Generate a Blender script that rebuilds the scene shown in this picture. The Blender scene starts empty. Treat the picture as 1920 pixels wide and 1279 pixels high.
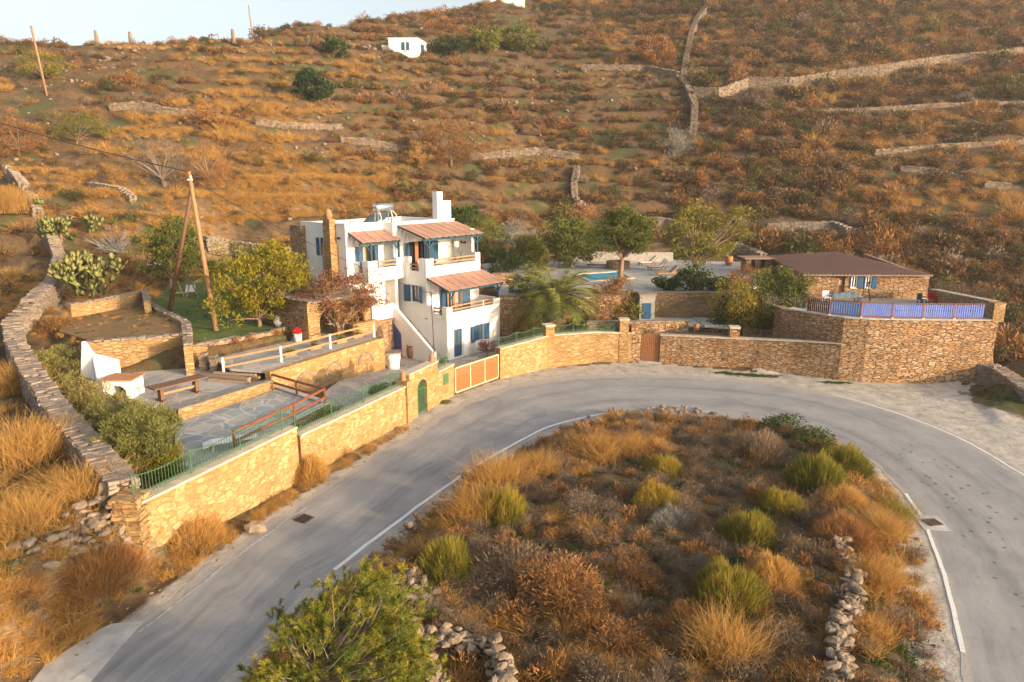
import bpy, math, random
import numpy as np
from mathutils import Vector, Matrix
R = math.radians
scene = bpy.context.scene
# ------------------------------------------------------------ camera
FPX, PITCH, CAMH = 1290.0, R(13.2), 13.0
cam = bpy.data.cameras.new("camera"); camo = bpy.data.objects.new("camera", cam)
scene.collection.objects.link(camo); scene.camera = camo
camo.location = (0, 0, CAMH); camo.rotation_euler = (math.pi/2 - PITCH, 0, 0)
cam.sensor_width = 36.0; cam.lens = 36.0*FPX/1920.0; cam.clip_start = 0.3; cam.clip_end = 3000
# ------------------------------------------------------------ light
SUN_EL, SUN_AZ = R(11.0), R(122.0)           # azimuth clockwise from +Y
world = bpy.data.worlds.new("World"); scene.world = world; world.use_nodes = True
wn = world.node_tree; wn.nodes.clear()
sky = wn.nodes.new("ShaderNodeTexSky"); sky.sky_type = 'NISHITA'; sky.sun_disc = False
sky.sun_elevation = SUN_EL; sky.sun_rotation = SUN_AZ; sky.dust_density = 5.0; sky.air_density = 1.0; sky.ozone_density = 1.0
bg = wn.nodes.new("ShaderNodeBackground"); bg.inputs[1].default_value = 0.15
wo = wn.nodes.new("ShaderNodeOutputWorld")
hs = wn.nodes.new('ShaderNodeHueSaturation'); hs.inputs['Saturation'].default_value = .6; hs.inputs['Value'].default_value = 1.2
wn.links.new(sky.outputs[0], hs.inputs['Color']); wn.links.new(hs.outputs[0], bg.inputs[0]); wn.links.new(bg.outputs[0], wo.inputs[0])
sun = bpy.data.lights.new("sun", 'SUN'); suno = bpy.data.objects.new("sun", sun); scene.collection.objects.link(suno)
sun.energy = 3.2; sun.angle = R(1.6); sun.color = (1.0, 0.71, 0.44)
sd = Vector((math.sin(SUN_AZ)*math.cos(SUN_EL), math.cos(SUN_AZ)*math.cos(SUN_EL), math.sin(SUN_EL)))
suno.rotation_euler = sd.to_track_quat('Z', 'Y').to_euler(); suno.location = (60, -40, 60)
scene.view_settings.view_transform = 'Standard'; scene.view_settings.look = 'None'
scene.view_settings.exposure = 1.2; scene.view_settings.gamma = 1.0
scene.render.engine = 'CYCLES'
rnd = random.Random(7); nr = np.random.RandomState(11)
# ------------------------------------------------------------ survey helpers: photo measurements -> world positions
cT, sT = math.cos(PITCH), math.sin(PITCH)
def ray(px, py):
    cx = (px-960)/FPX; cy = -(py-639.5)/FPX
    return (cx, cT+cy*sT, -sT+cy*cT)
def P(px, py, z=0.0):
    d = ray(px, py); t = (z-CAMH)/d[2]; return (d[0]*t, d[1]*t, z)
def P2(px, py, z=0.0): return P(px, py, z)[:2]
def Q(px, py, Y):
    d = ray(px, py); t = Y/d[1]; return (d[0]*t, Y, CAMH+d[2]*t)
# house frame
PHI = R(51); HC = P(840, 683, 0); cp, sp = math.cos(PHI), math.sin(PHI)
def W(u, v, z=0.0): return (HC[0]+u*cp-v*sp, HC[1]+u*sp+v*cp, z)
# ------------------------------------------------------------ numpy value noise
_tab = np.random.RandomState(3).rand(512, 512)
def vn(x, y):
    x = np.asarray(x, float); y = np.asarray(y, float)
    xi = np.floor(x).astype(int); yi = np.floor(y).astype(int); fx = x-xi; fy = y-yi
    fx = fx*fx*(3-2*fx); fy = fy*fy*(3-2*fy)
    a = _tab[xi % 512, yi % 512]; b = _tab[(xi+1) % 512, yi % 512]; c = _tab[xi % 512, (yi+1) % 512]; d = _tab[(xi+1) % 512, (yi+1) % 512]
    return (a*(1-fx)+b*fx)*(1-fy)+(c*(1-fx)+d*fx)*fy
def fbm(x, y, o=4):
    s = 0; a = .5
    for i in range(o): s = s+a*vn(x*2**i+17*i, y*2**i+31*i); a *= .5
    return s
def sst(x, a, b):
    t = np.clip((np.asarray(x, float)-a)/(b-a), 0, 1); return t*t*(3-2*t)
def inpoly(x, y, poly):
    x = np.asarray(x, float); y = np.asarray(y, float); c = np.zeros(x.shape, bool); n = len(poly)
    for i in range(n):
        x1, y1 = poly[i][:2]; x2, y2 = poly[(i+1) % n][:2]
        if y1 == y2: continue
        cond = ((y1 > y) != (y2 > y)) & (x < (x2-x1)*(y-y1)/(y2-y1)+x1)
        c ^= cond
    return c
def dline(x, y, pts, closed=False):
    x = np.asarray(x, float); y = np.asarray(y, float); d = np.full(x.shape, 1e9); n = len(pts)
    for i in range(n if closed else n-1):
        x1, y1 = pts[i][:2]; x2, y2 = pts[(i+1) % n][:2]; dx, dy = x2-x1, y2-y1
        t = np.clip(((x-x1)*dx+(y-y1)*dy)/(dx*dx+dy*dy+1e-9), 0, 1)
        d = np.minimum(d, np.hypot(x-x1-t*dx, y-y1-t*dy))
    return d
def smooth(pts, n=6):
    """Catmull-Rom through the points"""
    out = []; m = len(pts)
    for i in range(m-1):
        p0 = np.array(pts[max(i-1, 0)], float); p1 = np.array(pts[i], float); p2 = np.array(pts[i+1], float); p3 = np.array(pts[min(i+2, m-1)], float)
        for k in range(n):
            t = k/n; out.append(tuple(.5*((2*p1)+(-p0+p2)*t+(2*p0-5*p1+4*p2-p3)*t*t+(-p0+3*p1-3*p2+p3)*t**3)))
    out.append(tuple(pts[-1])); return out
# ------------------------------------------------------------ plan of the place
ROAD_OUT = smooth([(-23, -12), (-16.5, 5)]+[P2(*p) for p in [(95, 1279), (250, 1170), (480, 1000), (640, 895), (790, 800), (880, 750), (1010, 712), (1200, 702), (1420, 715), (1590, 745), (1770, 805), (1920, 885), (2120, 1010)]]+[(21, 12), (17, -2), (14, -14)], 8)
ROAD_IN = smooth([(-14.5, -12), (-9.3, 8), P2(530, 1160)]+[P2(*p) for p in [(640, 1078), (740, 1000), (860, 910), (960, 846), (1060, 798), (1200, 775), (1400, 787), (1560, 825), (1650, 880), (1712, 952)]]+[(15.35, 22.9), (14.2, 20.2), (12.9, 17.5), (11.5, 14.4), (9.9, 9.5), (8.2, 0), (7.0, -14)], 8)
ROADPOLY = ROAD_OUT+ROAD_IN[::-1]
FRONT = [P2(*p) for p in [(570, 905), (780, 772), (852, 742), (936, 712), (1028, 690), (1190, 678), (1240, 682), (1575, 712), (1855, 722)]]
PATIO_Z, TABLE_Z, POT_Z, LAWN_Z, BED_Z, UP_Z, YARD_Z, POOL_Z, COURT_Z, HUT_Z, DECK_Z = 1.6, 2.0, 2.6, 3.2, 3.7, 4.5, .25, 4.2, 2.4, 3.5, 4.2
PATIO = [P2(p[0], p[1], PATIO_Z) for p in [(325, 776), (508, 723), (613, 757), (437, 845), (335, 905)]]
TABLE = [P2(p[0], p[1], TABLE_Z) for p in [(180, 740), (250, 698), (385, 688), (455, 684), (508, 713), (332, 768), (230, 790)]]
POTS = [P2(p[0], p[1], POT_Z) for p in [(432, 692), (508, 697), (720, 633), (700, 575), (640, 560), (548, 590), (545, 640), (400, 672)]]
LAWN = [P2(p[0], p[1], LAWN_Z) for p in [(352, 652), (430, 639), (510, 624), (545, 610), (556, 596), (590, 560), (560, 530), (430, 510), (320, 530), (270, 575), (310, 610)]]
BED = [P2(p[0], p[1], BED_Z) for p in [(172, 640), (350, 626), (350, 606), (268, 572), (130, 596), (110, 620)]]
YARD = [P2(p[0], p[1], .25) for p in [(655, 800), (775, 738), (815, 715), (850, 700), (936, 668), (930, 640)]]+[W(5.8, 0)[:2], W(6, 8)[:2], W(-4, 6)[:2], W(-4.2, 1)[:2]]+[P2(p[0], p[1], .25) for p in [(560, 760)]]
POOLDECK = [P2(p[0], p[1], POOL_Z) for p in [(935, 552), (1080, 556), (1215, 549), (1400, 549), (1440, 525), (1400, 492), (1265, 487), (1090, 490), (1000, 490), (900, 494)]]
COURT = [P2(p[0], p[1], COURT_Z) for p in [(1195, 602), (1372, 612), (1400, 588), (1225, 586), (1150, 590)]]
TW = [(19.3, 47.4), (19.9, 46.1), (20.8, 44.9), (21.7, 44.05), (23.1, 43.6), (25.2, 43.35), (31.15, 43.2)]
HUTYARD = [(19.8, 47.4), (20.4, 46.2), (21.2, 45.2), (21.9, 44.6), (25.2, 43.9), (31.2, 43.7), (33.6, 53.6), (35.6, 62.5), (24.5, 62.5), (20.5, 56), (19.6, 48)]
COMPOUND = [(-13.4, 21.5)]+[P2(*p) for p in [(570, 905), (780, 772), (852, 742), (936, 712), (1028, 690), (1190, 678), (1240, 682), (1575, 712), (1855, 722)]]+[(38, 58), (36, 68), (26, 78), (5, 80), (-8, 74), (-20, 66), (-30, 56), (-33, 47), (-28, 37), (-22, 29)]
Y0X = [-120, -60, -35, -10, 5, 25, 40, 70, 140]; Y0Y = [46, 52, 56, 66, 70, 69, 66, 62, 56]
SKX = [-300, 0, 150, 300, 430, 472, 492, 560, 640, 700, 850, 900, 960, 1150, 1400, 2300]
SKY_ = [80, 79, 75, 77, 71, 71, 55, 46, 48, 34, 19, 9, -12, -50, -70, -70]
_T = []; _E = []
for a, b in zip(SKX, SKY_):
    d = ray(a, b); _T.append(d[0]/d[1]); _E.append(d[2]/d[1])
SLOPE = .49
def raw_hill(x, y):
    return SLOPE*3*np.logaddexp(0, (y-np.interp(x, Y0X, Y0Y))/3)
def terrain(x, y):
    x = np.asarray(x, float); y = np.asarray(y, float)
    ys = np.maximum(y, 1)
    t = np.clip(x/ys, -1.6, 1.6); E = np.interp(t, _T, _E)
    h = raw_hill(x, y)
    Yc = np.full(x.shape, 150.)
    for i in range(6):
        Yc = np.clip((CAMH+SLOPE*np.interp(t*Yc, Y0X, Y0Y))/(SLOPE-np.minimum(E, .33)), 60, 400)
    zc = CAMH+E*Yc
    # terraces
    hw = h+1.3*fbm(x*.035, y*.035, 3)+.012*x
    st = 2.3; fr = hw/st-np.floor(hw/st); q = (np.floor(hw/st)+sst(fr, .74, 1.0))*st-(hw-h)-.4
    amt = .8*sst(h, 2, 5)*(1-.55*sst(t, .2, .32))*(.5+.5*sst(vn(x*.02+9, y*.04+4), .25, .55))
    h = h*(1-amt)+q*amt
    h = np.where(y > Yc, np.minimum(h, zc-.12*(y-Yc)), h)
    h = h+(fbm(x*.22, y*.22, 4)-.47)*.9*sst(raw_hill(x, y), 1, 4)
    # left bank above the road
    xe = np.interp(y, [-12, 5, 16, 18.6, 24.4, 29.9, 38, 45, 60], [-23, -16.5, -12.3, -11.4, -9.9, -8.6, -6.3, -5, -5])
    dl = xe-x
    bank = np.interp(y, [12, 20, 25, 30, 36], [2.3, 2.2, 1.5, .9, .5])*sst(dl, .2, 3.0)+.11*np.clip(dl-3, 0, 26)
    bank = bank*(1-sst(y, 50, 80))+(fbm(x*.5, y*.5, 4)-.47)*1.0*sst(dl, .8, 3)
    h = h+np.where(y < 85, bank, 0)*(dl > 0)
    # island inside the bend
    isl = inpoly(x, y, ROAD_IN)
    di = dline(x, y, ROAD_IN)
    h = np.where(isl, h+sst(di, .4, 2.2)*(.4+(fbm(x*.35+5, y*.35, 4)-.45)*1.0), h)
    # outer right bank
    if True:
        orr = (x > 22) & (y < 46) & ~inpoly(x, y, ROADPOLY)
        do = dline(x, y, ROAD_OUT)
        h = np.where(orr, h*.0+sst(do, 5.5, 11)*1.0+(fbm(x*.4, y*.4)-.45)*.6*sst(do, 2, 5), h)
    for poly, z, m, w in PADS:
        ins = inpoly(x, y, poly); d = np.where(ins, 0, dline(x, y, poly, True))
        k = 1-sst(d, m, m+w); h = h*(1-k)+z*k
    return h
FRONTB = [P2(600, 885), P2(640, 850)]+COMPOUND[2:10]
PADS = [(FRONTB+[(38, 58), (30, 62), (5, 74), (-8, 62), (-16, 50), (-14, 36)], .1, 0, 3.),
        (POOLDECK, POOL_Z-.15, .3, 3), ([(1.2, 49.6), (5, 49.3), (9, 50), (14, 49), (18, 47), (18.5, 52), (9, 54), (1.2, 53)], 1.75, .1, 1.2),
        ([(x, y) for x, y in [W(-5, 6)[:2], W(-5, 13)[:2], W(2, 13)[:2], W(7, 12)[:2], W(7, 6)[:2]]], 3.4, .3, 3),
        (HUTYARD, HUT_Z-.1, -.0, .9),
        ([(-31, 46), (-28, 53), (-26, 63), (-16, 66), (-14, 56), (-17, 50), (-22, 50)], 4.3, 0, 5),
        (LAWN, LAWN_Z-.1, 0, 4.5), (BED, BED_Z-.1, 0, .4), (TABLE, TABLE_Z-.25, 0, .5), (POTS, POT_Z-.25, 0, .3), (PATIO, PATIO_Z-.25, 0, .3),
        ([(-12.6, 22.5), P2(335, 905, 1.6), P2(437, 845, 1.6), P2(545, 790, 1.6), (-9.4, 28.5)], 1.35, 0, .2),
        (ROADPOLY, 0, .55, 1.6)]
CYARD = [P2(600, 815, 1.1), P2(770, 738, .25), P2(815, 715, .25), P2(850, 703, .25), P2(936, 672, .25), W(7.4, -.6)[:2], W(7.4, 2.2)[:2], W(5, 5)[:2], W(-1, 6)[:2], W(-3, 4.5)[:2], P2(700, 668, .25), P2(625, 738, .9)]
PADS[-1:] = [(CYARD, .05, .15, .3), ([*[(x, y) for x, y in ROAD_OUT[38:100]]]+[(28, 40), (30, 43.3)]+FRONT[::-1], -.02, .1, 1.2), (ROADPOLY, 0, .55, 1.6)]
def H(x, y): return float(terrain(np.array([x]), np.array([y]))[0])
# ray / terrain intersection, vectorised table per call
def hit(px, py, h=0.0, y0=16, y1=330):
    d = ray(px, py); ys = np.concatenate([np.arange(y0, 100, .15), np.arange(100, y1, .4)]); x = d[0]*ys/d[1]; z = CAMH+d[2]*ys/d[1]
    g = terrain(x, ys); k = np.nonzero(z <= g+h)[0]
    if len(k) == 0: k = [int(np.argmin(z-g))]
    k = k[0]; return (float(x[k]), float(ys[k]), float(g[k]))
# ------------------------------------------------------------ object helpers
COL = scene.collection
def tag(o, label=None, cat=None, group=None, kind=None):
    if label: o['label'] = label
    if cat: o['category'] = cat
    if group: o['group'] = group
    if kind: o['kind'] = kind
    return o
def thing(name, label, cat, loc, group=None):
    o = bpy.data.objects.new(name, None); o.empty_display_size = .3; COL.objects.link(o); o.location = loc
    return tag(o, label, cat, group)
def box_uv(me):
    n = len(me.loops)
    if n == 0: return
    co = np.empty(len(me.vertices)*3); me.vertices.foreach_get('co', co); co = co.reshape(-1, 3)
    vi = np.empty(n, int); me.loops.foreach_get('vertex_index', vi)
    pn = np.empty(len(me.polygons)*3); me.polygons.foreach_get('normal', pn); pn = pn.reshape(-1, 3)
    ls = np.empty(len(me.polygons), int); me.polygons.foreach_get('loop_total', ls)
    nn = np.repeat(pn, ls, axis=0); c = co[vi]
    hor = np.hypot(nn[:, 0], nn[:, 1])+1e-9
    ang = np.round(np.arctan2(nn[:, 1], nn[:, 0])/R(6))*R(6)
    u = -np.sin(ang)*c[:, 0]+np.cos(ang)*c[:, 1]; v = c[:, 2].copy()
    top = np.abs(nn[:, 2]) > .75
    u[top] = c[top, 0]; v[top] = c[top, 1]
    uv = np.stack([u, v], 1).ravel()
    me.uv_layers.new(name='UVMap').data.foreach_set('uv', uv)
class MB:
    """collects faces in world coordinates (or through a frame f)"""
    def __init__(s, f=None): s.v = []; s.fc = []; s.f = f; s.sm = False
    def add(s, vs, fs):
        b = len(s.v)
        s.v += [s.f(*p) if s.f else tuple(p) for p in vs]; s.fc += [tuple(b+i for i in f) for f in fs]; return s
    def box(s, x0, x1, y0, y1, z0, z1):
        return s.add([(x0, y0, z0), (x1, y0, z0), (x1, y1, z0), (x0, y1, z0), (x0, y0, z1), (x1, y0, z1), (x1, y1, z1), (x0, y1, z1)],
                     [(0, 3, 2, 1), (4, 5, 6, 7), (0, 1, 5, 4), (1, 2, 6, 5), (2, 3, 7, 6), (3, 0, 4, 7)])
    def obox(s, c, ax, ay, az):
        """box from centre and three half-axis vectors"""
        c = Vector(c); ax, ay, az = Vector(ax), Vector(ay), Vector(az)
        vs = [tuple(c+ax*i+ay*j+az*k) for k in (-1, 1) for (i, j) in ((-1, -1), (1, -1), (1, 1), (-1, 1))]
        return s.add(vs, [(0, 3, 2, 1), (4, 5, 6, 7), (0, 1, 5, 4), (1, 2, 6, 5), (2, 3, 7, 6), (3, 0, 4, 7)])
    def bar(s, a, b, w, h, up=(0, 0, 1)):
        a, b = Vector(a), Vector(b); d = b-a; L = d.length
        if L < 1e-6: return s
        d /= L; u = Vector(up); sx = d.cross(u)
        if sx.length < 1e-3: sx = d.cross(Vector((1, 0, 0)))
        sx.normalize(); uz = sx.cross(d).normalized()
        return s.obox((a+b)/2, d*L/2, sx*w/2, uz*h/2)
    def prism(s, poly, z0, z1):
        n = len(poly); vs = []
        A = sum(poly[i][0]*poly[(i+1) % n][1]-poly[(i+1) % n][0]*poly[i][1] for i in range(n))
        if A < 0: poly = poly[::-1]
        zz0 = z0 if isinstance(z0, (list, tuple)) else [z0]*n; zz1 = z1 if isinstance(z1, (list, tuple)) else [z1]*n
        if A < 0: zz0 = list(zz0)[::-1]; zz1 = list(zz1)[::-1]
        vs = [(p[0], p[1], zz0[i]) for i, p in enumerate(poly)]+[(p[0], p[1], zz1[i]) for i, p in enumerate(poly)]
        fs = [tuple(range(n-1, -1, -1)), tuple(range(n, 2*n))]+[(i, (i+1) % n, n+(i+1) % n, n+i) for i in range(n)]
        return s.add(vs, fs)
    def tube(s, pts, r, n=8, cap=True):
        pts = [Vector(p) for p in pts]; rr = r if isinstance(r, (list, tuple)) else [r]*len(pts); vs = []; fs = []
        d0 = (pts[1]-pts[0]).normalized(); a = d0.orthogonal().normalized()
        for i, p in enumerate(pts):
            d = (pts[min(i+1, len(pts)-1)]-pts[max(i-1, 0)]).normalized()
            a = (a-d*a.dot(d)); a = a.normalized() if a.length > 1e-4 else d.orthogonal().normalized(); b = d.cross(a)
            for k in range(n):
                t = 2*math.pi*k/n; vs.append(tuple(p+(a*math.cos(t)+b*math.sin(t))*rr[i]))
        for i in range(len(pts)-1):
            for k in range(n): fs.append((i*n+k, i*n+(k+1) % n, (i+1)*n+(k+1) % n, (i+1)*n+k))
        if cap: fs += [tuple(range(n-1, -1, -1)), tuple(range((len(pts)-1)*n, len(pts)*n))]
        return s.add(vs, fs)
    def lathe(s, c, prof, n=16):
        vs = []; fs = []
        for r, z in prof:
            for k in range(n): t = 2*math.pi*k/n; vs.append((c[0]+r*math.cos(t), c[1]+r*math.sin(t), c[2]+z))
        for i in range(len(prof)-1):
            for k in range(n): fs.append((i*n+k, i*n+(k+1) % n, (i+1)*n+(k+1) % n, (i+1)*n+k))
        fs += [tuple(range(n-1, -1, -1)), tuple(range((len(prof)-1)*n, len(prof)*n))]
        return s.add(vs, fs)
    def build(s, name, mat, parent=None, smooth=False, bevel=0, jit=0, loc=None):
        me = bpy.data.meshes.new(name)
        vs = np.array(s.v, float).reshape(-1, 3)
        if jit: vs = vs+nr.uniform(-jit, jit, vs.shape)
        me.from_pydata(vs.tolist(), [], s.fc); me.update(); box_uv(me)
        off = Vector(parent_loc(parent)) if parent else Vector(loc or (0, 0, 0))
        if off.length > 0: me.transform(Matrix.Translation(-off))
        me.materials.append(mat)
        if smooth: me.polygons.foreach_set('use_smooth', [True]*len(me.polygons))
        o = bpy.data.objects.new(name, me); COL.objects.link(o)
        if parent: o.parent = parent
        elif loc: o.location = loc
        if bevel:
            m = o.modifiers.new('bevel', 'BEVEL'); m.width = bevel; m.segments = 2; m.limit_method = 'ANGLE'; m.angle_limit = R(40)
        return o
def parent_loc(p):
    l = Vector((0, 0, 0))
    while p: l += Vector(p.location); p = p.parent
    return l
def arr_obj(name, v, f, mat, parent=None, fv=None, loc=None, smooth=False):
    """fast mesh from numpy verts + quads/tris of one size; fv = per-face float attribute 'v'"""
    v = np.asarray(v, np.float32); f = np.asarray(f, np.int32); k = f.shape[1]
    me = bpy.data.meshes.new(name); me.vertices.add(len(v))
    off = np.array(parent_loc(parent) if parent else (loc or (0, 0, 0)), np.float32)
    me.vertices.foreach_set('co', (v-off).ravel()); me.loops.add(f.size); me.loops.foreach_set('vertex_index', f.ravel())
    me.polygons.add(len(f)); me.polygons.foreach_set('loop_start', np.arange(0, f.size, k, dtype=np.int32))
    try: me.polygons.foreach_set('loop_total', np.full(len(f), k, np.int32))
    except Exception: pass
    me.update(calc_edges=True)
    if smooth: me.polygons.foreach_set('use_smooth', [True]*len(f))
    if fv is not None:
        a = me.attributes.new('v', 'FLOAT', 'FACE'); a.data.foreach_set('value', np.asarray(fv, np.float32))
    me.materials.append(mat)
    o = bpy.data.objects.new(name, me); COL.objects.link(o)
    if parent: o.parent = parent
    elif loc: o.location = loc
    return o
# ------------------------------------------------------------ materials
class NT:
    def __init__(s, name):
        s.m = bpy.data.materials.new(name); s.m.use_nodes = True; s.t = s.m.node_tree; s.t.nodes.clear()
        s.out = s.n('ShaderNodeOutputMaterial'); s.b = s.n('ShaderNodeBsdfPrincipled'); s.l(s.b.outputs[0], s.out.inputs[0])
        s.b.inputs['Specular IOR Level'].default_value = .25
    def n(s, t, **k):
        o = s.t.nodes.new(t)
        for a, b in k.items(): setattr(o, a, b)
        return o
    def l(s, a, b): s.t.links.new(a, b)
    def pos(s, scale=(1, 1, 1), kind='pos'):
        if kind == 'pos': o = s.n('ShaderNodeNewGeometry').outputs['Position']
        elif kind == 'uv': o = s.n('ShaderNodeUVMap').outputs[0]
        else: o = s.n('ShaderNodeTexCoord').outputs['Object']
        m = s.n('ShaderNodeMapping'); m.inputs['Scale'].default_value = scale; s.l(o, m.inputs[0]); return m.outputs[0]
    def noise(s, vec, scale=1, detail=4, rough=.55, out=0):
        o = s.n('ShaderNodeTexNoise'); o.inputs['Scale'].default_value = scale; o.inputs['Detail'].default_value = detail; o.inputs['Roughness'].default_value = rough
        s.l(vec, o.inputs['Vector']); return o.outputs[out]
    def ramp(s, fac, stops, interp='LINEAR'):
        o = s.n('ShaderNodeValToRGB'); o.color_ramp.interpolation = interp; e = o.color_ramp.elements
        while len(e) < len(stops): e.new(.5)
        for i, (p, c) in enumerate(stops):
            e[i].position = p; e[i].color = (*c, 1) if len(c) == 3 else c
        s.l(fac, o.inputs[0]); return o.outputs[0]
    def mix(s, fac, a, b, mode='MIX'):
        o = s.n('ShaderNodeMix', data_type='RGBA', blend_type=mode)
        for i, x in ((0, fac), (6, a), (7, b)):
            if hasattr(x, 'is_linked') or hasattr(x, 'links'): s.l(x, o.inputs[i])
            elif i == 0: o.inputs[0].default_value = x
            else: o.inputs[i].default_value = (*x, 1)
        return o.outputs[2]
    def math(s, op, a, b=0.0):
        o = s.n('ShaderNodeMath', operation=op)
        for i, x in ((0, a), (1, b)):
            if hasattr(x, 'links'): s.l(x, o.inputs[i])
            else: o.inputs[i].default_value = x
        return o.outputs[0]
    def bump(s, h, strength=.5, dist=.05):
        o = s.n('ShaderNodeBump'); o.inputs['Strength'].default_value = strength; o.inputs['Distance'].default_value = dist; s.l(h, o.inputs['Height'])
        s.l(o.outputs[0], s.b.inputs['Normal']); return o
    def col(s, c, rough=.8):
        if hasattr(c, 'links'): s.l(c, s.b.inputs['Base Color'])
        else: s.b.inputs['Base Color'].default_value = (*c, 1)
        s.b.inputs['Roughness'].default_value = rough; return s.m
def plain(name, c, rough=.7, var=.25, scale=3.0, metal=0, kind='pos'):
    n = NT(name); v = n.pos(kind=kind); f = n.noise(v, scale, 5, .65)
    c2 = tuple(x*(1-var) for x in c); c1 = tuple(min(1, x*(1+var*.5)) for x in c)
    m = n.col(n.ramp(f, [(.3, c2), (.7, c1)]), rough); n.bump(f, .25, .02); n.b.inputs['Metallic'].default_value = metal; return m
def stone(name, sx, sz, cols, mortar, edge=.06, var=.5, bump=.6, kind='uv', warp=.12, tint=None):
    n = NT(name); v = n.pos(kind=kind)
    w = n.n('ShaderNodeTexNoise'); w.inputs['Scale'].default_value = 1.3; w.inputs['Detail'].default_value = 3; n.l(v, w.inputs['Vector'])
    vm = n.n('ShaderNodeVectorMath', operation='SCALE'); n.l(w.outputs['Color'], vm.inputs[0]); vm.inputs['Scale'].default_value = warp*2
    va = n.n('ShaderNodeVectorMath', operation='ADD'); n.l(v, va.inputs[0]); n.l(vm.outputs[0], va.inputs[1])
    mp = n.n('ShaderNodeMapping'); mp.inputs['Scale'].default_value = (sx, sz, sx); n.l(va.outputs[0], mp.inputs[0])
    a = n.n('ShaderNodeTexVoronoi'); a.inputs['Scale'].default_value = 1; a.inputs['Randomness'].default_value = .9; n.l(mp.outputs[0], a.inputs['Vector'])
    b = n.n('ShaderNodeTexVoronoi', feature='DISTANCE_TO_EDGE'); b.inputs['Scale'].default_value = 1; b.inputs['Randomness'].default_value = .9; n.l(mp.outputs[0], b.inputs['Vector'])
    sep = n.n('ShaderNodeSeparateColor'); n.l(a.outputs['Color'], sep.inputs[0])
    c = n.ramp(sep.outputs[0], [(i/(len(cols)-1), k) for i, k in enumerate(cols)])
    fine = n.noise(v, 9, 6, .7); c = n.mix(.35, c, n.ramp(fine, [(.3, (.25, .2, .15)), (.7, (.95, .85, .72))]), 'MULTIPLY')
    big = n.noise(v, .45, 3, .6); c = n.mix(var*.6, c, n.ramp(big, [(.35, (.55, .42, .3)), (.6, (1, 1, 1))]), 'MULTIPLY')
    e = n.ramp(n.math('ADD', b.outputs['Distance'], n.math('MULTIPLY', n.math('SUBTRACT', fine, .5), edge*.8)), [(edge*.4, (0, 0, 0)), (edge*1.3, (1, 1, 1))])
    c = n.mix(e, mortar, c)
    m = n.col(c, .88); n.bump(n.math('ADD', n.math('MULTIPLY', e, .7), n.math('ADD', n.math('MULTIPLY', sep.outputs[1], .5), n.math('MULTIPLY', fine, .4))), bump, .05)
    return m
OCH = [(.30, .17, .085), (.42, .27, .14), (.50, .34, .19), (.36, .24, .15), (.55, .42, .28), (.27, .19, .13)]
M = {}
M['roadwall'] = stone('road_wall_stone', 2.3, 5.2, [(.34, .18, .065), (.45, .28, .115), (.38, .22, .08), (.52, .36, .18), (.42, .25, .10)], (.28, .17, .075), .06, .45, .6)
M['wallstone'] = stone('layered_stone', 2.3, 8.0, OCH, (.13, .085, .05), .085, .55, .9)
M['redstone'] = stone('rust_stone', 2.6, 9.5, [(.36, .20, .09), (.50, .29, .13), (.54, .36, .20), (.30, .19, .11), (.58, .45, .31), (.42, .25, .12)], (.10, .065, .04), .09, .8, .9)
M['bedstone'] = stone('golden_stone', 2.0, 6.5, [(.38, .23, .09), (.46, .31, .14), (.32, .19, .08), (.52, .37, .20)], (.28, .18, .08), .08, .3, .9)
M['drystone'] = stone('dry_stone', 3.0, 7.0, [(.25, .19, .13), (.36, .28, .19), (.18, .14, .10), (.44, .35, .25)], (.05, .038, .025), .13, .4, 1.0)
M['slab'] = plain('grey_slab', (.25, .20, .155), .85, .45, 2.3)
M['rock'] = plain('rock', (.25, .19, .135), .9, .5, 2.0)
M['coping'] = plain('pale_coping', (.52, .43, .32), .8, .3, 2.0)
M['flag'] = stone('flagstones', 1.25, 1.25, [(.27, .33, .36), (.37, .41, .42), (.43, .42, .38), (.30, .36, .39), (.48, .46, .41)], (.50, .46, .41), .05, .2, .25)
M['flaggrey'] = stone('grey_flagstones', 1.2, 1.2, [(.37, .36, .34), (.44, .42, .39), (.33, .33, .32), (.49, .46, .42)], (.45, .41, .36), .04, .3, .25)
M['flagpool'] = stone('pool_flagstones', .9, .9, [(.36, .38, .38), (.46, .46, .44), (.30, .33, .34), (.52, .50, .46)], (.46, .43, .38), .04, .3, .2)
def mk_white():
    n = NT('whitewash'); v = n.pos(); f = n.noise(v, 1.2, 6, .7); g = n.noise(n.pos((2, 2, .35)), 1.6, 4, .6)
    c = n.mix(.5, n.ramp(f, [(.3, (.76, .75, .72)), (.65, (.84, .83, .80))]), n.ramp(g, [(.3, (.80, .77, .71)), (.5, (.87, .86, .84))]), 'MULTIPLY')
    m = n.col(c, .75); n.bump(n.noise(v, 7, 5, .6), .25, .02); return m
M['white'] = mk_white()
M['roofwhite'] = plain('roof_coating', (.58, .60, .60), .6, .2, .8)
M['blue'] = plain('blue_paint', (.03, .09, .18), .45, .25, 4)
M['teal'] = plain('teal_paint', (.02, .065, .09), .45, .25, 4)
M['violetblue'] = plain('violet_blue_paint', (.06, .08, .26), .5, .2, 4)
def planky(name, c1, c2, rough=.65, sc=(1, 1, 1), kind='pos'):
    n = NT(name); f = n.noise(n.pos(sc, kind), 4, 5, .6); m = n.col(n.ramp(f, [(.25, c1), (.75, c2)]), rough); n.bump(f, .3, .01); return m
M['rail'] = planky('rail_wood', (.26, .14, .065), (.40, .24, .12), .6, (3, 3, 8))
M['redwood'] = planky('red_wood', (.16, .05, .022), (.30, .11, .05), .5, (3, 3, 8))
M['darkwood'] = planky('dark_wood', (.09, .045, .025), (.20, .11, .06), .6, (3, 3, 8))
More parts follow.
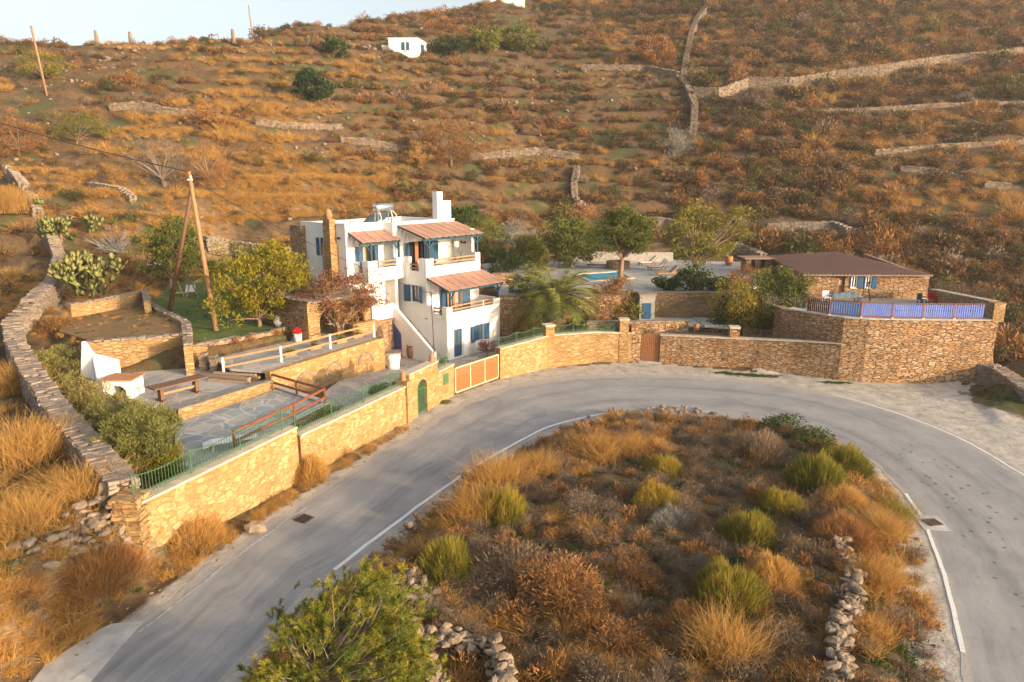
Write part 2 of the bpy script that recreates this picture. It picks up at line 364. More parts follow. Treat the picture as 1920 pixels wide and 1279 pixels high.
M['brownwood'] = planky('brown_wood', (.22, .09, .04), (.38, .17, .075), .6, (6, 6, 2))
M['gatewood'] = planky('gate_wood', (.30, .11, .035), (.42, .17, .055), .5, (1, 1, 10))
M['gateframe'] = plain('tan_frame', (.56, .40, .24), .5, .1)
M['pole'] = planky('pole_wood', (.22, .12, .06), (.40, .23, .12), .8, (6, 6, .8))
M['oldwood'] = planky('old_timber', (.20, .14, .10), (.36, .27, .19), .85, (4, 4, 4))
M['deepblue'] = planky('deep_blue_paint', (.03, .13, .45), (.06, .2, .58), .6, (.5, .5, .5))
M['fencepaint'] = planky('lilac_blue_paint', (.09, .15, .52), (.17, .24, .62), .6, (.5, .5, .5))
def mk_roofboards():
    n = NT('roof_boards'); f = n.noise(n.pos(kind='uv'), 3.5, 5, .7); w = n.n('ShaderNodeTexVoronoi'); w.inputs['Scale'].default_value = 1.6; n.l(n.pos(kind='pos'), w.inputs['Vector'])
    s = n.n('ShaderNodeSeparateColor'); n.l(w.outputs['Color'], s.inputs[0])
    c = n.mix(f, n.ramp(s.outputs[0], [(0, (.22, .11, .08)), (1, (.36, .21, .15))]), (.35, .205, .15)); m = n.col(c, .7); n.bump(f, .3, .01); return m
M['roofboard'] = mk_roofboards()
M['metalroof'] = plain('brown_metal_roof', (.28, .18, .14), .5, .15, 1.0)
M['green'] = plain('green_iron', (.06, .14, .07), .5, .2)
M['iron'] = plain('rusty_iron', (.09, .06, .045), .6, .4)
M['terracotta'] = plain('terracotta', (.42, .19, .09), .8, .35, 5)
M['clay'] = plain('dark_clay', (.30, .16, .09), .8, .35, 5)
M['whiteclay'] = plain('white_clay', (.72, .68, .60), .7, .15, 5)
M['steel'] = plain('steel', (.62, .63, .65), .25, .1, metal=.9)
M['plasticwhite'] = plain('white_plastic', (.75, .74, .72), .4, .05)
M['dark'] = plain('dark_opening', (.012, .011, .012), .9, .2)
M['curtain'] = plain('curtain', (.62, .55, .46), .9, .1)
M['orange'] = plain('orange_door', (.55, .28, .07), .6, .1)
M['black'] = plain('black_plastic', (.015, .015, .017), .5, .1)
M['red'] = plain('red_flowers', (.55, .02, .025), .6, .3)
M['navy'] = plain('navy_cover', (.03, .06, .16), .6, .2)
M['greycover'] = plain('grey_tarp', (.12, .16, .19), .6, .3)
M['cushion'] = plain('cream_cushion', (.70, .63, .54), .85, .08)
M['cable'] = plain('cable', (.03, .025, .02), .6, .1)
M['paint'] = plain('road_paint', (.62, .62, .60), .7, .35, 6)
M['render'] = plain('old_render', (.33, .31, .27), .85, .3, 1.5)
M['concrete'] = plain('concrete', (.44, .425, .395), .85, .3, 1.5)
M['earth'] = plain('dry_earth', (.24, .14, .075), .95, .5, 1.0)
def mk_glass():
    n = NT('window_glass'); n.b.inputs['Metallic'].default_value = 0; m = n.col((.06, .10, .13), .06); n.b.inputs['Specular IOR Level'].default_value = .9; return m
M['glass'] = mk_glass()
def mk_water():
    n = NT('pool_water'); f = n.noise(n.pos(), 1.6, 3, .5); m = n.col(n.ramp(f, [(.35, (.03, .36, .62)), (.65, (.08, .50, .74))]), .08); n.bump(n.noise(n.pos(), 5, 3), .15, .02); return m
M['water'] = mk_water()
def mk_lawn(name, c):
    n = NT(name); f = n.noise(n.pos(), 1.2, 6, .65); g = n.noise(n.pos(), 18, 3, .6)
    m = n.col(n.mix(.4, n.ramp(f, c), n.ramp(g, [(.3, (.4, .4, .4)), (.7, (1, 1, 1))]), 'MULTIPLY'), .95); n.bump(g, .8, .05); return m
M['lawn'] = mk_lawn('lawn_grass', [(.35, (.05, .10, .02)), (.5, (.09, .15, .03)), (.62, (.15, .14, .045)), (.75, (.07, .12, .025))])
M['drybed'] = mk_lawn('dry_bed', [(.3, (.30, .17, .075)), (.5, (.22, .13, .06)), (.65, (.13, .12, .04)), (.8, (.28, .17, .08))])
def mk_asphalt():
    n = NT('asphalt'); v = n.pos(); g = n.noise(v, 60, 2, .6); f = n.noise(v, .5, 5, .6)
    uv = n.n('ShaderNodeUVMap').outputs[0]; mp = n.n('ShaderNodeMapping'); mp.inputs['Scale'].default_value = (1.0, .06, 1); n.l(uv, mp.inputs[0])
    st = n.noise(mp.outputs[0], 2.1, 5, .62)                   # streaks running along the road
    mp2 = n.n('ShaderNodeMapping'); mp2.inputs['Scale'].default_value = (1, .15, 1); n.l(uv, mp2.inputs[0]); st2 = n.noise(mp2.outputs[0], 6, 4, .6)
    c = n.ramp(st, [(.32, (.17, .172, .178)), (.45, (.29, .288, .285)), (.62, (.36, .352, .34))])
    c = n.mix(.55, c, n.ramp(f, [(.3, (.21, .212, .215)), (.7, (.385, .375, .36))]))
    c = n.mix(.2, c, n.ramp(st2, [(.35, (.5, .5, .52)), (.55, (1, 1, 1))]), 'MULTIPLY')
    c = n.mix(.45, c, n.ramp(g, [(.3, (.45, .45, .45)), (.65, (1, 1, 1))]), 'MULTIPLY')
    # wheel tracks, repairs and cracks
    su = n.n('ShaderNodeSeparateXYZ'); n.l(uv, su.inputs[0]); uu = n.math('ADD', su.outputs[0], n.math('MULTIPLY', n.math('SUBTRACT', n.noise(mp.outputs[0], .5, 3), .5), 2.2))
    wv = n.n('ShaderNodeMath', operation='PINGPONG'); n.l(uu, wv.inputs[0]); wv.inputs[1].default_value = .95
    tr = n.math('MULTIPLY', n.ramp(wv.outputs[0], [(.0, (1, 1, 1)), (.42, (0, 0, 0))]), n.ramp(n.noise(mp.outputs[0], .9, 4, .6), [(.42, (0, 0, 0)), (.62, (1, 1, 1))]))
    c = n.mix(n.math('MULTIPLY', tr, .5), c, (.12, .122, .128))
    pn = n.noise(v, 1.1, 6, .75, 1); pv = n.n('ShaderNodeVectorMath', operation='ADD'); n.l(v, pv.inputs[0]); n.l(pn, pv.inputs[1])
    ck = n.n('ShaderNodeTexVoronoi', feature='DISTANCE_TO_EDGE'); ck.inputs['Scale'].default_value = .28; n.l(pv.outputs[0], ck.inputs['Vector'])
    c = n.mix(n.math('MULTIPLY', n.ramp(ck.outputs['Distance'], [(.004, (1, 1, 1)), (.012, (0, 0, 0))]), .12), c, (.07, .068, .065))
    cv = n.n('ShaderNodeTexVoronoi'); cv.inputs['Scale'].default_value = .28; n.l(pv.outputs[0], cv.inputs['Vector']); cs = n.n('ShaderNodeSeparateColor'); n.l(cv.outputs['Color'], cs.inputs[0])
    c = n.mix(.5, c, n.ramp(cs.outputs[0], [(0, (.86, .865, .88)), (.3, (1, 1, 1)), (1, (1, 1, 1))]), 'MULTIPLY')
    # oil spots / patches
    vo = n.n('ShaderNodeTexVoronoi'); vo.inputs['Scale'].default_value = 2.2; n.l(v, vo.inputs['Vector']); at = n.n('ShaderNodeAttribute'); at.attribute_name = 'spots'
    sp = n.math('MULTIPLY', n.ramp(n.math('ADD', vo.outputs['Distance'], n.math('MULTIPLY', n.math('SUBTRACT', n.noise(v, 7, 3), .5), .35)), [(.13, (1, 1, 1)), (.2, (0, 0, 0))]), at.outputs['Fac'])
    c = n.mix(n.math('MULTIPLY', sp, .8), c, (.05, .052, .058))
    ed = n.n('ShaderNodeAttribute'); ed.attribute_name = 'edge'
    ef = n.ramp(n.math('ADD', ed.outputs['Fac'], n.math('MULTIPLY', n.math('SUBTRACT', n.noise(v, 2.2, 5, .7), .5), .9)), [(.45, (0, 0, 0)), (.62, (1, 1, 1))])
    c = n.mix(ef, c, n.ramp(n.noise(v, 25, 3, .7), [(.3, (.22, .20, .175)), (.7, (.46, .42, .37))]))
    m = n.col(c, .85); n.bump(g, .35, .01); return m
M['asphalt'] = mk_asphalt()
def mk_ground():
    n = NT('dry_hill_ground'); v = n.pos()
    a = n.noise(v, .09, 5, .6); b = n.noise(v, .8, 6, .7); c = n.noise(v, 5, 5, .7); d = n.noise(n.pos((1, 1, .3)), .25, 4, .6)
    c1 = n.ramp(b, [(.28, (.045, .034, .022)), (.42, (.10, .062, .033)), (.55, (.17, .105, .048)), (.68, (.07, .056, .03)), (.8, (.19, .135, .08))])
    c1 = n.mix(.5, c1, n.ramp(c, [(.3, (.35, .32, .30)), (.7, (1.0, .98, .95))]), 'MULTIPLY')
    gr = n.ramp(n.math('ADD', d, n.math('MULTIPLY', c, .25)), [(.66, (0, 0, 0)), (.74, (1, 1, 1))])
    c1 = n.mix(n.math('MULTIPLY', gr, .75), c1, (.055, .075, .025))
    # rocky risers: steep faces show stone
    ge = n.n('ShaderNodeNewGeometry'); sx = n.n('ShaderNodeSeparateXYZ'); n.l(ge.outputs['Normal'], sx.inputs[0])
    rk = n.mix(.6, n.ramp(n.noise(n.pos((1, 1, 3.5)), 1.8, 7, .75), [(.32, (.07, .045, .025)), (.5, (.22, .14, .07)), (.68, (.36, .26, .15))]), n.ramp(n.noise(v, 11, 4, .7), [(.3, (.4, .36, .32)), (.7, (1, .98, .95))]), 'MULTIPLY')
    st = n.ramp(n.math('ADD', sx.outputs[2], n.math('MULTIPLY', n.math('SUBTRACT', a, .5), .9)), [(.56, (.7, .7, .7)), (.68, (0, 0, 0))])
    c1 = n.mix(st, c1, rk)
    gv = n.n('ShaderNodeAttribute'); gv.attribute_name = 'gravel'
    gf = n.ramp(n.math('ADD', gv.outputs['Fac'], n.math('MULTIPLY', n.math('SUBTRACT', b, .5), 1.1)), [(.35, (0, 0, 0)), (.6, (1, 1, 1))])
    gc = n.mix(.4, n.ramp(n.noise(v, 1.1, 6, .7), [(.3, (.26, .235, .20)), (.5, (.42, .385, .33)), (.7, (.54, .50, .44))]), n.ramp(n.noise(v, 40, 3, .7), [(.3, (.3, .3, .3)), (.6, (1, 1, 1))]), 'MULTIPLY')
    c1 = n.mix(gf, c1, gc)
    m = n.col(c1, .95); n.bump(n.math('ADD', b, n.math('MULTIPLY', c, .5)), .8, .12); return m
M['ground'] = mk_ground()
def leafmat(name, cols, trans=.25, rough=.7, posvar=0):
    """colour from the per-leaf value, shifted per instance by Object Info Random"""
    n = NT(name); a = n.n('ShaderNodeAttribute'); a.attribute_name = 'v'; oi = n.n('ShaderNodeObjectInfo')
    f = n.math('ADD', n.math('MULTIPLY', a.outputs['Fac'], .62), n.math('MULTIPLY', oi.outputs['Random'], .38))
    if posvar:
        big = n.noise(n.pos(), .05, 3, .6); f = n.math('ADD', f, n.math('MULTIPLY', n.math('SUBTRACT', big, .5), posvar))
    c = n.ramp(f, [(i/(len(cols)-1), k) for i, k in enumerate(cols)])
    n.col(c, rough); n.b.inputs['Specular IOR Level'].default_value = .15
    if trans:
        tr = n.n('ShaderNodeBsdfTranslucent'); n.l(c, tr.inputs[0]); mx = n.n('ShaderNodeMixShader'); mx.inputs[0].default_value = trans
        n.l(n.b.outputs[0], mx.inputs[1]); n.l(tr.outputs[0], mx.inputs[2]); n.l(mx.outputs[0], n.out.inputs[0])
    return n.m
L = {}
L['scrub'] = leafmat('scrub_leaves', [(.045, .036, .02), (.12, .068, .030), (.24, .115, .042), (.11, .075, .034), (.055, .055, .024), (.24, .14, .058)], .2, posvar=.9)
L['rust'] = leafmat('rust_twigs', [(.10, .05, .02), (.24, .115, .04), (.36, .18, .06), (.24, .13, .06)], .2)
L['greyscrub'] = leafmat('grey_twigs', [(.09, .068, .048), (.18, .135, .095), (.27, .19, .12), (.17, .11, .065)], .15)
L['straw'] = leafmat('straw_grass', [(.26, .13, .035), (.44, .245, .07), (.54, .33, .10), (.34, .165, .045)], .3)
L['broom'] = leafmat('broom_green', [(.06, .07, .014), (.15, .15, .025), (.30, .24, .035), (.42, .24, .04)], .3)
L['gardenpine'] = leafmat('garden_pine_leaves', [(.045, .06, .015), (.10, .12, .025), (.20, .19, .035), (.38, .23, .04)], .3)
L['olive'] = leafmat('olive_green', [(.045, .06, .015), (.12, .14, .028), (.22, .215, .04), (.33, .28, .06)], .3)
L['pine'] = leafmat('pine_needles', [(.025, .055, .012), (.08, .12, .02), (.22, .22, .03), (.48, .33, .035)], .3)
L['darkgreen'] = leafmat('dark_green', [(.012, .03, .010), (.03, .055, .018), (.06, .09, .025), (.10, .12, .03)], .2)
L['citrus'] = leafmat('citrus_leaves', [(.06, .075, .01), (.14, .15, .016), (.26, .22, .02), (.34, .26, .03)], .35)
L['oleander'] = leafmat('oleander_leaves', [(.06, .09, .025), (.15, .16, .045), (.26, .23, .07), (.36, .26, .11)], .3)
L['autumn'] = leafmat('autumn_leaves', [(.08, .07, .02), (.20, .11, .035), (.30, .14, .05), (.17, .15, .04)], .3)
L['boug'] = leafmat('bougainvillea_leaves', [(.10, .08, .02), (.20, .13, .04), (.24, .12, .05), (.25, .08, .09), (.24, .16, .05)], .3)
L['palm'] = leafmat('palm_leaves', [(.05, .075, .018), (.12, .14, .035), (.22, .21, .05), (.36, .26, .08)], .2)
L['cactus'] = leafmat('cactus_pads', [(.07, .10, .035), (.13, .16, .05), (.21, .21, .07), (.28, .22, .07)], 0)
L['grassgreen'] = leafmat('green_grass', [(.03, .06, .012), (.06, .10, .02), (.11, .13, .03)], .3)
L['grey'] = leafmat('silver_leaves', [(.16, .17, .14), (.26, .26, .22), (.34, .32, .26)], .2)
M['bark'] = planky('bark', (.14, .09, .06), (.30, .20, .13), .9, (6, 6, 1.5))
M['greybark'] = planky('grey_bark', (.22, .18, .14), (.40, .32, .25), .9, (6, 6, 1.5))
# ------------------------------------------------------------ plant meshes
def quads(c, d, w, ln, nrm=None, rs=nr):
    """n leaf quads: centre c (n,3), direction d (n,3), width w, length ln"""
    n = len(c); d = d/(np.linalg.norm(d, axis=1, keepdims=True)+1e-9)
    r = rs.normal(size=(n, 3)); s = np.cross(d, r); s /= np.linalg.norm(s, axis=1, keepdims=True)+1e-9
    w = np.broadcast_to(w, (n,))[:, None]; ln = np.broadcast_to(ln, (n,))[:, None]
    v = np.stack([c-d*ln*.5-s*w*.25, c-d*ln*.1+s*w*.5, c+d*ln*.5, c-d*ln*.1-s*w*.5], 1).reshape(-1, 3)
    return v, np.arange(4*n).reshape(-1, 4)
def blades(b, d, w, ln, droop=.4, seg=2, rs=nr):
    """curved grass blades: base b, direction d; each a strip of seg quads tapering to a point"""
    n = len(b); d = d/(np.linalg.norm(d, axis=1, keepdims=True)+1e-9)
    s = np.cross(d, rs.normal(size=(n, 3))); s /= np.linalg.norm(s, axis=1, keepdims=True)+1e-9
    w = np.broadcast_to(w, (n,))[:, None]; ln = np.broadcast_to(ln, (n,))[:, None]; rows = []
    for k in range(seg+1):
        t = k/seg; p = b+d*ln*t; p = p+np.array([0, 0, -1])*(droop*ln*t*t*.5)+d*[1, 1, 0]*(droop*ln*t*t*.4)
        ww = w*(1-t*.85)*.5; rows += [p-s*ww, p+s*ww]
    v = np.stack(rows, 1).reshape(-1, 3); m = 2*(seg+1); base = (np.arange(n)*m)[:, None, None]
    q = np.array([[2*k, 2*k+1, 2*k+3, 2*k+2] for k in range(seg)])[None]
    return v, (base+q).reshape(-1, 4)
def merge(parts):
    vs = []; fs = []; o = 0
    for v, f in parts: vs.append(v); fs.append(f+o); o += len(v)
    return np.concatenate(vs), np.concatenate(fs)
def shrub_geo(r=1.0, h=.75, n=420, lw=.05, ll=.14, twig=60, seed=1, lumps=7, up=.5):
    """low dome of twigs and small leaves with a lumpy outline"""
    rs = np.random.RandomState(seed)
    lc = rs.normal(size=(lumps, 3)); lc /= np.linalg.norm(lc, axis=1, keepdims=True); lc[:, 2] = abs(lc[:, 2])*.9; lc *= rs.uniform(.35, .62, (lumps, 1)); lr = rs.uniform(.34, .55, lumps)
    k = rs.randint(0, lumps, n); dd = rs.normal(size=(n, 3)); dd /= np.linalg.norm(dd, axis=1, keepdims=True)
    p = lc[k]+dd*(lr[k]*rs.uniform(.72, 1.03, n))[:, None]; p[:, 2] = np.abs(p[:, 2])
    dirs = p*[1, 1, up+.5]+rs.normal(size=(n, 3))*.35
    P_ = p*[r, r, h*1.15]
    v, f = quads(P_, dirs, rs.uniform(.6, 1.3, n)*lw, rs.uniform(.6, 1.4, n)*ll, rs=rs)
    fv = np.clip(.25+.5*rs.rand(n)+.25*rs.rand(lumps)[k], 0, 1)
    if twig:
        b = np.zeros((twig, 3)); b[:, :2] = rs.normal(size=(twig, 2))*.08*r; d = rs.normal(size=(twig, 3)); d[:, 2] = abs(d[:, 2])+.35
        d /= np.linalg.norm(d, axis=1, keepdims=True); v2, f2 = blades(b, d*[r, r, h], min(.02*r+.004, .012), rs.uniform(.7, .98, twig)*(r+h)*.5, .1, 2, rs)
        v, f = merge([(v, f), (v2, f2)]); fv = np.concatenate([fv, np.full(len(f2), .12)])
    return v, f, fv
def tuft_geo(r=.5, h=.8, n=110, w=.02, droop=.6, seed=1, spread=.5):
    rs = np.random.RandomState(seed); b = np.zeros((n, 3)); b[:, :2] = rs.normal(size=(n, 2))*r*.22
    d = np.concatenate([rs.normal(size=(n, 2))*spread, np.ones((n, 1))], 1)
    v, f = blades(b, d, w, rs.uniform(.55, 1.1, n)*h, droop, 3, rs); return v, f, np.repeat(rs.rand(n), 3)
def broom_geo(r=.7, h=.9, n=900, seed=1, w=.012):
    """dense fuzzy ball of short upright green stems over an older core"""
    rs = np.random.RandomState(seed); d = rs.normal(size=(n, 3)); d[:, 2] = abs(d[:, 2])*1.1+.05; d /= np.linalg.norm(d, axis=1, keepdims=True)
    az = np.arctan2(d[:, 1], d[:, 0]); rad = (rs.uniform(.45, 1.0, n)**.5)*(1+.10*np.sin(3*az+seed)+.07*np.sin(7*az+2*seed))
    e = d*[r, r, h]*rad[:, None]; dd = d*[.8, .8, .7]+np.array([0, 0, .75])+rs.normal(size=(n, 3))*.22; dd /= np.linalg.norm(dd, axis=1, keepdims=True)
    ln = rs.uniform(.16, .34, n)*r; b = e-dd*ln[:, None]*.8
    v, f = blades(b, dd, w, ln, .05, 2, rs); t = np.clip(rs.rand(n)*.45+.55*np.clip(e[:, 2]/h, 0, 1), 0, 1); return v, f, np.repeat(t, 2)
# ------------------------------------------------------------ ground sheet (fan grid reaching behind the ridge)
def ground():
    ys = [-30, -20, -10, -4, 0, 4, 8]; y = 11.0
    while y < 330: ys.append(y); y += .0075*(y+12)
    while y < 1500: ys.append(y); y *= 1.15
    ts = np.linspace(-1.15, 1.15, 560); ys = np.array(ys)
    X = ts[None, :]*(np.maximum(ys, 0)+20)[:, None]*.95; Y = np.repeat(ys[:, None], len(ts), 1)
    Z = np.zeros(X.shape)
    for i in range(0, len(ys), 40): Z[i:i+40] = terrain(X[i:i+40], Y[i:i+40])
    g = np.clip(1-dline(X, Y, ROAD_OUT)/3.0, 0, 1)*.8; g2 = np.clip(1-dline(X, Y, ROAD_IN)/1.3, 0, 1)*.75
    dro = dline(X, Y, ROAD_OUT); shoulder = np.maximum(inpoly(X, Y, PADS[-2][0]).astype(float), ((X > 17) & (Y < 47))*(1-sst(dro, 4.0, 7.0)))*(~inpoly(X, Y, ROADPOLY))
    left = (X < -6) & (Y < 38); g = np.where(left, np.clip(1-dline(X, Y, ROAD_OUT)/.95, 0, 1), g)
    rg = (X > 11) & (X < 19) & (Y < 24) & (X > np.interp(Y, [8, 16, 20, 24], [8.3, 10.7, 12.2, 14.5]))
    g = np.where(Y < 60, np.maximum(np.maximum(g, g2), np.maximum(shoulder*.95, rg*.85)), 0)
    nY, nX = X.shape; v = np.stack([X, Y, Z], -1).reshape(-1, 3)
    i = np.arange(nY-1)[:, None]*nX+np.arange(nX-1)[None]; f = np.stack([i, i+1, i+nX+1, i+nX], -1).reshape(-1, 4)
    o = arr_obj('ground', v, f, M['ground'], smooth=True); tag(o, kind='structure')
    a = o.data.attributes.new('gravel', 'FLOAT', 'POINT'); a.data.foreach_set('value', g.ravel().astype(np.float32))
ground()
def resamp(pts, n):
    p = np.array(pts, float); d = np.concatenate([[0], np.cumsum(np.hypot(*np.diff(p[:, :2], axis=0).T))]); t = np.linspace(0, d[-1], n)
    return np.stack([np.interp(t, d, p[:, k]) for k in range(p.shape[1])], 1), t
def road():
    N, K = 420, 14; a, ta = resamp(ROAD_OUT, N); b, tb = resamp(ROAD_IN, N)
    a = a+np.stack([vn(ta*1.1, ta*0)-.5, vn(ta*1.1, ta*0+9)-.5], 1)*.35; b = b+np.stack([vn(tb*1.1, tb*0+20)-.5, vn(tb*1.1, tb*0+29)-.5], 1)*.25
    w = np.linspace(0, 1, K); v = a[:, None]*(1-w)[None, :, None]+b[:, None]*w[None, :, None]
    wd = np.hypot(*(a-b).T); v = np.concatenate([v, np.full((N, K, 1), .008)], 2)
    i = np.arange(N-1)[:, None]*K+np.arange(K-1)[None]; f = np.stack([i, i+K, i+K+1, i+1], -1).reshape(-1, 4)
    o = arr_obj('road', v.reshape(-1, 3), f, M['asphalt']); tag(o, kind='structure')
    me = o.data; uv = np.stack([np.broadcast_to(w[None]*5.5, (N, K)), np.repeat(((ta+tb)/2)[:, None], K, 1)], -1).reshape(-1, 2)
    vi = np.empty(len(me.loops), int); me.loops.foreach_get('vertex_index', vi); me.uv_layers.new(name='UVMap').data.foreach_set('uv', uv[vi].ravel())
    dist_o = w[None]*wd[:, None]; dist_i = (1-w)[None]*wd[:, None]
    bend = ((b[:, 1] > 26) | (b[:, 0] > 8))[:, None]
    e = np.maximum(np.clip(1-dist_o/np.where(bend, 1.6, .7), 0, 1), np.clip(1-dist_i/.5, 0, 1))
    at = me.attributes.new('edge', 'FLOAT', 'POINT'); at.data.foreach_set('value', e.ravel().astype(np.float32))
    xx = v[..., 0]; yy = v[..., 1]; s = sst(xx, 13, 17)*sst(35-yy, 0, 4)*sst(1-np.abs(w-.56)/.28, 0, .4)[None]
    at = me.attributes.new('spots', 'FLOAT', 'POINT'); at.data.foreach_set('value', s.ravel().astype(np.float32))
road()
def strip(name, line, t0, t1, off, w, mat, z=.018, wob=.02):
    p, t = resamp(line, 500); L_ = t[-1]; n = np.zeros(p.shape); d = np.gradient(p, axis=0); n[:, 0] = -d[:, 1]; n[:, 1] = d[:, 0]; n /= np.hypot(*n.T)[:, None]
    k = (t >= t0*L_) & (t <= t1*L_); q = p[k]; m = n[k]; wv = (vn(t[k]*1.5, t[k]*0+5)-.5)[:, None]*wob*2
    a = q+m*(off+wv-w/2); b = q+m*(off+wv*1.4+w/2); vs = np.concatenate([np.c_[a, np.full(len(a), z)], np.c_[b, np.full(len(b), z)]])
    i = np.arange(len(a)-1); f = np.stack([i, i+1, i+1+len(a), i+len(a)], 1); return tag(arr_obj(name, vs, f, mat), kind='structure')
def tof(line, pt):
    p, t = resamp(line, 1000); return t[int(np.argmin(np.hypot(p[:, 0]-pt[0], p[:, 1]-pt[1])))]/t[-1]
def mk_paint():
    n = NT('worn_road_paint'); v = n.pos(); f = n.math('ADD', n.noise(v, 14, 5, .75), n.math('MULTIPLY', n.noise(v, 1.2, 3), .6))
    n.col(n.ramp(f, [(.84, (.66, .66, .64)), (1.0, (.30, .30, .29))]), .7); return n.m
M['paint'] = mk_paint()
strip('road_marking', ROAD_IN, tof(ROAD_IN, P2(640, 1078)), tof(ROAD_IN, P2(1170, 776)), .42, .16, M['paint'])
strip('road_marking', ROAD_IN, tof(ROAD_IN, P2(1692, 925)), tof(ROAD_IN, P2(1772, 1222)), .10, .13, M['paint'])
strip('road_marking', ROAD_OUT, tof(ROAD_OUT, P2(1560, 738)), tof(ROAD_OUT, P2(1990, 925)), -.25, .12, M['paint'])
M['fadedpaint'] = plain('faded_paint', (.40, .385, .36), .8, .4, 5)
strip('road_marking', ROAD_OUT, tof(ROAD_OUT, P2(95, 1279)), tof(ROAD_OUT, P2(560, 945)), -.45, .10, M['fadedpaint'], wob=.06)
# concrete aprons beside the road
mb = MB(); mb.prism([P2(60, 1279), P2(110, 1215), P2(210, 1170), P2(270, 1165), P2(160, 1290), P2(90, 1330)], -.3, .012); tag(mb.build('concrete_apron', M['concrete']), kind='structure')
mb = MB(); mb.prism([P2(1675, 1279), P2(1705, 1180), P2(1700, 1105), P2(1728, 1105), P2(1745, 1190), P2(1735, 1290)], -.3, .013); tag(mb.build('concrete_apron', M['concrete']), kind='structure')
mb = MB(); mb.prism([P2(1712, 966), P2(1758, 968), P2(1782, 996), P2(1732, 993)], -.3, .023); tag(mb.build('concrete_drain_surround', M['concrete']), kind='structure')
def grate(c, ang, w, l, label):
    t = thing('drain_grate', label, 'drain', (c[0], c[1], .03)); ca, sa = math.cos(ang), math.sin(ang)
    F_ = lambda x, y, z: (c[0]+x*ca-y*sa, c[1]+x*sa+y*ca, .03+z)
    f = MB(F_); f.box(-w/2, w/2, -l/2, -l/2+.04, 0, .03); f.box(-w/2, w/2, l/2-.04, l/2, 0, .03); f.box(-w/2, -w/2+.04, -l/2+.04, l/2-.04, 0, .03); f.box(w/2-.04, w/2, -l/2+.04, l/2-.04, 0, .03)
    f.build('frame', M['iron'], t); g = MB(F_)
    for i in range(9): x = -w/2+.07+i*(w-.14)/8; g.box(x-.012, x+.012, -l/2+.04, l/2-.04, .005, .022)
    g.build('bars', M['iron'], t); d = MB(F_); d.box(-w/2+.04, w/2-.04, -l/2+.04, l/2-.04, -.01, .004); d.build('pit', M['dark'], t)
grate(P2(570, 974), R(60), .55, .6, 'rusty iron drain grate at the left edge of the near road')
grate(P2(1748, 981), R(100), .5, .55, 'brown iron drain grate in a concrete patch beside the white line')
# ------------------------------------------------------------ walls
def offs(pts, d):
    n = len(pts); out = []
    for i in range(n):
        a = Vector(pts[max(i-1, 0)][:2]); b = Vector(pts[i][:2]); c = Vector(pts[min(i+1, n-1)][:2])
        t1 = (b-a).normalized() if (b-a).length > 1e-6 else (c-b).normalized(); t2 = (c-b).normalized() if (c-b).length > 1e-6 else t1
        n1 = Vector((-t1.y, t1.x)); n2 = Vector((-t2.y, t2.x)); m = n1+n2
        m = m/max(m.length_squared, .5)*2; out.append((b.x+m.x*d, b.y+m.y*d))
    return out
def wall_mb(mb, pts, t, zb, zt, off=0):
    """polyline wall; pts (x,y), zb/zt lists or numbers; off shifts the centre line to the left of travel"""
    n = len(pts); zb = zb if isinstance(zb, (list, tuple)) else [zb]*n; zt = zt if isinstance(zt, (list, tuple)) else [zt]*n
    a = offs(pts, off+t/2); b = offs(pts, off-t/2); vs = []
    for i in range(n): vs += [(*a[i], zb[i]), (*b[i], zb[i]), (*b[i], zt[i]), (*a[i], zt[i])]
    fs = [(0, 1, 2, 3), ((n-1)*4+3, (n-1)*4+2, (n-1)*4+1, (n-1)*4)]
    for i in range(n-1):
        k = i*4
        for j in range(4): fs.append((k+j, k+4+j, k+4+(j+1) % 4, k+(j+1) % 4))
    mb.add(vs, fs)
    return mb
def retaining(label, pts, zb, zt, t=.45, off=0, mat='wallstone', cap=None, name='retaining_wall', capw=.06, caph=.07, rough_top=False, group=None, cat='stone wall'):
    n = len(pts); c = pts[0]; zt_ = zt if isinstance(zt, (list, tuple)) else [zt]*n
    th_ = thing(name, label, cat, (c[0], c[1], zb if not isinstance(zb, (list, tuple)) else zb[0]), group)
    m = MB(); wall_mb(m, pts, t, zb, zt, off); m.build('wall_body', M[mat], th_)
    if cap:
        m = MB(); wall_mb(m, pts, t+capw, [z+.002 for z in zt_], [z+caph for z in zt_], off); m.build('coping', M[cap], th_)
    if rough_top:
        m = MB(); p, tt = resamp([(a[0], a[1], z) for a, z in zip(pts, zt_)], max(3, int(sum(math.dist(pts[i], pts[i+1]) for i in range(n-1))/.42)))
        for i in range(len(p)-1):
            d = Vector((p[i+1]-p[i])[:2]); L_ = d.length; d.normalize(); nn_ = Vector((-d.y, d.x)); cc = Vector((p[i][0], p[i][1]))+nn_*off
            for s in ((-.25, .25) if rnd.random() < .6 else (0,)):
                ww = t*(.27 if s else .52)*rnd.uniform(.9, 1.2); q = cc+nn_*(s*t)+d*L_*.5; a_ = rnd.uniform(-.18, .18); dx = Vector((d.x*math.cos(a_)-d.y*math.sin(a_), d.x*math.sin(a_)+d.y*math.cos(a_)))
                hh = rnd.uniform(.03, .075); m.obox((q.x, q.y, p[i][2]+hh+rnd.uniform(-.01, .03)), (dx.x*L_*.5*rnd.uniform(.8, 1.02), dx.y*L_*.5, 0), (-dx.y*ww, dx.x*ww, rnd.uniform(-.02, .02)), (0, 0, hh))
        m.build('coping_stones', M['slab'], th_, jit=.025)
    return th_
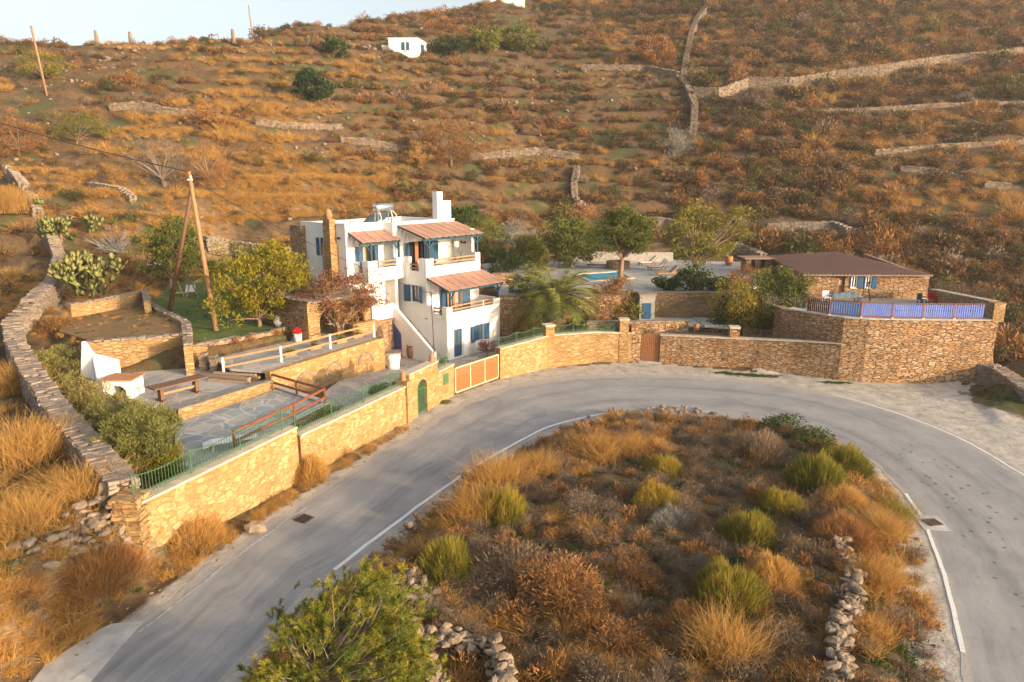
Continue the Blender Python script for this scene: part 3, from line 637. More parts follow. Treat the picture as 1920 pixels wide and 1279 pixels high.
def stone_pile(mb, pts, zt, hgt, t, sz=.3, faces=(1, -1), top=True):
    """real stones laid in courses on the faces and the top of a dry wall"""
    n = len(pts); Lt = sum(math.dist(pts[i][:2], pts[i+1][:2]) for i in range(n-1)); p, tt = resamp([(a[0], a[1], z, h) for a, z, h in zip(pts, zt, hgt)], max(2, int(Lt/sz)))
    for i in range(len(p)-1):
        d = Vector((p[i+1]-p[i])[:2]); Ls = max(d.length, .01); d.normalize(); nn_ = Vector((-d.y, d.x)); z1 = p[i][2]; z0 = z1-p[i][3]
        for sgn in faces:
            z = z0+rnd.uniform(-.1, .05)
            while z < z1-.05:
                h = rnd.uniform(.06, .17); L2 = Ls*rnd.uniform(.4, .65); q = Vector((p[i][0], p[i][1]))+d*(Ls*.5+rnd.uniform(-.12, .12)*Ls)+nn_*sgn*(t/2-.09+rnd.uniform(-.035, .05)); a_ = rnd.uniform(-.1, .1)
                dx = Vector((d.x*math.cos(a_)-d.y*math.sin(a_), d.x*math.sin(a_)+d.y*math.cos(a_)))
                mb.obox((q.x, q.y, z+h/2), (dx.x*L2, dx.y*L2, rnd.uniform(-.02, .02)), (-dx.y*.15, dx.x*.15, 0), (0, 0, h*.48)); z += h*.97
        if top:
            for s in (-.25, .25):
                q = Vector((p[i][0], p[i][1]))+d*(Ls*.5)+nn_*(s*t+rnd.uniform(-.04, .04)); a_ = rnd.uniform(-.25, .25); dx = Vector((d.x*math.cos(a_)-d.y*math.sin(a_), d.x*math.sin(a_)+d.y*math.cos(a_))); w = t*rnd.uniform(.25, .36)
                mb.obox((q.x, q.y, z1+rnd.uniform(0, .04)), (dx.x*Ls*.52, dx.y*Ls*.52, rnd.uniform(-.02, .02)), (-dx.y*w, dx.x*w, rnd.uniform(-.02, .02)), (0, 0, rnd.uniform(.03, .07)))
def dry_wall(label, pts, zt, hgt, t=.7, sz=.34, faces=(1, -1), group='dry stone walls', jit=.03, mat='slab'):
    c = pts[0]; th_ = thing('dry_stone_wall', label, 'stone wall', (c[0], c[1], zt[0]-hgt[0]), group)
    m = MB(); wall_mb(m, pts, t-.22, [z-h-.3 for z, h in zip(zt, hgt)], [z-.04 for z in zt]); m.build('core', M['drystone'], th_)
    m = MB(); stone_pile(m, pts, zt, hgt, t, sz, faces); m.build('stones', M[mat], th_, jit=jit); return th_
# -- road wall, left stretch (two level sections), steps, arched door, to the sliding gate
A1 = P(262, 946, 2.5)[:2]; A2 = P(556, 803, 2.5)[:2]; A3 = P(765, 724, 2.05)[:2]; A3 = (A3[0], A3[1]); B1 = P(817, 712, 2.0)[:2]; B2 = P(850, 740, 0)[:2]
A2b = (A2[0]+(A3[0]-A2[0])*.02, A2[1]+(A3[1]-A2[1])*.02)
rt = thing('road_wall', 'pale golden mortared stone wall with white coping along the near left road', 'stone wall', (*A2, 0))
m = MB(); wall_mb(m, [A1, A2], .5, [-.3, -.3], 2.5, .25); m.build('wall_body', M['roadwall'], rt)
m = MB(); wall_mb(m, [A2b, A3], .5, [-.3, -.3], 2.05, .25); m.build('wall_body', M['roadwall'], rt)
m = MB(); wall_mb(m, [A1, A2], .62, 2.502, 2.58, .25); m.build('coping', M['coping'], rt)
m = MB(); wall_mb(m, [A2b, A3], .62, 2.052, 2.13, .25); m.build('coping', M['coping'], rt)
def facing(parent, a, b, z0, z1, n, off, seed):
    """flat irregular stones standing a little proud of the mortared face"""
    rs = random.Random(seed); A_, B_ = Vector(a[:2]), Vector(b[:2]); d = (B_-A_); L_ = d.length; d.normalize(); nn_ = Vector((d.y, -d.x)); pl = []; vs = []; fs = []; fv = []; tries = 0
    while len(pl) < n and tries < n*40:
        tries += 1; w = rs.uniform(.11, .32); h = w*rs.uniform(.32, .6); u = rs.uniform(w+.05, L_-w-.05); z = rs.uniform(z0+h, z1-h-.02)
        if any(abs(u-q[0]) < (w+q[2])*.93 and abs(z-q[1]) < (h+q[3])*.93 for q in pl): continue
        pl.append((u, z, w, h)); rr_ = [rs.uniform(.85, 1.25) for _ in range(8)]; k = rs.choice([4, 5, 5, 6]); th0 = math.pi/4 if k == 4 else rs.uniform(0, 1); base = len(vs); tl = rs.uniform(-.15, .15)
        for dd_, sc in ((-.01, 1.0), (.018, .92)):
            for i in range(k):
                an = th0+2*math.pi*i/k; r_ = rr_[i]*sc; x, y = w*r_*math.cos(an), h*r_*math.sin(an); x, y = x*math.cos(tl)-y*math.sin(tl), x*math.sin(tl)+y*math.cos(tl); p = A_+d*(u+x)+nn_*(off+dd_); vs.append((p.x, p.y, min(z1-.01, z+y)))
        fs.append(tuple(base+k+i for i in range(k)));
        for i in range(k): fs.append((base+i, base+(i+1) % k, base+k+(i+1) % k, base+k+i))
    m = MB(); m.add(vs, fs); return m.build('facing_stones', M['facing'], parent)
def mk_facing():
    n = NT('facing_stones'); v = n.pos(); vo = n.n('ShaderNodeTexVoronoi'); vo.inputs['Scale'].default_value = 2.4; n.l(v, vo.inputs['Vector']); s_ = n.n('ShaderNodeSeparateColor'); n.l(vo.outputs['Color'], s_.inputs[0]); f = n.noise(v, 9, 5, .65)
    n.col(n.mix(.4, n.ramp(s_.outputs[0], [(0, (.34, .18, .07)), (.4, (.42, .26, .11)), (.7, (.50, .35, .18)), (1, (.38, .22, .09))]), n.ramp(f, [(.3, (.55, .48, .4)), (.7, (1, 1, 1))]), 'MULTIPLY'), .85); n.bump(f, .5, .02); return n.m
M['facing'] = mk_facing()
facing(rt, A1, A2, .0, 2.46, 230, 0, 1); facing(rt, A2b, A3, .0, 2.0, 170, 0, 2)
# arched door wall
dA = Vector(A3); dB = Vector(P(852, 741, 0)[:2]); dd = (dB-dA); DL = dd.length; dd.normalize(); dn = Vector((-dd.y, dd.x))
def DF(x, y, z): return (dA.x+dd.x*x+dn.x*y, dA.y+dd.y*x+dn.y*y, z)
aw = thing('arched_door_wall', 'golden stone wall with an arched doorway beside the sliding gate', 'stone wall', (*A3, 0))
x0 = .12; dx0, dx1, dr = .95, 2.0, .525; cxm = (dx0+dx1)/2
prof = [(x0, -.2), (dx0, -.2), (dx0, 1.5)]+[(cxm-dr*math.cos(math.pi*i/12), 1.5+dr*math.sin(math.pi*i/12)) for i in range(1, 12)]+[(dx1, 1.5), (dx1, -.2), (DL*.62, -.2), (DL*.62, 2.62), (x0, 2.62)]
def extrude(mb, prof, y0, y1):
    n = len(prof); mb.add([(x, y0, z) for x, z in prof]+[(x, y1, z) for x, z in prof], [tuple(range(n)), tuple(range(2*n-1, n-1, -1))]+[(i, n+i, n+(i+1) % n, (i+1) % n) for i in range(n)]); return mb
def extrude_tri(mb, prof, y0, y1):
    """as extrude, but for outlines with notches: caps are triangulated"""
    from mathutils.geometry import tessellate_polygon
    n = len(prof); tr = tessellate_polygon([[Vector((x, z, 0)) for x, z in prof]])
    fs = []
    for t_ in tr:
        a, b, c = t_; ar = (prof[b][0]-prof[a][0])*(prof[c][1]-prof[a][1])-(prof[c][0]-prof[a][0])*(prof[b][1]-prof[a][1])
        if ar < 0: b, c = c, b
        fs.append((a, b, c)); fs.append((n+a, n+c, n+b))
    fs += [(i, n+i, n+(i+1) % n, (i+1) % n) for i in range(n)]
    mb.add([(x, y0, z) for x, z in prof]+[(x, y1, z) for x, z in prof], fs); return mb
m = MB(DF); extrude_tri(m, prof, 0, .5); m.build('wall_body', M['roadwall'], aw)
m = MB(DF); m.box(x0-.05, DL*.62+.04, -.06, .56, 2.622, 2.69); m.box(DL*.62+.042, DL, -.06, .56, 1.952, 2.02); m.build('coping', M['coping'], aw)
m = MB(DF); m.box(DL*.62+.003, DL, 0, .5, -.2, 1.95); m.build('wall_body', M['roadwall'], aw)
m = MB(DF); m.box(x0-.4, x0-.003, -.12, .6, -.2, 2.3); m.box(x0-.44, x0+.0, -.16, .64, 2.302, 2.38); m.build('pier', M['roadwall'], aw)
m = MB(DF); nb = 9
dg = thing('arched_door', 'arched green iron door with orange wooden panel in the roadside wall', 'door', DF(cxm, .2, 0))
for i in range(nb):
    x = dx0+.06+i*(dx1-dx0-.12)/(nb-1); hh = 1.5+math.sqrt(max(0, dr**2-(x-cxm)**2)); m.box(x-.018, x+.018, .14, .18, .05, hh-.01)
m.box(dx0+.02, dx1-.02, .13, .19, 1.44, 1.49); m.box(dx0+.02, dx1-.02, .13, .19, .05, .1); m.build('bars', M['green'], dg)
m = MB(DF); m.box(dx0+.02, cxm-.03, .2, .23, .1, 1.43); m.build('panel', M['orange'], dg); m = MB(DF); m.box(cxm+.0, dx1-.02, .2, .23, .1, 1.43); m.build('panel', M['green'], dg)
m = MB(DF); sx_ = DL*.8; sbx = tag(m.box(sx_-.28, sx_+.28, -.05, -.005, 1.0, 1.65).build('meter_box_door', M['green'], loc=DF(sx_, 0, 1.0)), 'small green metal meter cupboard door set in the stone wall beside the sliding gate', 'cupboard')
# finials on the door wall: clay ornaments
def pot(c, prof, mat, label, name='clay_pot', cat='pot', group=None, rim=True):
    if not rim:
        m = MB(); m.lathe(c, prof, 18); return tag(m.build(name, M[mat], loc=c, smooth=True), label, cat, group)
    t = thing(name, label, cat, c, group); m = MB(); m.lathe(c, prof, 18); m.build('body', M[mat], t, smooth=True)
    r, z = prof[-1]; m = MB(); m.lathe((c[0], c[1], c[2]+z+.002), [(r*1.15, 0), (r*1.18, .05), (r*.8, .051), (r*.8, .01)], 18); m.build('rim', M[mat], t, smooth=False); return t
fin = [(.17, 0), (.19, .06), (.12, .1), (.16, .2), (.17, .3), (.1, .4), (.05, .44), (.07, .5), (.02, .58)]
pot(DF(x0-.2, .25, 2.38), fin, 'terracotta', 'small terracotta ornament on the low pillar left of the arched door', 'clay_finial', 'ornament')
pot(DF(DL*.62-.2, .25, 2.69), fin, 'terracotta', 'small terracotta ornament on the wall top right of the arched door', 'clay_finial', 'ornament')
# -- sliding gate
g0 = Vector(P(853, 741, 0)); g1 = Vector(P(935, 711, 0)); gd = (g1-g0); GL = gd.length; gd.normalize(); gn = Vector((-gd.y, gd.x, 0))
GF = lambda x, y, z: (g0.x+gd.x*x+gn.x*y, g0.y+gd.y*x+gn.y*y, z)
gt = thing('sliding_gate', 'wide orange slatted driveway gate in a pale tan frame', 'gate', tuple(g0))
m = MB(GF)
for x in (.05, GL/3+.02, 2*GL/3, GL-.05): m.box(x-.045, x+.045, -.03, .04, .16, 1.72)
m.box(.095, GL-.095, -.028, .038, .1, .19); m.box(.095, GL-.095, -.028, .038, 1.66, 1.75); m.build('frame', M['gateframe'], gt)
xs = [.095, GL/3-.025, GL/3+.065, 2*GL/3-.045, 2*GL/3+.045, GL-.095]
for a, b in zip(xs[::2], xs[1::2]):
    m = MB(GF)
    for k in range(16): z = .2+k*.0915; m.box(a+.003, b-.003, -.012, .012, z, z+.062)
    m.build('slat_panel', M['gatewood'], gt)
m = MB(GF); m.box(0, GL+.5, .02, .1, .0, .05); m.build('rail', M['iron'], gt)
# -- wall right of the gate, to the small brown door
C1 = P(938, 711, 0)[:2]; C2 = P(1028, 690, 0)[:2]; C3 = P(1112, 681, 0)[:2]; C4 = P(1187, 678, 0)[:2]; C4b = P(1199, 678, 0)[:2]; D1 = P(1236, 681, 0)[:2]; D2 = P(1400, 693, 0)[:2]; D3 = TW[3]
r2 = thing('road_wall', 'sunlit orange stone wall with pale coping between the sliding gate and the brown door', 'stone wall', (*C1, 0))
m = MB(); wall_mb(m, [C1, C2], .5, -.3, [2.05, 2.3], -.25*-1); m.build('wall_body', M['roadwall'], r2)
m = MB(); wall_mb(m, [C2, C3, C4], .5, -.3, [2.32, 2.25, 2.1], .25); m.build('wall_body', M['bedstone'], r2)
m = MB(); wall_mb(m, [C1, C2], .6, [2.052, 2.302], [2.12, 2.37], .25); m.build('coping', M['coping'], r2)
m = MB(); wall_mb(m, [C2, C3, C4], .6, [2.322, 2.252, 2.102], [2.4, 2.33, 2.17], .25); m.build('coping', M['coping'], r2)
def pier(parent, p, s, z0, z1, ang, mat='roadwall'):
    ca, sa = math.cos(ang)*s, math.sin(ang)*s; m = MB(); m.obox((p[0], p[1], (z0+z1)/2), (ca, sa, 0), (-sa, ca, 0), (0, 0, (z1-z0)/2)); m.build('pier', M[mat], parent)
    m = MB(); m.obox((p[0], p[1], z1+.062), (ca*1.12, sa*1.12, 0), (-sa*1.12, ca*1.12, 0), (0, 0, .06)); m.build('cap', M['coping'], parent)
pier(r2, (C2[0], C2[1]+.28), .33, -.3, 3.0, R(20)); pier(r2, (P2(1168, 679)[0], P2(1168, 679)[1]+.28), .33, -.3, 3.1, R(0), 'bedstone'); 
m = MB(); m.obox((C4b[0]-.32, C4b[1]+.27, 1.25), (.36, 0, 0), (0, .3, 0), (0, 0, 1.4)); m.build('pier', M['redstone'], r2)
bd = thing('brown_door', 'arched vertical plank wooden door in the middle of the road wall', 'door', (*C4b, 0)); dwx = Vector(D1)-Vector(C4b); DW = dwx.length; dwx.normalize()
BF = lambda x, y, z: (C4b[0]+dwx.x*x-dwx.y*y, C4b[1]+dwx.y*x+dwx.x*y, z)
m = MB(BF); nb = 9; wpl = (DW-.1)/nb
for i in range(nb):
    xx = .05+i*wpl; zt_ = 1.95+.22*math.sin(math.pi*(i+.5)/nb); m.box(xx+.012, xx+wpl-.012, .1, .14, .08, zt_)
m.build('planks', M['brownwood'], bd, bevel=.006); m = MB(BF); m.box(.05, DW-.05, .141, .17, .5, .6); m.box(.05, DW-.05, .141, .17, 1.5, 1.6); m.build('braces', M['brownwood'], bd)
m = MB(BF); m.box(-.1, DW+.1, -.2, .5, -.1, .07); m.build('door_step', M['concrete'], bd)
r3 = thing('road_wall', 'brownish layered stone wall right of the brown door with pale coping', 'stone wall', (*D1, 0))
m = MB(); wall_mb(m, [D1, D2, ((D2[0]+D3[0])/2, (D2[1]+D3[1])/2+.12), D3], .5, -.3, [2.05, 2.15, 2.3, 2.45], .25); m.build('wall_body', M['redstone'], r3)
m = MB(); wall_mb(m, [D1, D2, ((D2[0]+D3[0])/2, (D2[1]+D3[1])/2+.12), D3], .6, [2.052, 2.152, 2.302, 2.452], [2.13, 2.23, 2.38, 2.53], .25); m.build('coping', M['coping'], r3)
pp = P2(1374, 690); pier(r3, (pp[0], pp[1]+.3), .33, -.3, 2.85, R(-8), 'redstone')
facing(r2, C1, C2, .0, 2.0, 100, .0, 3)
# -- tall terrace wall under the blue fence
E1 = D3; E2 = TW[6]; E3 = (33.9, 54.3)
r4 = thing('terrace_wall', 'tall rust and ochre stone retaining wall under the blue picket fence', 'stone wall', (*E1, 0))
hyf = P2(1515, 597, DECK_Z)
m = MB(); wall_mb(m, [(19.2, 49.5), TW[0], TW[1], TW[2], E1, TW[4], TW[5], E2], .6, [-.3]*8, [DECK_Z-.15]*2+[DECK_Z]*6, .3); m.build('wall_body', M['redstone'], r4)
m = MB(); wall_mb(m, [E2, E3], .5, -.3, [DECK_Z+1.1, 4.45], .25); m.build('side_wall', M['redstone'], r4); m = MB(); wall_mb(m, [(E2[0]+.3, E2[1]+.7), E3], .58, [DECK_Z+1.102, 4.452], [DECK_Z+1.18, 4.53], .25); m.build('coping', M['coping'], r4)
m = MB(); m.obox((E2[0]-.05, E2[1]+.32, DECK_Z+.55), (.36, .0, 0), (0, .36, 0), (0, 0, .62)); m.build('pier', M['bedstone'], r4)
m = MB(); wall_mb(m, [TW[0], TW[1], TW[2], E1, TW[4], TW[5], E2], .68, DECK_Z+.003, DECK_Z+.07, .3); m.build('coping', M['concrete'], r4)
M['palewall'] = stone('pale_stone', 2.2, 5.5, [(.52, .50, .46), (.62, .60, .56), (.46, .42, .37), (.66, .64, .60)], (.36, .33, .28), .07, .3, .5)
# ------------------------------------------------------------ terraces: paving sheets and the walls that hold them
def sheet(name, poly, z, mat, th_=.12):
    m = MB(); m.prism(poly, (z-th_) if not isinstance(z, list) else [q-th_ for q in z], z); return tag(m.build(name, M[mat]), kind='structure')
sheet('patio_paving', PATIO, PATIO_Z, 'flag'); sheet('table_terrace_paving', TABLE, TABLE_Z, 'flaggrey')
sheet('pot_terrace_paving', POTS, POT_Z, 'flaggrey'); sheet('lawn', LAWN, LAWN_Z, 'lawn'); sheet('planting_bed', BED, BED_Z, 'drybed')
yz = [.95 if p[1] < 38.5 and p[0] < -6.5 else .25 for p in YARD]; yz[-1] = 1.0
YZ2 = list(yz)
sheet('courtyard_paving', [P2(600, 815, 1.1), P2(770, 738, .25), P2(815, 715, .25), P2(850, 703, .25), P2(936, 672, .25), W(6.2, -.6)[:2], W(6.2, 3)[:2], W(-1, 6)[:2], W(-5, 4.5)[:2], P2(700, 668, .25), P2(610, 735, .9)],
      [1.1, .3, .25, .25, .25, .25, .25, .25, .25, .3, .95], 'flaggrey', .3)
sheet('pool_terrace_paving', POOLDECK, POOL_Z, 'flagpool'); sheet('court_gravel', COURT, COURT_Z-.1, 'concrete')
sheet('court_paving', [P2(p[0], p[1], COURT_Z) for p in [(1290, 589), (1345, 587), (1366, 609), (1322, 611)]], COURT_Z, 'flagpool')
sheet('hut_terrace_floor', HUTYARD, HUT_Z, 'flaggrey')
def px_wall(label, pl, z, zb, t=.45, off=0, **k): return retaining(label, [P2(a, b, z) for a, b in pl], zb, z+.03, t, off, **k)
px_wall('golden stone retaining wall behind the picnic table, under the dry planting bed', [(160, 644), (352, 629), (352, 650)], BED_Z, 1.7, mat='bedstone', rough_top=True)
px_wall('curved golden stone wall holding up the lawn with the utility poles', [(352, 652), (430, 639), (510, 624), (545, 610), (556, 596)], LAWN_Z, 1.7, mat='bedstone', rough_top=True)
px_wall('short golden stone step wall at the back of the dry planting bed', [(128, 574), (200, 562), (272, 546), (276, 566)], UP_Z, 3.3, mat='bedstone', rough_top=True)
px_wall('low stone kerb wall running from the planting bed corner along the lawn edge', [(272, 568), (348, 606), (352, 628)], BED_Z+.12, 2.9, t=.5, mat='bedstone', rough_top=True)
px_wall('golden stone wall with blind arches below the row of flower boxes', [(506, 699), (620, 664), (720, 634)], POT_Z, .0, t=.4, off=.2, mat='roadwall')
px_wall('stone end wall at the house end of the flower box terrace', [(720, 634), (712, 600)], POT_Z, .0, t=.4, off=.2, mat='wallstone')
px_wall('low stone kerb between the table terrace and the blue flagstone patio', [(330, 770), (508, 715)], TABLE_Z+.12, 1.3, t=.35, mat='bedstone', cap='slab')
px_wall('pale stone edge of the flagstone patio facing the road', [(508, 724), (613, 757), (437, 846), (350, 895)], PATIO_Z, .3, t=.3, mat='wallstone', cap='concrete')
px_wall('rust coloured stone wall holding the pool terrace above the small court', [(1215, 549), (1310, 549), (1400, 549)], POOL_Z, .6, t=.6, mat='redstone', cap='slab')
px_wall('stone wall in the garden behind the palm and thick shrubs', [(935, 556), (1080, 558), (1215, 551)], POOL_Z-.05, .4, t=.5, mat='wallstone')
px_wall('low dark stone wall in front of the gravel court', [(1100, 604), (1225, 604), (1290, 602)], COURT_Z+.35, .4, t=.45, mat='wallstone', cap='slab')
px_wall('white-washed low stone wall behind the pool and loungers', [(1060, 472), (1160, 473), (1262, 474)], POOL_Z+1.0, 3.8, t=.5, mat='palewall')
px_wall('grey stone garden wall left of the pool behind the small trees', [(915, 480), (1000, 478), (1060, 476)], POOL_Z+.5, 3.8, t=.5, mat='wallstone', cap='slab')
print('setting done')
# ------------------------------------------------------------ the white house (frame: u along the front, v towards the back)
def HB(): return MB(W)
house = thing('white_house', 'white three storey flat roofed house with blue shutters, balconies and red board awnings', 'house', W(0, 0, 0))
def hpart(name, mat, boxes, parent=None, bevel=0.0):
    m = HB()
    for b in boxes: m.box(*b)
    return m.build(name, M[mat], parent or house, bevel=bevel)
G = YARD_Z-.35
# ground storey with openings cut as real recesses: facade strips around door and window
F1, F2 = 3.12, 6.25        # floor levels
LX = 5.85
hpart('ground_floor_wall', 'white', [(0, .68, 0, .3, G, 3.05), (1.72, 2.95, 0, .3, G, 3.05), (.68, 1.72, 0, .3, 2.42, 3.05), (2.95, 3.95, 0, .3, G, 1.15), (2.95, 3.95, 0, .3, 2.38, 3.05), (3.95, LX, 0, .3, G, 3.05),
    (0, .3, .3, 9, G, 3.05), (LX-.3, LX, .3, 9, G, 3.05), (.68, 1.72, .0, .3, G, .33)], bevel=.02)
hpart('lower_balcony_parapet', 'white', [(0, LX, 0, .28, 3.052, 3.68), (0, .28, .282, .5, 3.052, 4.14), (0, .56, 0-.003, .281, 3.682, 4.14), (LX-.72, LX, -.003, .281, 3.682, 4.14), (0, .28, .502, 1.45, 3.052, 3.5), (0, .28, 1.452, 2.0, 3.052, 4.1), (LX-.28, LX, .282, 2.0, 3.052, 4.14)], bevel=.02)
hpart('balcony_floor', 'flaggrey', [(.28, LX-.28, .28, 2.6, 3.0, 3.12)])
# middle storey
MV = 2.0
hpart('middle_floor_wall', 'white', [(0, 1.95, MV, MV+.3, 3.12, 5.96), (3.75, 5.7, MV, MV+.3, 3.12, 5.96), (1.95, 3.75, MV, MV+.3, 5.3, 5.96),
    (0, .3, MV+.3, 2.75, 3.053, 5.96), (0, .3, 3.65, 9, 3.053, 5.96), (0, .3, 2.75, 3.65, 3.053, 4.22), (0, .3, 2.75, 3.65, 5.45, 5.96), (5.4, 5.7, MV+.3, 9, 3.053, 5.96)], bevel=.02)
# upper balcony parapet (front v=2)
hpart('upper_balcony_parapet', 'white', [(0, 5.85, MV-.02, MV+.26, 5.962, 6.86), (0, .75, MV-.023, MV+.262, 6.862, 7.45), (5.3, 5.85, MV-.023, MV+.262, 6.862, 7.5), (-.02, .26, MV+.262, 2.75, 5.962, 7.45), (-.02, .26, 2.752, 3.75, 5.962, 6.5), (-.02, .26, 3.752, 4.4, 5.962, 7.5), (5.57, 5.85, MV+.262, 2.6, 5.962, 7.5)], bevel=.02)
hpart('balcony_floor', 'flaggrey', [(.26, 5.57, MV+.26, 4.7, 6.0, 6.2)])
# upper storey: right block wall v=4.7, side wall u=5.6
UV_ = 4.7; RZ = 9.95
hpart('upper_floor_wall', 'white', [(-.3, .95, UV_, UV_+.3, 5.9, RZ), (.95, 2.95, UV_, UV_+.3, 8.45, RZ), (2.95, 5.85, UV_, UV_+.3, 5.9, RZ), (5.57, 5.85, 2.602, UV_, 5.963, 9.3), (5.55, 5.85, UV_+.3, 10.9, 5.9, RZ), (.3, 5.55, 10.6, 10.9, 5.9, RZ)], bevel=.02)
LV = 5.7
hpart('left_wing_wall', 'white', [(-4.1, -3.35, LV, LV+.3, 3.4, RZ), (-3.35, -1.2, LV, LV+.3, 8.35, RZ), (-1.2, -.31, LV, LV+.3, 3.4, RZ), (-3.35, -1.2, LV, LV+.3, 3.4, 6.2), (-.6, -.3, UV_, LV-.001, 3.4, RZ),
    (-4.1, -3.8, LV+.3, 8.3, 3.4, RZ), (-4.1, -3.8, 8.75, 11.0, 3.4, RZ), (-4.1, -3.8, 8.3, 8.75, 3.4, 7.6), (-4.1, -3.8, 8.3, 8.75, 8.9, RZ), (-3.8, .298, 10.7, 10.9, 3.4, RZ)], bevel=.02)
hpart('recess_wall', 'white', [(-3.3, -.001, 6.2, 6.4, 3.0, 6.1)])
hpart('roof', 'roofwhite', [(-3.8, -.302, LV+.3, 10.7, RZ-.55, RZ-.35), (-.3, 5.55, UV_+.3, 10.6, RZ-.57, RZ-.353)])
# protruding rear corner mass (rough render) at the back left
hpart('rear_corner', 'wallstone', [(-4.5, -4.102, 10.4, 11.8, 4.5, RZ-.25), (-4.1, -2.5, 11.002, 11.8, 4.5, RZ-.25)])
# left balcony
hpart('left_balcony_parapet', 'white', [(-3.38, -.02, 4.28, 4.54, 5.92, 6.85), (-3.38, -2.55, 4.277, 4.542, 6.852, 7.4), (-.75, -.02, 4.277, 4.542, 6.852, 7.45), (-3.38, -3.12, 4.542, 4.95, 5.92, 7.4), (-3.38, -3.12, 4.952, 5.45, 5.92, 6.5), (-3.38, -3.12, 5.452, LV, 5.92, 7.3)], bevel=.02)
hpart('balcony_floor', 'flaggrey', [(-3.12, -.02, 4.54, LV, 5.93, 6.15)])
# wooden railings
def rail(u0, v0, u1, v1, z0, parent=house, n=2):
    m = HB()
    for i in range(n):
        z = z0+.14+i*.27; a = (u0, v0, z); b = (u1, v1, z); d = math.hypot(u1-u0, v1-v0); nx, ny = -(v1-v0)/d*.035, (u1-u0)/d*.035
        m.add([(u0-nx, v0-ny, z), (u1-nx, v1-ny, z), (u1+nx, v1+ny, z), (u0+nx, v0+ny, z), (u0-nx, v0-ny, z+.1), (u1-nx, v1-ny, z+.1), (u1+nx, v1+ny, z+.1), (u0+nx, v0+ny, z+.1)],
              [(0, 3, 2, 1), (4, 5, 6, 7), (0, 1, 5, 4), (1, 2, 6, 5), (2, 3, 7, 6), (3, 0, 4, 7)])
    return m.build('railing', M['rail'], parent)
rail(.56, .14, LX-.72, .14, 3.66); rail(.14, .5, .14, 1.45, 3.5); rail(.75, MV+.1, 5.3, MV+.1, 6.84); rail(.12, 2.75, .12, 3.75, 6.5); rail(-2.55, 4.4, -.75, 4.4, 6.83); rail(-3.25, 4.95, -3.25, 5.45, 6.5)
hpart('rail_post', 'white', [(4.0, 4.09, .1, .19, 3.682, 4.12)])
# doors and windows (frame: width along u on plane v, or along v on plane u)
def window(u0, u1, v, z0, z1, curtain=True, shut=(True, True), angle=0, door=False, mullions=2, depth=.16):
    w = hpart('door' if door else 'window', 'blue', [(u0, u0+.07, v+depth, v+depth+.06, z0, z1), (u1-.07, u1, v+depth, v+depth+.06, z0, z1), (u0+.07, u1-.07, v+depth, v+depth+.06, z1-.07, z1), (u0+.07, u1-.07, v+depth, v+depth+.06, z0, z0+(.5 if door else .07)), ((u0+u1)/2-.04, (u0+u1)/2+.04, v+depth-.004, v+depth+.055, z0+(.5 if door else .07), z1-.07)])
    hpart('pane', 'glass', [(u0+.07, u1-.07, v+depth+.025, v+depth+.035, z0, z1-.07)], w)
    hpart('interior', 'dark', [(u0, u1, v+.5, v+.52, z0, z1)], w)
    if curtain: hpart('curtain', 'curtain', [(u0+.1+.11*k, u0+.15+.11*k, v+.28, v+.31, z0+.02, z1-.04) for k in range(int((u1-u0-.2)/.11))], w)
    return w
def shutter(a, b, z0, z1, side=1, parent=house):
    """louvred leaf from (u,v) a to (u,v) b"""
    d = math.hypot(b[0]-a[0], b[1]-a[1]); ux, uy = (b[0]-a[0])/d, (b[1]-a[1])/d; f = lambda x, y, z: W(a[0]+ux*x-uy*y, a[1]+uy*x+ux*y, z)
    m = MB(f); m.box(0, .06, -.02, .02, z0, z1); m.box(d-.06, d, -.02, .02, z0, z1)
    for zz in (z0, (z0+z1)/2-.04, z1-.07): m.box(.06, d-.06, -.018, .018, zz, zz+.07)
    m.box(.06, d-.06, -.005, .005, z0+.07, z1-.07)
    n = int((z1-z0)/.07)
    for k in range(1, n):
        z = z0+k*(z1-z0)/n; m.add([(.06, -.012, z-.02), (d-.06, -.012, z-.02), (d-.06, .012, z+.025), (.06, .012, z+.025)], [(0, 1, 2, 3)])
    return m.build('shutter', M['blue'], parent)
dd_ = window(.76, 1.64, 0, .33, 2.4, False, door=True); hpart('door_frame', 'white', [(.68, .755, .1, .2, .33, 2.42), (1.645, 1.72, .1, .2, .33, 2.42)])
window(2.95, 3.95, 0, 1.15, 2.38); shutter((2.93, -.04), (2.42, -.16), 1.15, 2.38); shutter((3.97, -.04), (4.45, -.14), 1.15, 2.38)
hpart('sill', 'white', [(2.88, 4.02, -.08, -.001, 1.06, 1.148)])
# side (u=0) window with shutters
w_ = hpart('window', 'blue', [(.14, .2, 2.75, 2.82, 4.22, 5.45), (.14, .2, 3.58, 3.65, 4.22, 5.45), (.14, .2, 2.82, 3.58, 4.22, 4.29), (.14, .2, 2.82, 3.58, 5.38, 5.45), (.136, .196, 3.17, 3.23, 4.29, 5.38)])
hpart('pane', 'glass', [(.165, .175, 2.82, 3.58, 4.29, 5.38)], w_); hpart('interior', 'dark', [(.295, .31, 2.75, 3.65, 4.22, 5.45)], w_); hpart('curtain', 'curtain', [(.22, .25, 2.85+.1*k, 2.89+.1*k, 4.25, 5.42) for k in range(7)], w_)
hpart('sill', 'white', [(-.08, -.001, 2.65, 3.75, 4.13, 4.218)])
shutter((-.05, 2.72), (-.25, 2.2), 4.22, 5.45); shutter((-.05, 3.68), (-.22, 4.2), 4.22, 5.45)
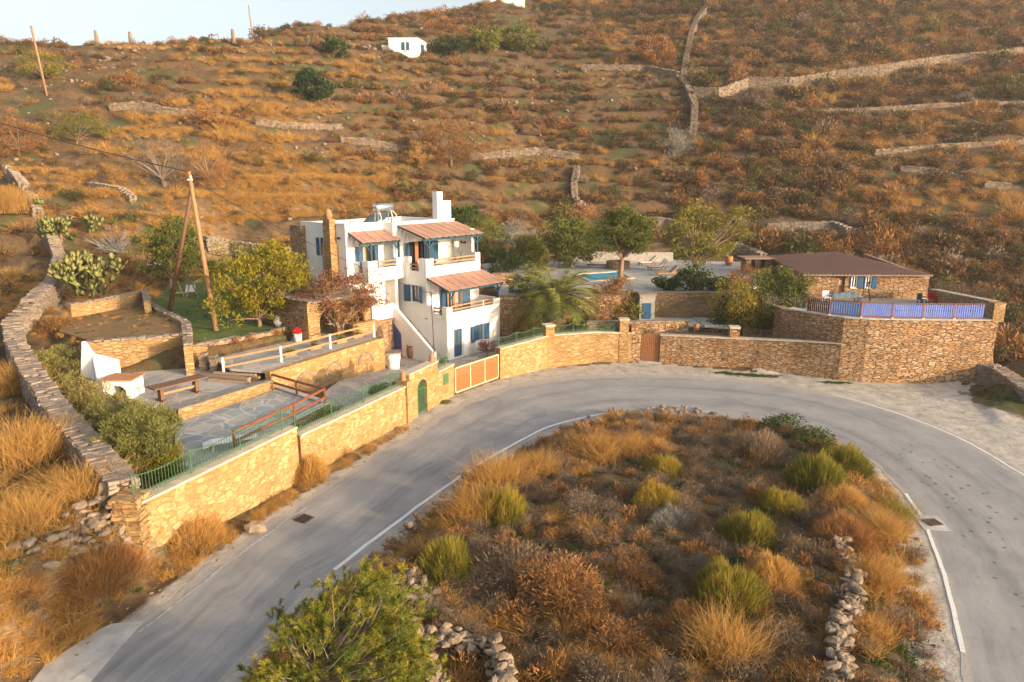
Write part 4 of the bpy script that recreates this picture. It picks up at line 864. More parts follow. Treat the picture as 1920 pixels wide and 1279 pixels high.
# middle floor french door under awning
hpart('door_leaf', 'brownwood', [(2.35, 2.75, 2.22, 2.27, 3.13, 5.28), (2.98, 3.2, 2.24, 2.29, 3.13, 5.28)]); hpart('interior', 'dark', [(1.95, 3.75, 2.5, 2.52, 3.12, 5.3)]); hpart('curtain', 'curtain', [(2.76+.08*k, 2.8+.08*k, 2.35, 2.37, 3.14, 5.28) for k in range(12)])
shutter((1.93, 1.97), (1.3, 1.75), 3.15, 5.28); shutter((3.77, 1.97), (4.35, 1.72), 3.15, 5.28)
# upper doors
hpart('interior', 'dark', [(.95, 2.95, UV_+.26, UV_+.28, 6.2, 8.45)]); hpart('door_leaf', 'brownwood', [(1.6, 1.95, UV_+.1, UV_+.15, 6.21, 8.44)])
shutter((.95, UV_-.03), (.35, UV_-.4), 6.22, 8.44); shutter((2.95, UV_-.03), (3.55, UV_-.45), 6.22, 8.44); shutter((2.35, UV_+.02), (2.05, UV_-.5), 6.22, 8.44)
hpart('interior', 'orange', [(-3.35, -1.2, LV+.26, LV+.28, 6.2, 8.35)]); hpart('curtain', 'curtain', [(-2.5+.08*k, -2.46+.08*k, LV+.14, LV+.16, 6.2, 8.35) for k in range(9)])
shutter((-3.33, LV-.03), (-2.75, LV-.12), 6.2, 8.34); shutter((-1.25, LV-.02), (-1.85, LV-.35), 6.2, 8.34); shutter((-1.9, LV+.02), (-2.2, LV-.5), 6.2, 8.34)
# small arched window on the left side
hpart('window', 'blue', [(-4.0, -3.95, 8.3, 8.75, 7.6, 8.9), (-4.13, -4.1, 8.78, 9.15, 7.6, 8.9)])
hpart('wall_lamp', 'black', [(-4.22, -4.1, 6.3, 6.5, 8.9, 9.05)]); hpart('wall_lamp', 'black', [(1.0, 1.12, -.1, 0, 2.6, 2.68)])
# parapet gutters / seams: roof coping
hpart('roof_coping', 'white', [(-.33, 5.88, UV_-.03, UV_+.33, RZ+.002, RZ+.05), (-4.13, -.57, LV-.03, LV+.33, RZ+.002, RZ+.045), (-4.13, -3.77, LV+.33, 11.0, RZ+.003, RZ+.04)], bevel=.01)
# white chimney stack on the right
hpart('chimney', 'white', [(4.0, 5.5, UV_+.002, UV_+.55, RZ+.05, 11.4), (4.0, 4.6, UV_+.004, UV_+.552, 11.402, 12.1)], bevel=.02)
# brick chimney on the left wall
hpart('brick_chimney', 'bedstone', [(-4.75, -4.102, 6.6, 7.6, 4.5, 8.6), (-4.65, -4.15, 6.72, 7.48, 8.602, 10.3)])
m = HB(); m.lathe((-4.4, 7.1, 0), [(.26, 10.3), (.24, 10.5), (.3, 10.55), (.22, 10.75), (.12, 10.95), (.05, 11.0)], 12); m.build('chimney_cap', M['terracotta'], house, smooth=True)
# awnings
def awning(label, u0, u1, vb, vf, zb, zf, npost, posts, colm='roofboard', brk=True):
    t = thing('board_awning', label, 'awning', W(u0, vb, zf-2), 'red board awnings over the balconies'); n = int((u1-u0)/.42); 
    sl = (zb-zf)/(vb-vf); zz = lambda v: zf+(v-vf)*sl
    m = HB()
    for i in range(n):
        a = u0+i*(u1-u0)/n; b = u0+(i+1)*(u1-u0)/n-.03; h = .03+.012*(i % 2)
        m.add([(a, vf, zz(vf)), (b, vf, zz(vf)), (b, vb, zz(vb)), (a, vb, zz(vb)), (a, vf, zz(vf)+h), (b, vf, zz(vf)+h), (b, vb, zz(vb)+h), (a, vb, zz(vb)+h)], [(0, 3, 2, 1), (4, 5, 6, 7), (0, 1, 5, 4), (1, 2, 6, 5), (2, 3, 7, 6), (3, 0, 4, 7)])
    m.build('boards', M[colm], t)
    m = HB()
    for i in range(int((u1-u0)/.7)+2):
        a = u0+.02+i*(u1-u0-.1)/(int((u1-u0)/.7)+1); h = .12
        m.add([(a, vf+.05, zz(vf+.05)-h), (a+.06, vf+.05, zz(vf+.05)-h), (a+.06, vb, zz(vb)-h), (a, vb, zz(vb)-h), (a, vf+.05, zz(vf+.05)-.003), (a+.06, vf+.05, zz(vf+.05)-.003), (a+.06, vb, zz(vb)-.003), (a, vb, zz(vb)-.003)], [(0, 3, 2, 1), (4, 5, 6, 7), (0, 1, 5, 4), (1, 2, 6, 5), (2, 3, 7, 6), (3, 0, 4, 7)])
    m.build('rafters', M['teal'], t)
    m = HB(); m.box(u0-.05, u1+.05, vf+.18, vf+.3, zz(vf+.2)-.27, zz(vf+.2)-.122); m.build('beam', M['teal'], t)
    for (pu, zbase) in posts:
        m = HB(); m.box(pu-.06, pu+.06, vf+.18, vf+.3, zbase, zz(vf+.2)-.272); p_ = m.build('post', M['teal'], t)
        for s in (-1, 1):
            if u0-.1 < pu+s*.5 < u1+.1:
                m = HB(); zt_ = zz(vf+.2)-.3; m.add([(pu+s*.06, vf+.2, zt_-.5), (pu+s*.06, vf+.28, zt_-.5), (pu+s*.5, vf+.28, zt_), (pu+s*.5, vf+.2, zt_), (pu+s*.06, vf+.2, zt_-.38), (pu+s*.06, vf+.28, zt_-.38), (pu+s*.4, vf+.28, zt_), (pu+s*.4, vf+.2, zt_)], [(0, 1, 2, 3), (4, 7, 6, 5), (0, 3, 7, 4), (1, 5, 6, 2), (0, 4, 5, 1), (2, 6, 7, 3)]); m.build('brace', M['teal'], p_)
awning('large red board awning shading the upper right balcony, on teal posts', -.2, 6.1, UV_, 1.75, 9.75, 8.95, 2, [(.35, 7.45), (5.5, 7.5)])
awning('smaller red board awning over the upper left balcony', -3.9, -.35, LV, 4.15, 9.4, 8.75, 2, [(-3.0, 7.4), (-.3-.1, 7.45)])
awning('bright red board awning over the lower balcony of the white house', .0, 6.1, MV, -.25, 6.1, 5.35, 2, [(.35, 4.14), (5.6, 4.14)])
# outside stair on the left with stepped treads and white parapet
st = house
m = HB(); n = 16
for i in range(n):
    v0 = .5+i*.25; m.box(-1.0, -.002, v0, v0+.25 if i < n-1 else 6.2, G, .25+(i+1)*(3.1-.25)/n)
m.build('stair', M['flaggrey'], st)
m = HB(); extr = [(.35, G), (4.5, G), (4.5, 4.15), (.35, 1.12)]
m.add([(-1.2, v, z) for v, z in extr]+[(-1.002, v, z) for v, z in extr], [(3, 2, 1, 0), (4, 5, 6, 7), (0, 1, 5, 4), (1, 2, 6, 5), (2, 3, 7, 6), (3, 0, 4, 7)]); m.build('stair_parapet', M['white'], st, bevel=.015)
hpart('stair_parapet', 'white', [(-1.22, -.98, .12, .348, G, 1.1)], bevel=.02)
hpart('landing_wall', 'white', [(-2.8, -1.202, 4.3, 4.5, 3.1, 4.15), (-3.2, -2.802, 4.3, 4.52, 3.1, 4.95)], bevel=.02)
hpart('landing_base', 'wallstone', [(-3.3, -1.203, 4.34, 6.2, G, 2.95)]); hpart('tile_edge', 'terracotta', [(-3.3+.1*k, -3.24+.1*k, 4.18, 4.34, 3.0, 3.07) for k in range(21)]+[(-3.3, -1.21, 4.24, 4.338, 2.95, 3.0)])
m = HB(); pr = [(3.55, G+.1), (4.42, G+.1), (4.42, 2.75), (3.55, 1.95)]; m.add([(-1.26, v, z) for v, z in pr]+[(-1.203, v, z) for v, z in pr], [(3, 2, 1, 0), (4, 5, 6, 7), (0, 1, 5, 4), (1, 2, 6, 5), (2, 3, 7, 6), (3, 0, 4, 7)]); m.build('under_stair_door', M['violetblue'], st)
# right hand garden stair
m = HB()
for i in range(9): m.box(LX+.25, LX+1.1, .8+i*.3, 3.6, G, .25+(i+1)*.26)
m.build('stair', M['flaggrey'], st)
m = HB(); pr = [(-.4, G), (2.6, G), (2.6, 3.35), (-.4, 1.05)]; m.add([(LX+1.1, v, z) for v, z in pr]+[(LX+1.3, v, z) for v, z in pr], [(3, 2, 1, 0), (4, 5, 6, 7), (0, 1, 5, 4), (1, 2, 6, 5), (2, 3, 7, 6), (3, 0, 4, 7)]); m.build('stair_parapet', M['white'], st, bevel=.015)
# solar water heater on the roof
c = W(.2, 6.3, RZ-.3)
sw = thing('solar_water_heater', 'silver horizontal tank of the solar water heater on the white roof', 'water heater', c)
m = HB(); m.tube([(-.9, 6.3, RZ+1.05), (-.85, 6.3, RZ+1.05), (.75, 6.3, RZ+1.05), (.8, 6.3, RZ+1.05)], [.24, .29, .29, .24], 20); m.build('tank', M['steel'], sw, smooth=True)
m = HB()
for u in (-.7, .6):
    m.bar((u, 6.05, RZ-.35), (u, 6.3, RZ+.8), .05, .05) if False else m.box(u-.025, u+.025, 6.15, 6.2, RZ-.35, RZ+.8); m.box(u-.025, u+.025, 6.5, 6.55, RZ-.35, RZ+.85)
m.box(-.75, .7, 6.15, 6.19, RZ+.1, RZ+.14); m.build('stand', M['steel'], sw)
m = HB(); m.add([(-1.0, 6.6, RZ+.55), (.9, 6.6, RZ+.55), (.9, 7.9, RZ-.3), (-1.0, 7.9, RZ-.3), (-1.0, 6.6, RZ+.63), (.9, 6.6, RZ+.63), (.9, 7.9, RZ-.22), (-1.0, 7.9, RZ-.22)], [(0, 1, 2, 3), (4, 7, 6, 5), (0, 4, 5, 1), (1, 5, 6, 2), (2, 6, 7, 3), (3, 7, 4, 0)]); m.build('collector_panel', M['glass'], sw)
m = HB(); m.tube([(-.6, 6.1, RZ+.75), (-.6, 5.9, RZ+.2), (-.9, 5.85, RZ+.1), (-.9, 5.5, RZ+.1)], .03, 6); m.tube([(.5, 6.1, RZ+.8), (.55, 5.9, RZ+.1), (.2, 5.7, RZ-.1), (-.5, 5.6, RZ+.1)], .035, 6); m.tube([(.8, 6.3, RZ+.8), (1.4, 6.6, RZ+.5), (2.2, 7.2, RZ-.1)], .04, 6); m.build('pipes', M['whiteclay'], sw)
t = thing('roof_mast', 'thin rusty mast in front of the silver water tank on the roof', 'mast', W(-.8, LV+.4, RZ-.35)); m = HB(); m.tube([(-.8, LV+.4, RZ-.35), (-.8, LV+.4, RZ+1.5)], .025, 6); m.build('pole', M['iron'], t); m = HB(); m.box(-.95, -.65, LV+.38, LV+.42, RZ+1.3, RZ+1.33); m.build('crossbar', M['iron'], t)
# balcony things
def wicker(c, label):
    t = thing('balcony_chair', label, 'chair', W(*c)); F_ = lambda x, y, z: W(c[0]+x, c[1]+y, c[2]+z)
    m = MB(F_); m.box(-.3, .3, -.3, .3, .3, .42); m.build('seat', M['brownwood'], t, bevel=.02); m = MB(F_); m.box(-.3, .3, .22, .3, .42, .85); m.build('backrest', M['brownwood'], t, bevel=.02)
    m = MB(F_); m.box(-.26, .26, .08, .2, .44, .9); m.build('cushion', M['cushion'], t, bevel=.05)
    for x in (-.27, .27):
        for y in (-.27, .27): m = MB(F_); m.box(x-.025, x+.025, y-.025, y+.025, 0, .3); m.build('leg', M['brownwood'], t)
wicker((1.35, 3.9, 6.2), 'brown chair with cream cushion at the left door of the upper right balcony'); wicker((3.1, 3.7, 6.2), 'brown chair with cream cushion in the middle of the upper right balcony')
t = thing('balcony_table', 'low brown wooden table behind the upper right balcony rail', 'table', W(3.2, 2.9, 6.2)); hpart('table_top', 'rail', [(2.6, 3.9, 2.65, 3.2, 6.6, 6.66)], t)
for u in (2.7, 3.8):
    for v in (2.72, 3.13): hpart('leg', 'rail', [(u-.03, u+.03, v-.03, v+.03, 6.2, 6.598)], t)
# exercise bike
b = (4.55, 3.2, 6.2); t = thing('exercise_bike', 'black exercise bike standing on the upper right balcony', 'exercise bike', W(*b)); BFm = lambda x, y, z: W(b[0]+x, b[1]+y, b[2]+z)
m = MB(BFm); m.tube([(-.5, 0, .05), (.5, 0, .05)], .04, 8); m.tube([(-.35, 0, .05), (-.2, 0, .95)], .035, 8); m.tube([(-.3, 0, .35), (.35, 0, .3)], .035, 8); m.tube([(.3, 0, .1), (.42, 0, 1.2)], .035, 8); m.build('frame', M['black'], t)
m = MB(BFm); m.tube([(.25, -.05, .35), (.25, .05, .35)], .27, 16); m.build('flywheel', M['black'], t); m = MB(BFm); m.box(-.33, -.05, -.1, .1, .95, 1.02); m.build('saddle', M['black'], t, bevel=.03)
m = MB(BFm); m.tube([(.42, 0, 1.2), (.3, -.18, 1.35), (.38, -.2, 1.55)], .025, 6); m.tube([(.42, 0, 1.2), (.3, .18, 1.35), (.38, .2, 1.55)], .025, 6); m.build('handlebar', M['black'], t)
c = (3.75, 2.6, 8.15); t = thing('hanging_lantern', 'woven cream lantern hanging under the large upper awning', 'lantern', W(*c)); m = HB(); m.lathe((c[0], c[1], 0), [(.12, 8.0), (.24, 8.02), (.26, 8.2), (.22, 8.42), (.1, 8.46)], 14); m.build('shade', M['cushion'], t, smooth=True); m = HB(); m.box(c[0]-.01, c[0]+.01, c[1]-.01, c[1]+.01, 8.46, 9.0); m.build('cord', M['cable'], t)
t = HB(); 
for k in range(9): t.box(5.545, 5.567, 3.2+.07*k, 3.25+.07*k, 8.1+.03*(k % 3), 8.2+.05*math.sin(k*1.1)+.05)
tag(t.build('wall_ornament', M['iron'], loc=W(5.56, 3.4, 8.1)), 'small dark grey wall ornament on the shaded balcony side wall', 'ornament')
# ------------------------------------------------------------ garden kiosk with arches, left of the house
ka = P(655, 596, POT_Z); kb = P(712, 602, POT_Z)
kd = (W(-3.3, 4.2)[0], W(-3.3, 4.2)[1]); kfd = Vector((math.cos(PHI), math.sin(PHI)))     # runs along -u from the stair landing
KF = lambda x, y, z: W(-3.35-x, 4.3+y, z)
def KM(): return MB(KF)
kk = thing('stone_arcade', 'low stone outbuilding with arched openings and rough slab roof beside the white house', 'outbuilding', KF(0, 0, POT_Z))
cx1, r1 = 1.25, .78; cx2, r2_ = 3.6, .7
prof = [(0, 2.2), (cx1-r1, 2.2), (cx1-r1, 3.9)]+[(cx1-r1*math.cos(math.pi*i/12), 3.9+r1*math.sin(math.pi*i/12)) for i in range(1, 12)]+[(cx1+r1, 3.9), (cx1+r1, 2.2), (cx2-r2_, 2.2), (cx2-r2_, 3.8)]+[(cx2-r2_*math.cos(math.pi*i/12), 3.8+r2_*math.sin(math.pi*i/12)) for i in range(1, 12)]+[(cx2+r2_, 3.8), (cx2+r2_, 2.2), (5.2, 2.2), (5.2, 5.15), (0, 5.15)]
m = KM(); extrude_tri(m, prof, 0, .4); m.build('front_wall', M['bedstone'], kk)
m = KM(); m.box(4.8, 5.2, .402, 5.6, 2.2, 5.15); m.box(.0, .3, .402, 1.9, 2.2, 5.15); m.box(.0, 4.8, 5.2, 5.6, 2.2, 5.15); m.build('side_wall', M['wallstone'], kk)
m = KM()
for i in range(14):
    for j in range(15):
        x = -.1+i*.4; y = -.15+j*.42; m.obox((x, y, 5.24+rnd.uniform(-.02, .04)+.012*j), (.24, rnd.uniform(-.05, .05), rnd.uniform(-.02, .02)), (rnd.uniform(-.05, .05), .25, .01), (0, 0, .035))
m.build('slab_roof', M['slab'], kk, jit=.02); m = KM(); m.box(-.05, 5.25, -.05, 5.7, 5.152, 5.19); m.build('roof_deck', M['drystone'], kk)
m = KM(); m.box(.3, 4.8, 1.9, 1.95, 2.2, 5.1); m.build('back_wall', M['wallstone'], kk)
m = KM(); m.box(.25, 2.3, -.9, -.4, 2.6, 3.35); m.box(.2, 2.35, -.95, -.35, 3.352, 3.42); m.build('bench_counter', M['bedstone'], kk)
# ------------------------------------------------------------ dry stone walls
def hw(pl, h, hg=None): 
    q = [hit(a, b, h) for a, b in pl]; return [(x, y) for x, y, z in q], [z+h for x, y, z in q], [(hg or h)+.25]*len(q)
LW = [(232, 905), (170, 835), (105, 765), (62, 700), (28, 640), (22, 600), (55, 565), (98, 525), (112, 480), (98, 442), (78, 415)]
a, b, c = hw(LW, 1.25); b[0] = max(b[0], 2.6); dry_wall('long near dry stone wall with flat slab top climbing the left edge', a, b, [x+.5 for x in c], .85, .36)
LWpts = a
a, b, c = hw([(70, 392), (60, 365), (45, 345), (25, 322), (12, 312)], 1.1); dry_wall('upper end of the left dry stone wall beyond the cactus', a, b, c, .8, .4)
# end pier and tumbled stones near the road wall
ex, ey = A1[0]-.35, A1[1]+.1
m = MB(); p_ = thing('wall_end_pier', 'square dry stone pier of thin courses where the left wall meets the road wall', 'stone pier', (ex, ey, 1.0))
z = .7
while z < 2.75:
    h = rnd.uniform(.05, .11)
    for (qx, qy) in ((-.22, -.2), (.22, -.2), (-.22, .22), (.22, .22)): m.obox((ex+qx+rnd.uniform(-.04, .04), ey+qy+rnd.uniform(-.04, .04), z+h/2), (.24, rnd.uniform(-.04, .04), 0), (0, .23, 0), (0, 0, h*.5))
    z += h
m.build('stones', M['bedstone'], p_, jit=.015); m = MB(); m.obox((ex, ey, 1.6), (.3, 0, 0), (0, .3, 0), (0, 0, 1.1)); m.build('core', M['drystone'], p_)
_ico = None
def rock_mb(m, c, s, fl=.6):
    """irregular faceted rock from a rough 26 point ball"""
    a_ = rnd.uniform(0, 3.14); ca, sa = math.cos(a_), math.sin(a_); L_ = s*rnd.uniform(.8, 1.35)/2; w_ = s*rnd.uniform(.5, .9)/2; h_ = s*fl*rnd.uniform(.6, 1)/2; vs = []; fs = []; n = 7; tz = rnd.uniform(-.25, .25)
    rows = [(-.85, .6), (-.25, 1.0), (.45, .95), (.9, .5)]; ang = [rnd.uniform(-.2, .2)+2*math.pi*i/n for i in range(n)]
    for zz, rr in rows:
        for i in range(n):
            r_ = rr*rnd.uniform(.78, 1.12); x = L_*r_*math.cos(ang[i]); y = w_*r_*math.sin(ang[i]); vs.append((c[0]+x*ca-y*sa, c[1]+x*sa+y*ca, c[2]+h_*(zz+rnd.uniform(-.12, .12))+tz*x))
    for k in range(3):
        for i in range(n): fs.append((k*n+i, k*n+(i+1) % n, (k+1)*n+(i+1) % n, (k+1)*n+i))
    fs += [tuple(range(n-1, -1, -1)), tuple(range(3*n, 4*n))]; m.add(vs, fs)
def rocks(label, pl, n, s, spread, name='rock_pile', cat='rocks', stackh=.4, group=None, mat='rock', indiv=False):
    q = [hit(a, b) for a, b in pl]; t = None; m = MB()
    for i in range(n):
        u = rnd.random()*(len(q)-1) if len(q) > 1 else 0; k = int(u); f = u-k; A_ = q[k]; B_ = q[min(k+1, len(q)-1)]
        x = A_[0]*(1-f)+B_[0]*f+rnd.gauss(0, spread); y = A_[1]*(1-f)+B_[1]*f+rnd.gauss(0, spread); z = H(x, y)+rnd.random()**2*stackh; 
        if indiv: m = MB()
        rock_mb(m, (x, y, z), s*rnd.uniform(.5, 1.4))
        if indiv: sz_ = max(v_[0] for v_ in m.v)-min(v_[0] for v_ in m.v); L_b = ('large ' if sz_ > s*1.15 else 'small ' if sz_ < s*.6 else '')+label; tag(m.build('loose_stone', M[mat], loc=(x, y, z), jit=s*.01), L_b, cat, group or label)
    if indiv: return
    o = m.build(name, M[mat], loc=q[0], jit=s*.01); return tag(o, label, cat, group)
rocks('tumbled heap of flat stones at the foot of the pier where two walls meet', [(215, 985), (170, 1010)], 70, .38, .4, stackh=.8)
rocks('pale stone fallen along the bank left of the wall pier', [(150, 1012), (90, 1030), (30, 1040)], 34, .34, .35, stackh=.3, cat='stone', indiv=True)
m = MB(); q = hit(205, 965); m.obox((q[0], q[1], q[2]+.55), (.28, .05, .04), (.0, .05, .01), (.12, 0, .62)); tag(m.build('standing_slab', M['rock'], loc=q, bevel=.03, jit=.03), 'tall upright pale stone slab leaning beside the wall pier', 'stone slab')
m = MB(); q = hit(480, 1000); rock_mb(m, (q[0], q[1], q[2]+.2), .9, .6); tag(m.build('boulder', M['rock'], loc=q), 'pale boulder on the grassy verge below the near road wall', 'boulder')
HWALLS = []
# hillside field walls
for lab, pl, h, t_, sz in [
  ('long dry stone wall running straight up the hillside from the middle to the ridge', [(1300, 238), (1303, 195), (1290, 165), (1279, 148), (1286, 110), (1296, 60), (1306, 33), (1330, 2)], 1.5, .9, .55),
  ('long field wall crossing the upper right hillside with a tall sunlit face', [(1302, 172), (1345, 168), (1400, 150), (1480, 147), (1560, 134), (1650, 124), (1760, 109), (1850, 97), (1960, 84)], 2.0, .9, .6),
  ('short curved dry stone wall standing alone on the slope behind the pool', [(1082, 322), (1076, 345), (1078, 372), (1096, 388)], 1.2, .7, .4),
  ('pale dry stone wall fragment on the slope left of the stone hut', [(1440, 422), (1500, 418), (1560, 418), (1592, 430)], 1.3, .8, .45),
  ('ruined terrace wall on the upper hillside left of the long vertical wall', [(1090, 128), (1150, 126), (1210, 128), (1272, 136)], 1.3, .8, .55),
  ('dark terrace wall in the middle of the hillside right of the big twiggy tree', [(880, 290), (940, 287), (1010, 288), (1085, 290)], 1.3, .8, .5),
  ('thin pale wall line on the right hillside below the long field wall', [(1688, 313), (1740, 318), (1803, 332)], 1.0, .7, .5),
  ('tiny wall fragment far right on the hillside', [(1845, 343), (1892, 346)], 1.0, .7, .5),
  ('low terrace wall on the slope above the tall grass, left of centre', [(480, 225), (540, 232), (600, 236), (642, 242)], 1.0, .7, .5),
  ('dark terrace wall on the slope behind the white house roof', [(640, 258), (690, 262), (745, 276)], 1.2, .7, .5),
  ('golden terrace wall high on the left slope', [(205, 195), (260, 196), (310, 203), (365, 208)], 1.4, .8, .55),
  ('long dry stone garden wall between the dense tree and the white house', [(385, 448), (430, 455), (490, 462), (548, 470)], 1.5, .7, .45),
  ('stone terrace wall in shade above the pool, right of the tall tree', [(1185, 425), (1215, 408), (1250, 412), (1290, 425)], 2.4, .7, .45),
  ('stone terrace wall above the pool behind the small green trees', [(905, 440), (970, 436), (1040, 432), (1110, 430)], 1.2, .7, .45),
  ('sloping stone wall coming down the hill to the back of the stone hut', [(1375, 455), (1402, 465), (1432, 478)], 1.3, .8, .45),
  ('faint terrace wall on the right hillside under the long field wall', [(1520, 210), (1620, 203), (1750, 196), (1930, 190)], .8, .7, .7),
  ('lower faint terrace wall on the right hillside', [(1640, 283), (1740, 272), (1860, 266), (1930, 262)], .8, .7, .7),
  ('short stone wall on the left slope between dry shrubs', [(170, 345), (225, 352), (250, 375)], 1.0, .7, .45)]:
    h *= .8 if lab.startswith('long') else .55; a, b, c = hw(pl, h); HWALLS.append(a); dry_wall(lab, a, b, c, t_, sz, faces=(1, -1) if sz < .5 else (-1, 1), jit=.04, mat='rock' if sz >= .5 else 'slab')
rocks('pale stone scattered on the upper left slope', [(200, 110), (235, 105)], 30, 1.0, 2.2, stackh=.3, cat='stone', indiv=True)
rocks('pale boulder on the slope beside the tiny white hill house', [(672, 98), (690, 95)], 22, 1.2, 1.5, stackh=.5, cat='boulder', indiv=True)
rocks('small stone on the slope behind the stone hut', [(1690, 420), (1640, 430)], 18, .5, 1.5, stackh=.3, cat='stone', indiv=True)
# island kerb stones
rocks('tumbled kerb stone on the left edge of the road island', [(685, 1090), (722, 1040), (780, 990), (820, 955), (868, 912), (905, 885)], 84, .42, .16, stackh=.4, cat='stone', indiv=True)
rocks('loose stone on the top edge of the road island by the bend', [(1060, 805), (1120, 785), (1180, 775), (1230, 772), (1290, 775), (1350, 782)], 60, .34, .25, stackh=.25, cat='stone', indiv=True)
rocks('rubble stone on the lower left corner of the road island', [(740, 1060), (760, 1110), (800, 1150)], 60, .36, .4, stackh=.3, cat='stone', indiv=True)
def island_wall(label, pl, zt, h, t_=.55, sz=.34):
    """rubble wall of rounded stones round a dark core"""
    a = [P2(x, y, z) for (x, y), z in zip(pl, zt)]; th_ = thing('dry_stone_wall', label, 'stone wall', (*a[0], zt[0]-h), 'dry stone walls'); m = MB(); wall_mb(m, a, t_-.2, [z-h-.3 for z in zt], [z-.12 for z in zt]); m.build('core', M['drystone'], th_)
    m = MB(); Lt = sum(math.dist(a[i], a[i+1]) for i in range(len(a)-1)); p, tt = resamp([(x, y, z) for (x, y), z in zip(a, zt)], 200); side = offs([tuple(q[:2]) for q in p], 1.0)
    for i in range(int(Lt*34*h)):
        k = rnd.randrange(200); n_ = Vector(side[k])-Vector(p[k][:2]); u = rnd.choice([-1, -.6, 0, .5, 1, 1]); zz = p[k][2]+rnd.uniform(-.08, .06)-((rnd.random()**1.2)*h if abs(u) == 1 else 0)-.22*math.sin(k*.21)**2; rock_mb(m, (p[k][0]+n_.x*u*t_*.45, p[k][1]+n_.y*u*t_*.45, zz), sz*rnd.uniform(.55, 1.3), .55)
    m.build('stones', M['rock'], th_, jit=.006); return th_
island_wall('tumbledown dry stone wall on the right side of the road island', [(1575, 1010), (1600, 1060), (1600, 1110), (1575, 1160), (1580, 1215), (1565, 1290)], [1.0, .9, 1.0, .95, 1.0, 1.0], 1.1)
island_wall('broken stone wall corner at the bottom of the road island', [(745, 1165), (800, 1180), (870, 1190), (925, 1200), (938, 1235), (935, 1300)], [1.0, 1.0, 1.0, 1.0, 1.0, .9], 1.1, .5)
island_wall('short broken wall near the bottom of the road island', [(800, 1225), (815, 1265), (820, 1310)], [.9, .9, .9], 1.0, .4)
# right end rubble wall
a = [P2(x, y, .6) for x, y in [(1832, 700), (1865, 705), (1905, 725), (1945, 750)]]; dry_wall('heaped rubble wall at the right end below the tall terrace wall', a, [1.25, 1.2, 1.0, .9], [1.4]*4, .9, .32)
m = MB(); q = P(1925, 745, .1)
for k in range(7): m.obox((q[0]-.2+.13*k, q[1]-.05*k, q[2]+.65), (.055, -.02, 0), (.01, .015, 0), (.16, .02, .62))
tag(m.build('plank_gate', M['oldwood'], loc=q), 'grey plank gate leaning at the right edge below the rubble wall', 'gate')
# ------------------------------------------------------------ iron fences
def iron_fence(label, pts, h, mat='green', sp=.13, scal=.12, spanl=2.4, group='green iron fences on the road wall', off=0):
    """pts (x,y,z) foot line"""
    t = thing('iron_fence', label, 'fence', pts[0], group); xy = offs([p[:2] for p in pts], off); p, tt = resamp([(x, y, q[2]) for (x, y), q in zip(xy, pts)], 200); L_ = tt[-1]
    at = lambda d: Vector([float(np.interp(d, tt, p[:, k])) for k in range(3)]); top = lambda d: h-scal+scal*2*abs((d/spanl) % 1-.5)**1.5*1.6
    bars = MB(); n = int(L_/sp)
    for i in range(n+1):
        d = i*L_/n; q = at(d); bars.tube([q+Vector((0, 0, .03)), q+Vector((0, 0, top(d)+.05))], .011, 4, False)
    o = bars.build('bars', M[mat], t)
    r = MB()
    for zz in (.1, .2, None):
        ds = np.arange(0, L_+.01, .2); ds[-1] = L_
        for a_, b_ in zip(ds[:-1], ds[1:]): r.bar(at(a_)+Vector((0, 0, zz if zz else top(a_))), at(b_)+Vector((0, 0, zz if zz else top(b_))), .03, .02)
    r.build('rails', M[mat], t)
    ds = np.arange(0, L_+.1, spanl)
    for d in ds: q = at(min(d, L_)); m = MB(); m.tube([q, q+Vector((0, 0, h+.1))], .025, 6); m.build('post', M[mat], t)
    return t
iron_fence('green iron fence with scalloped top on the nearest stretch of road wall', [(*A1, 2.58), (*A2, 2.58)], .85, off=.25)
iron_fence('green iron fence with vines on the lower stretch of road wall', [(*A2b, 2.13), (*A3, 2.13)], .85, off=.25)
q0, q1 = DF(DL*.64, .25, 2.02), DF(DL*.98, .25, 2.02); iron_fence('short green iron fence above the meter cupboard', [q0, q1], .75, spanl=1.2)
iron_fence('green iron fence on the wall between sliding gate and first pillar', [(*C1, 2.12), (*C2, 2.37)], .7, off=.25, spanl=1.6)
iron_fence('dark iron fence on the sunlit wall in front of the palm', [(C2[0]+.4, C2[1]+.15, 2.4), (*C3, 2.33), (P2(1160, 679)[0], P2(1160, 679)[1], 2.2)], .65, off=.25, spanl=1.6)
iron_fence('dark iron fence between the brown door and the right pillar', [(D1[0]+.3, D1[1], 2.13), (P2(1360, 690)[0], P2(1360, 690)[1], 2.2)], .55, 'iron', off=.25, spanl=2.0)
iron_fence('dark iron fence right of the pillar up to the tall terrace wall', [(P2(1388, 690)[0], P2(1388, 690)[1], 2.24), (*D3, 2.5)], .6, 'iron', off=.25, spanl=2.0)
iron_fence('rusty iron fence along the side wall of the hut terrace', [(E2[0]+.3, E2[1]+.9, DECK_Z+1.17), (*E3, 4.53)], .75, 'iron', sp=.2, off=.25, spanl=2.5)
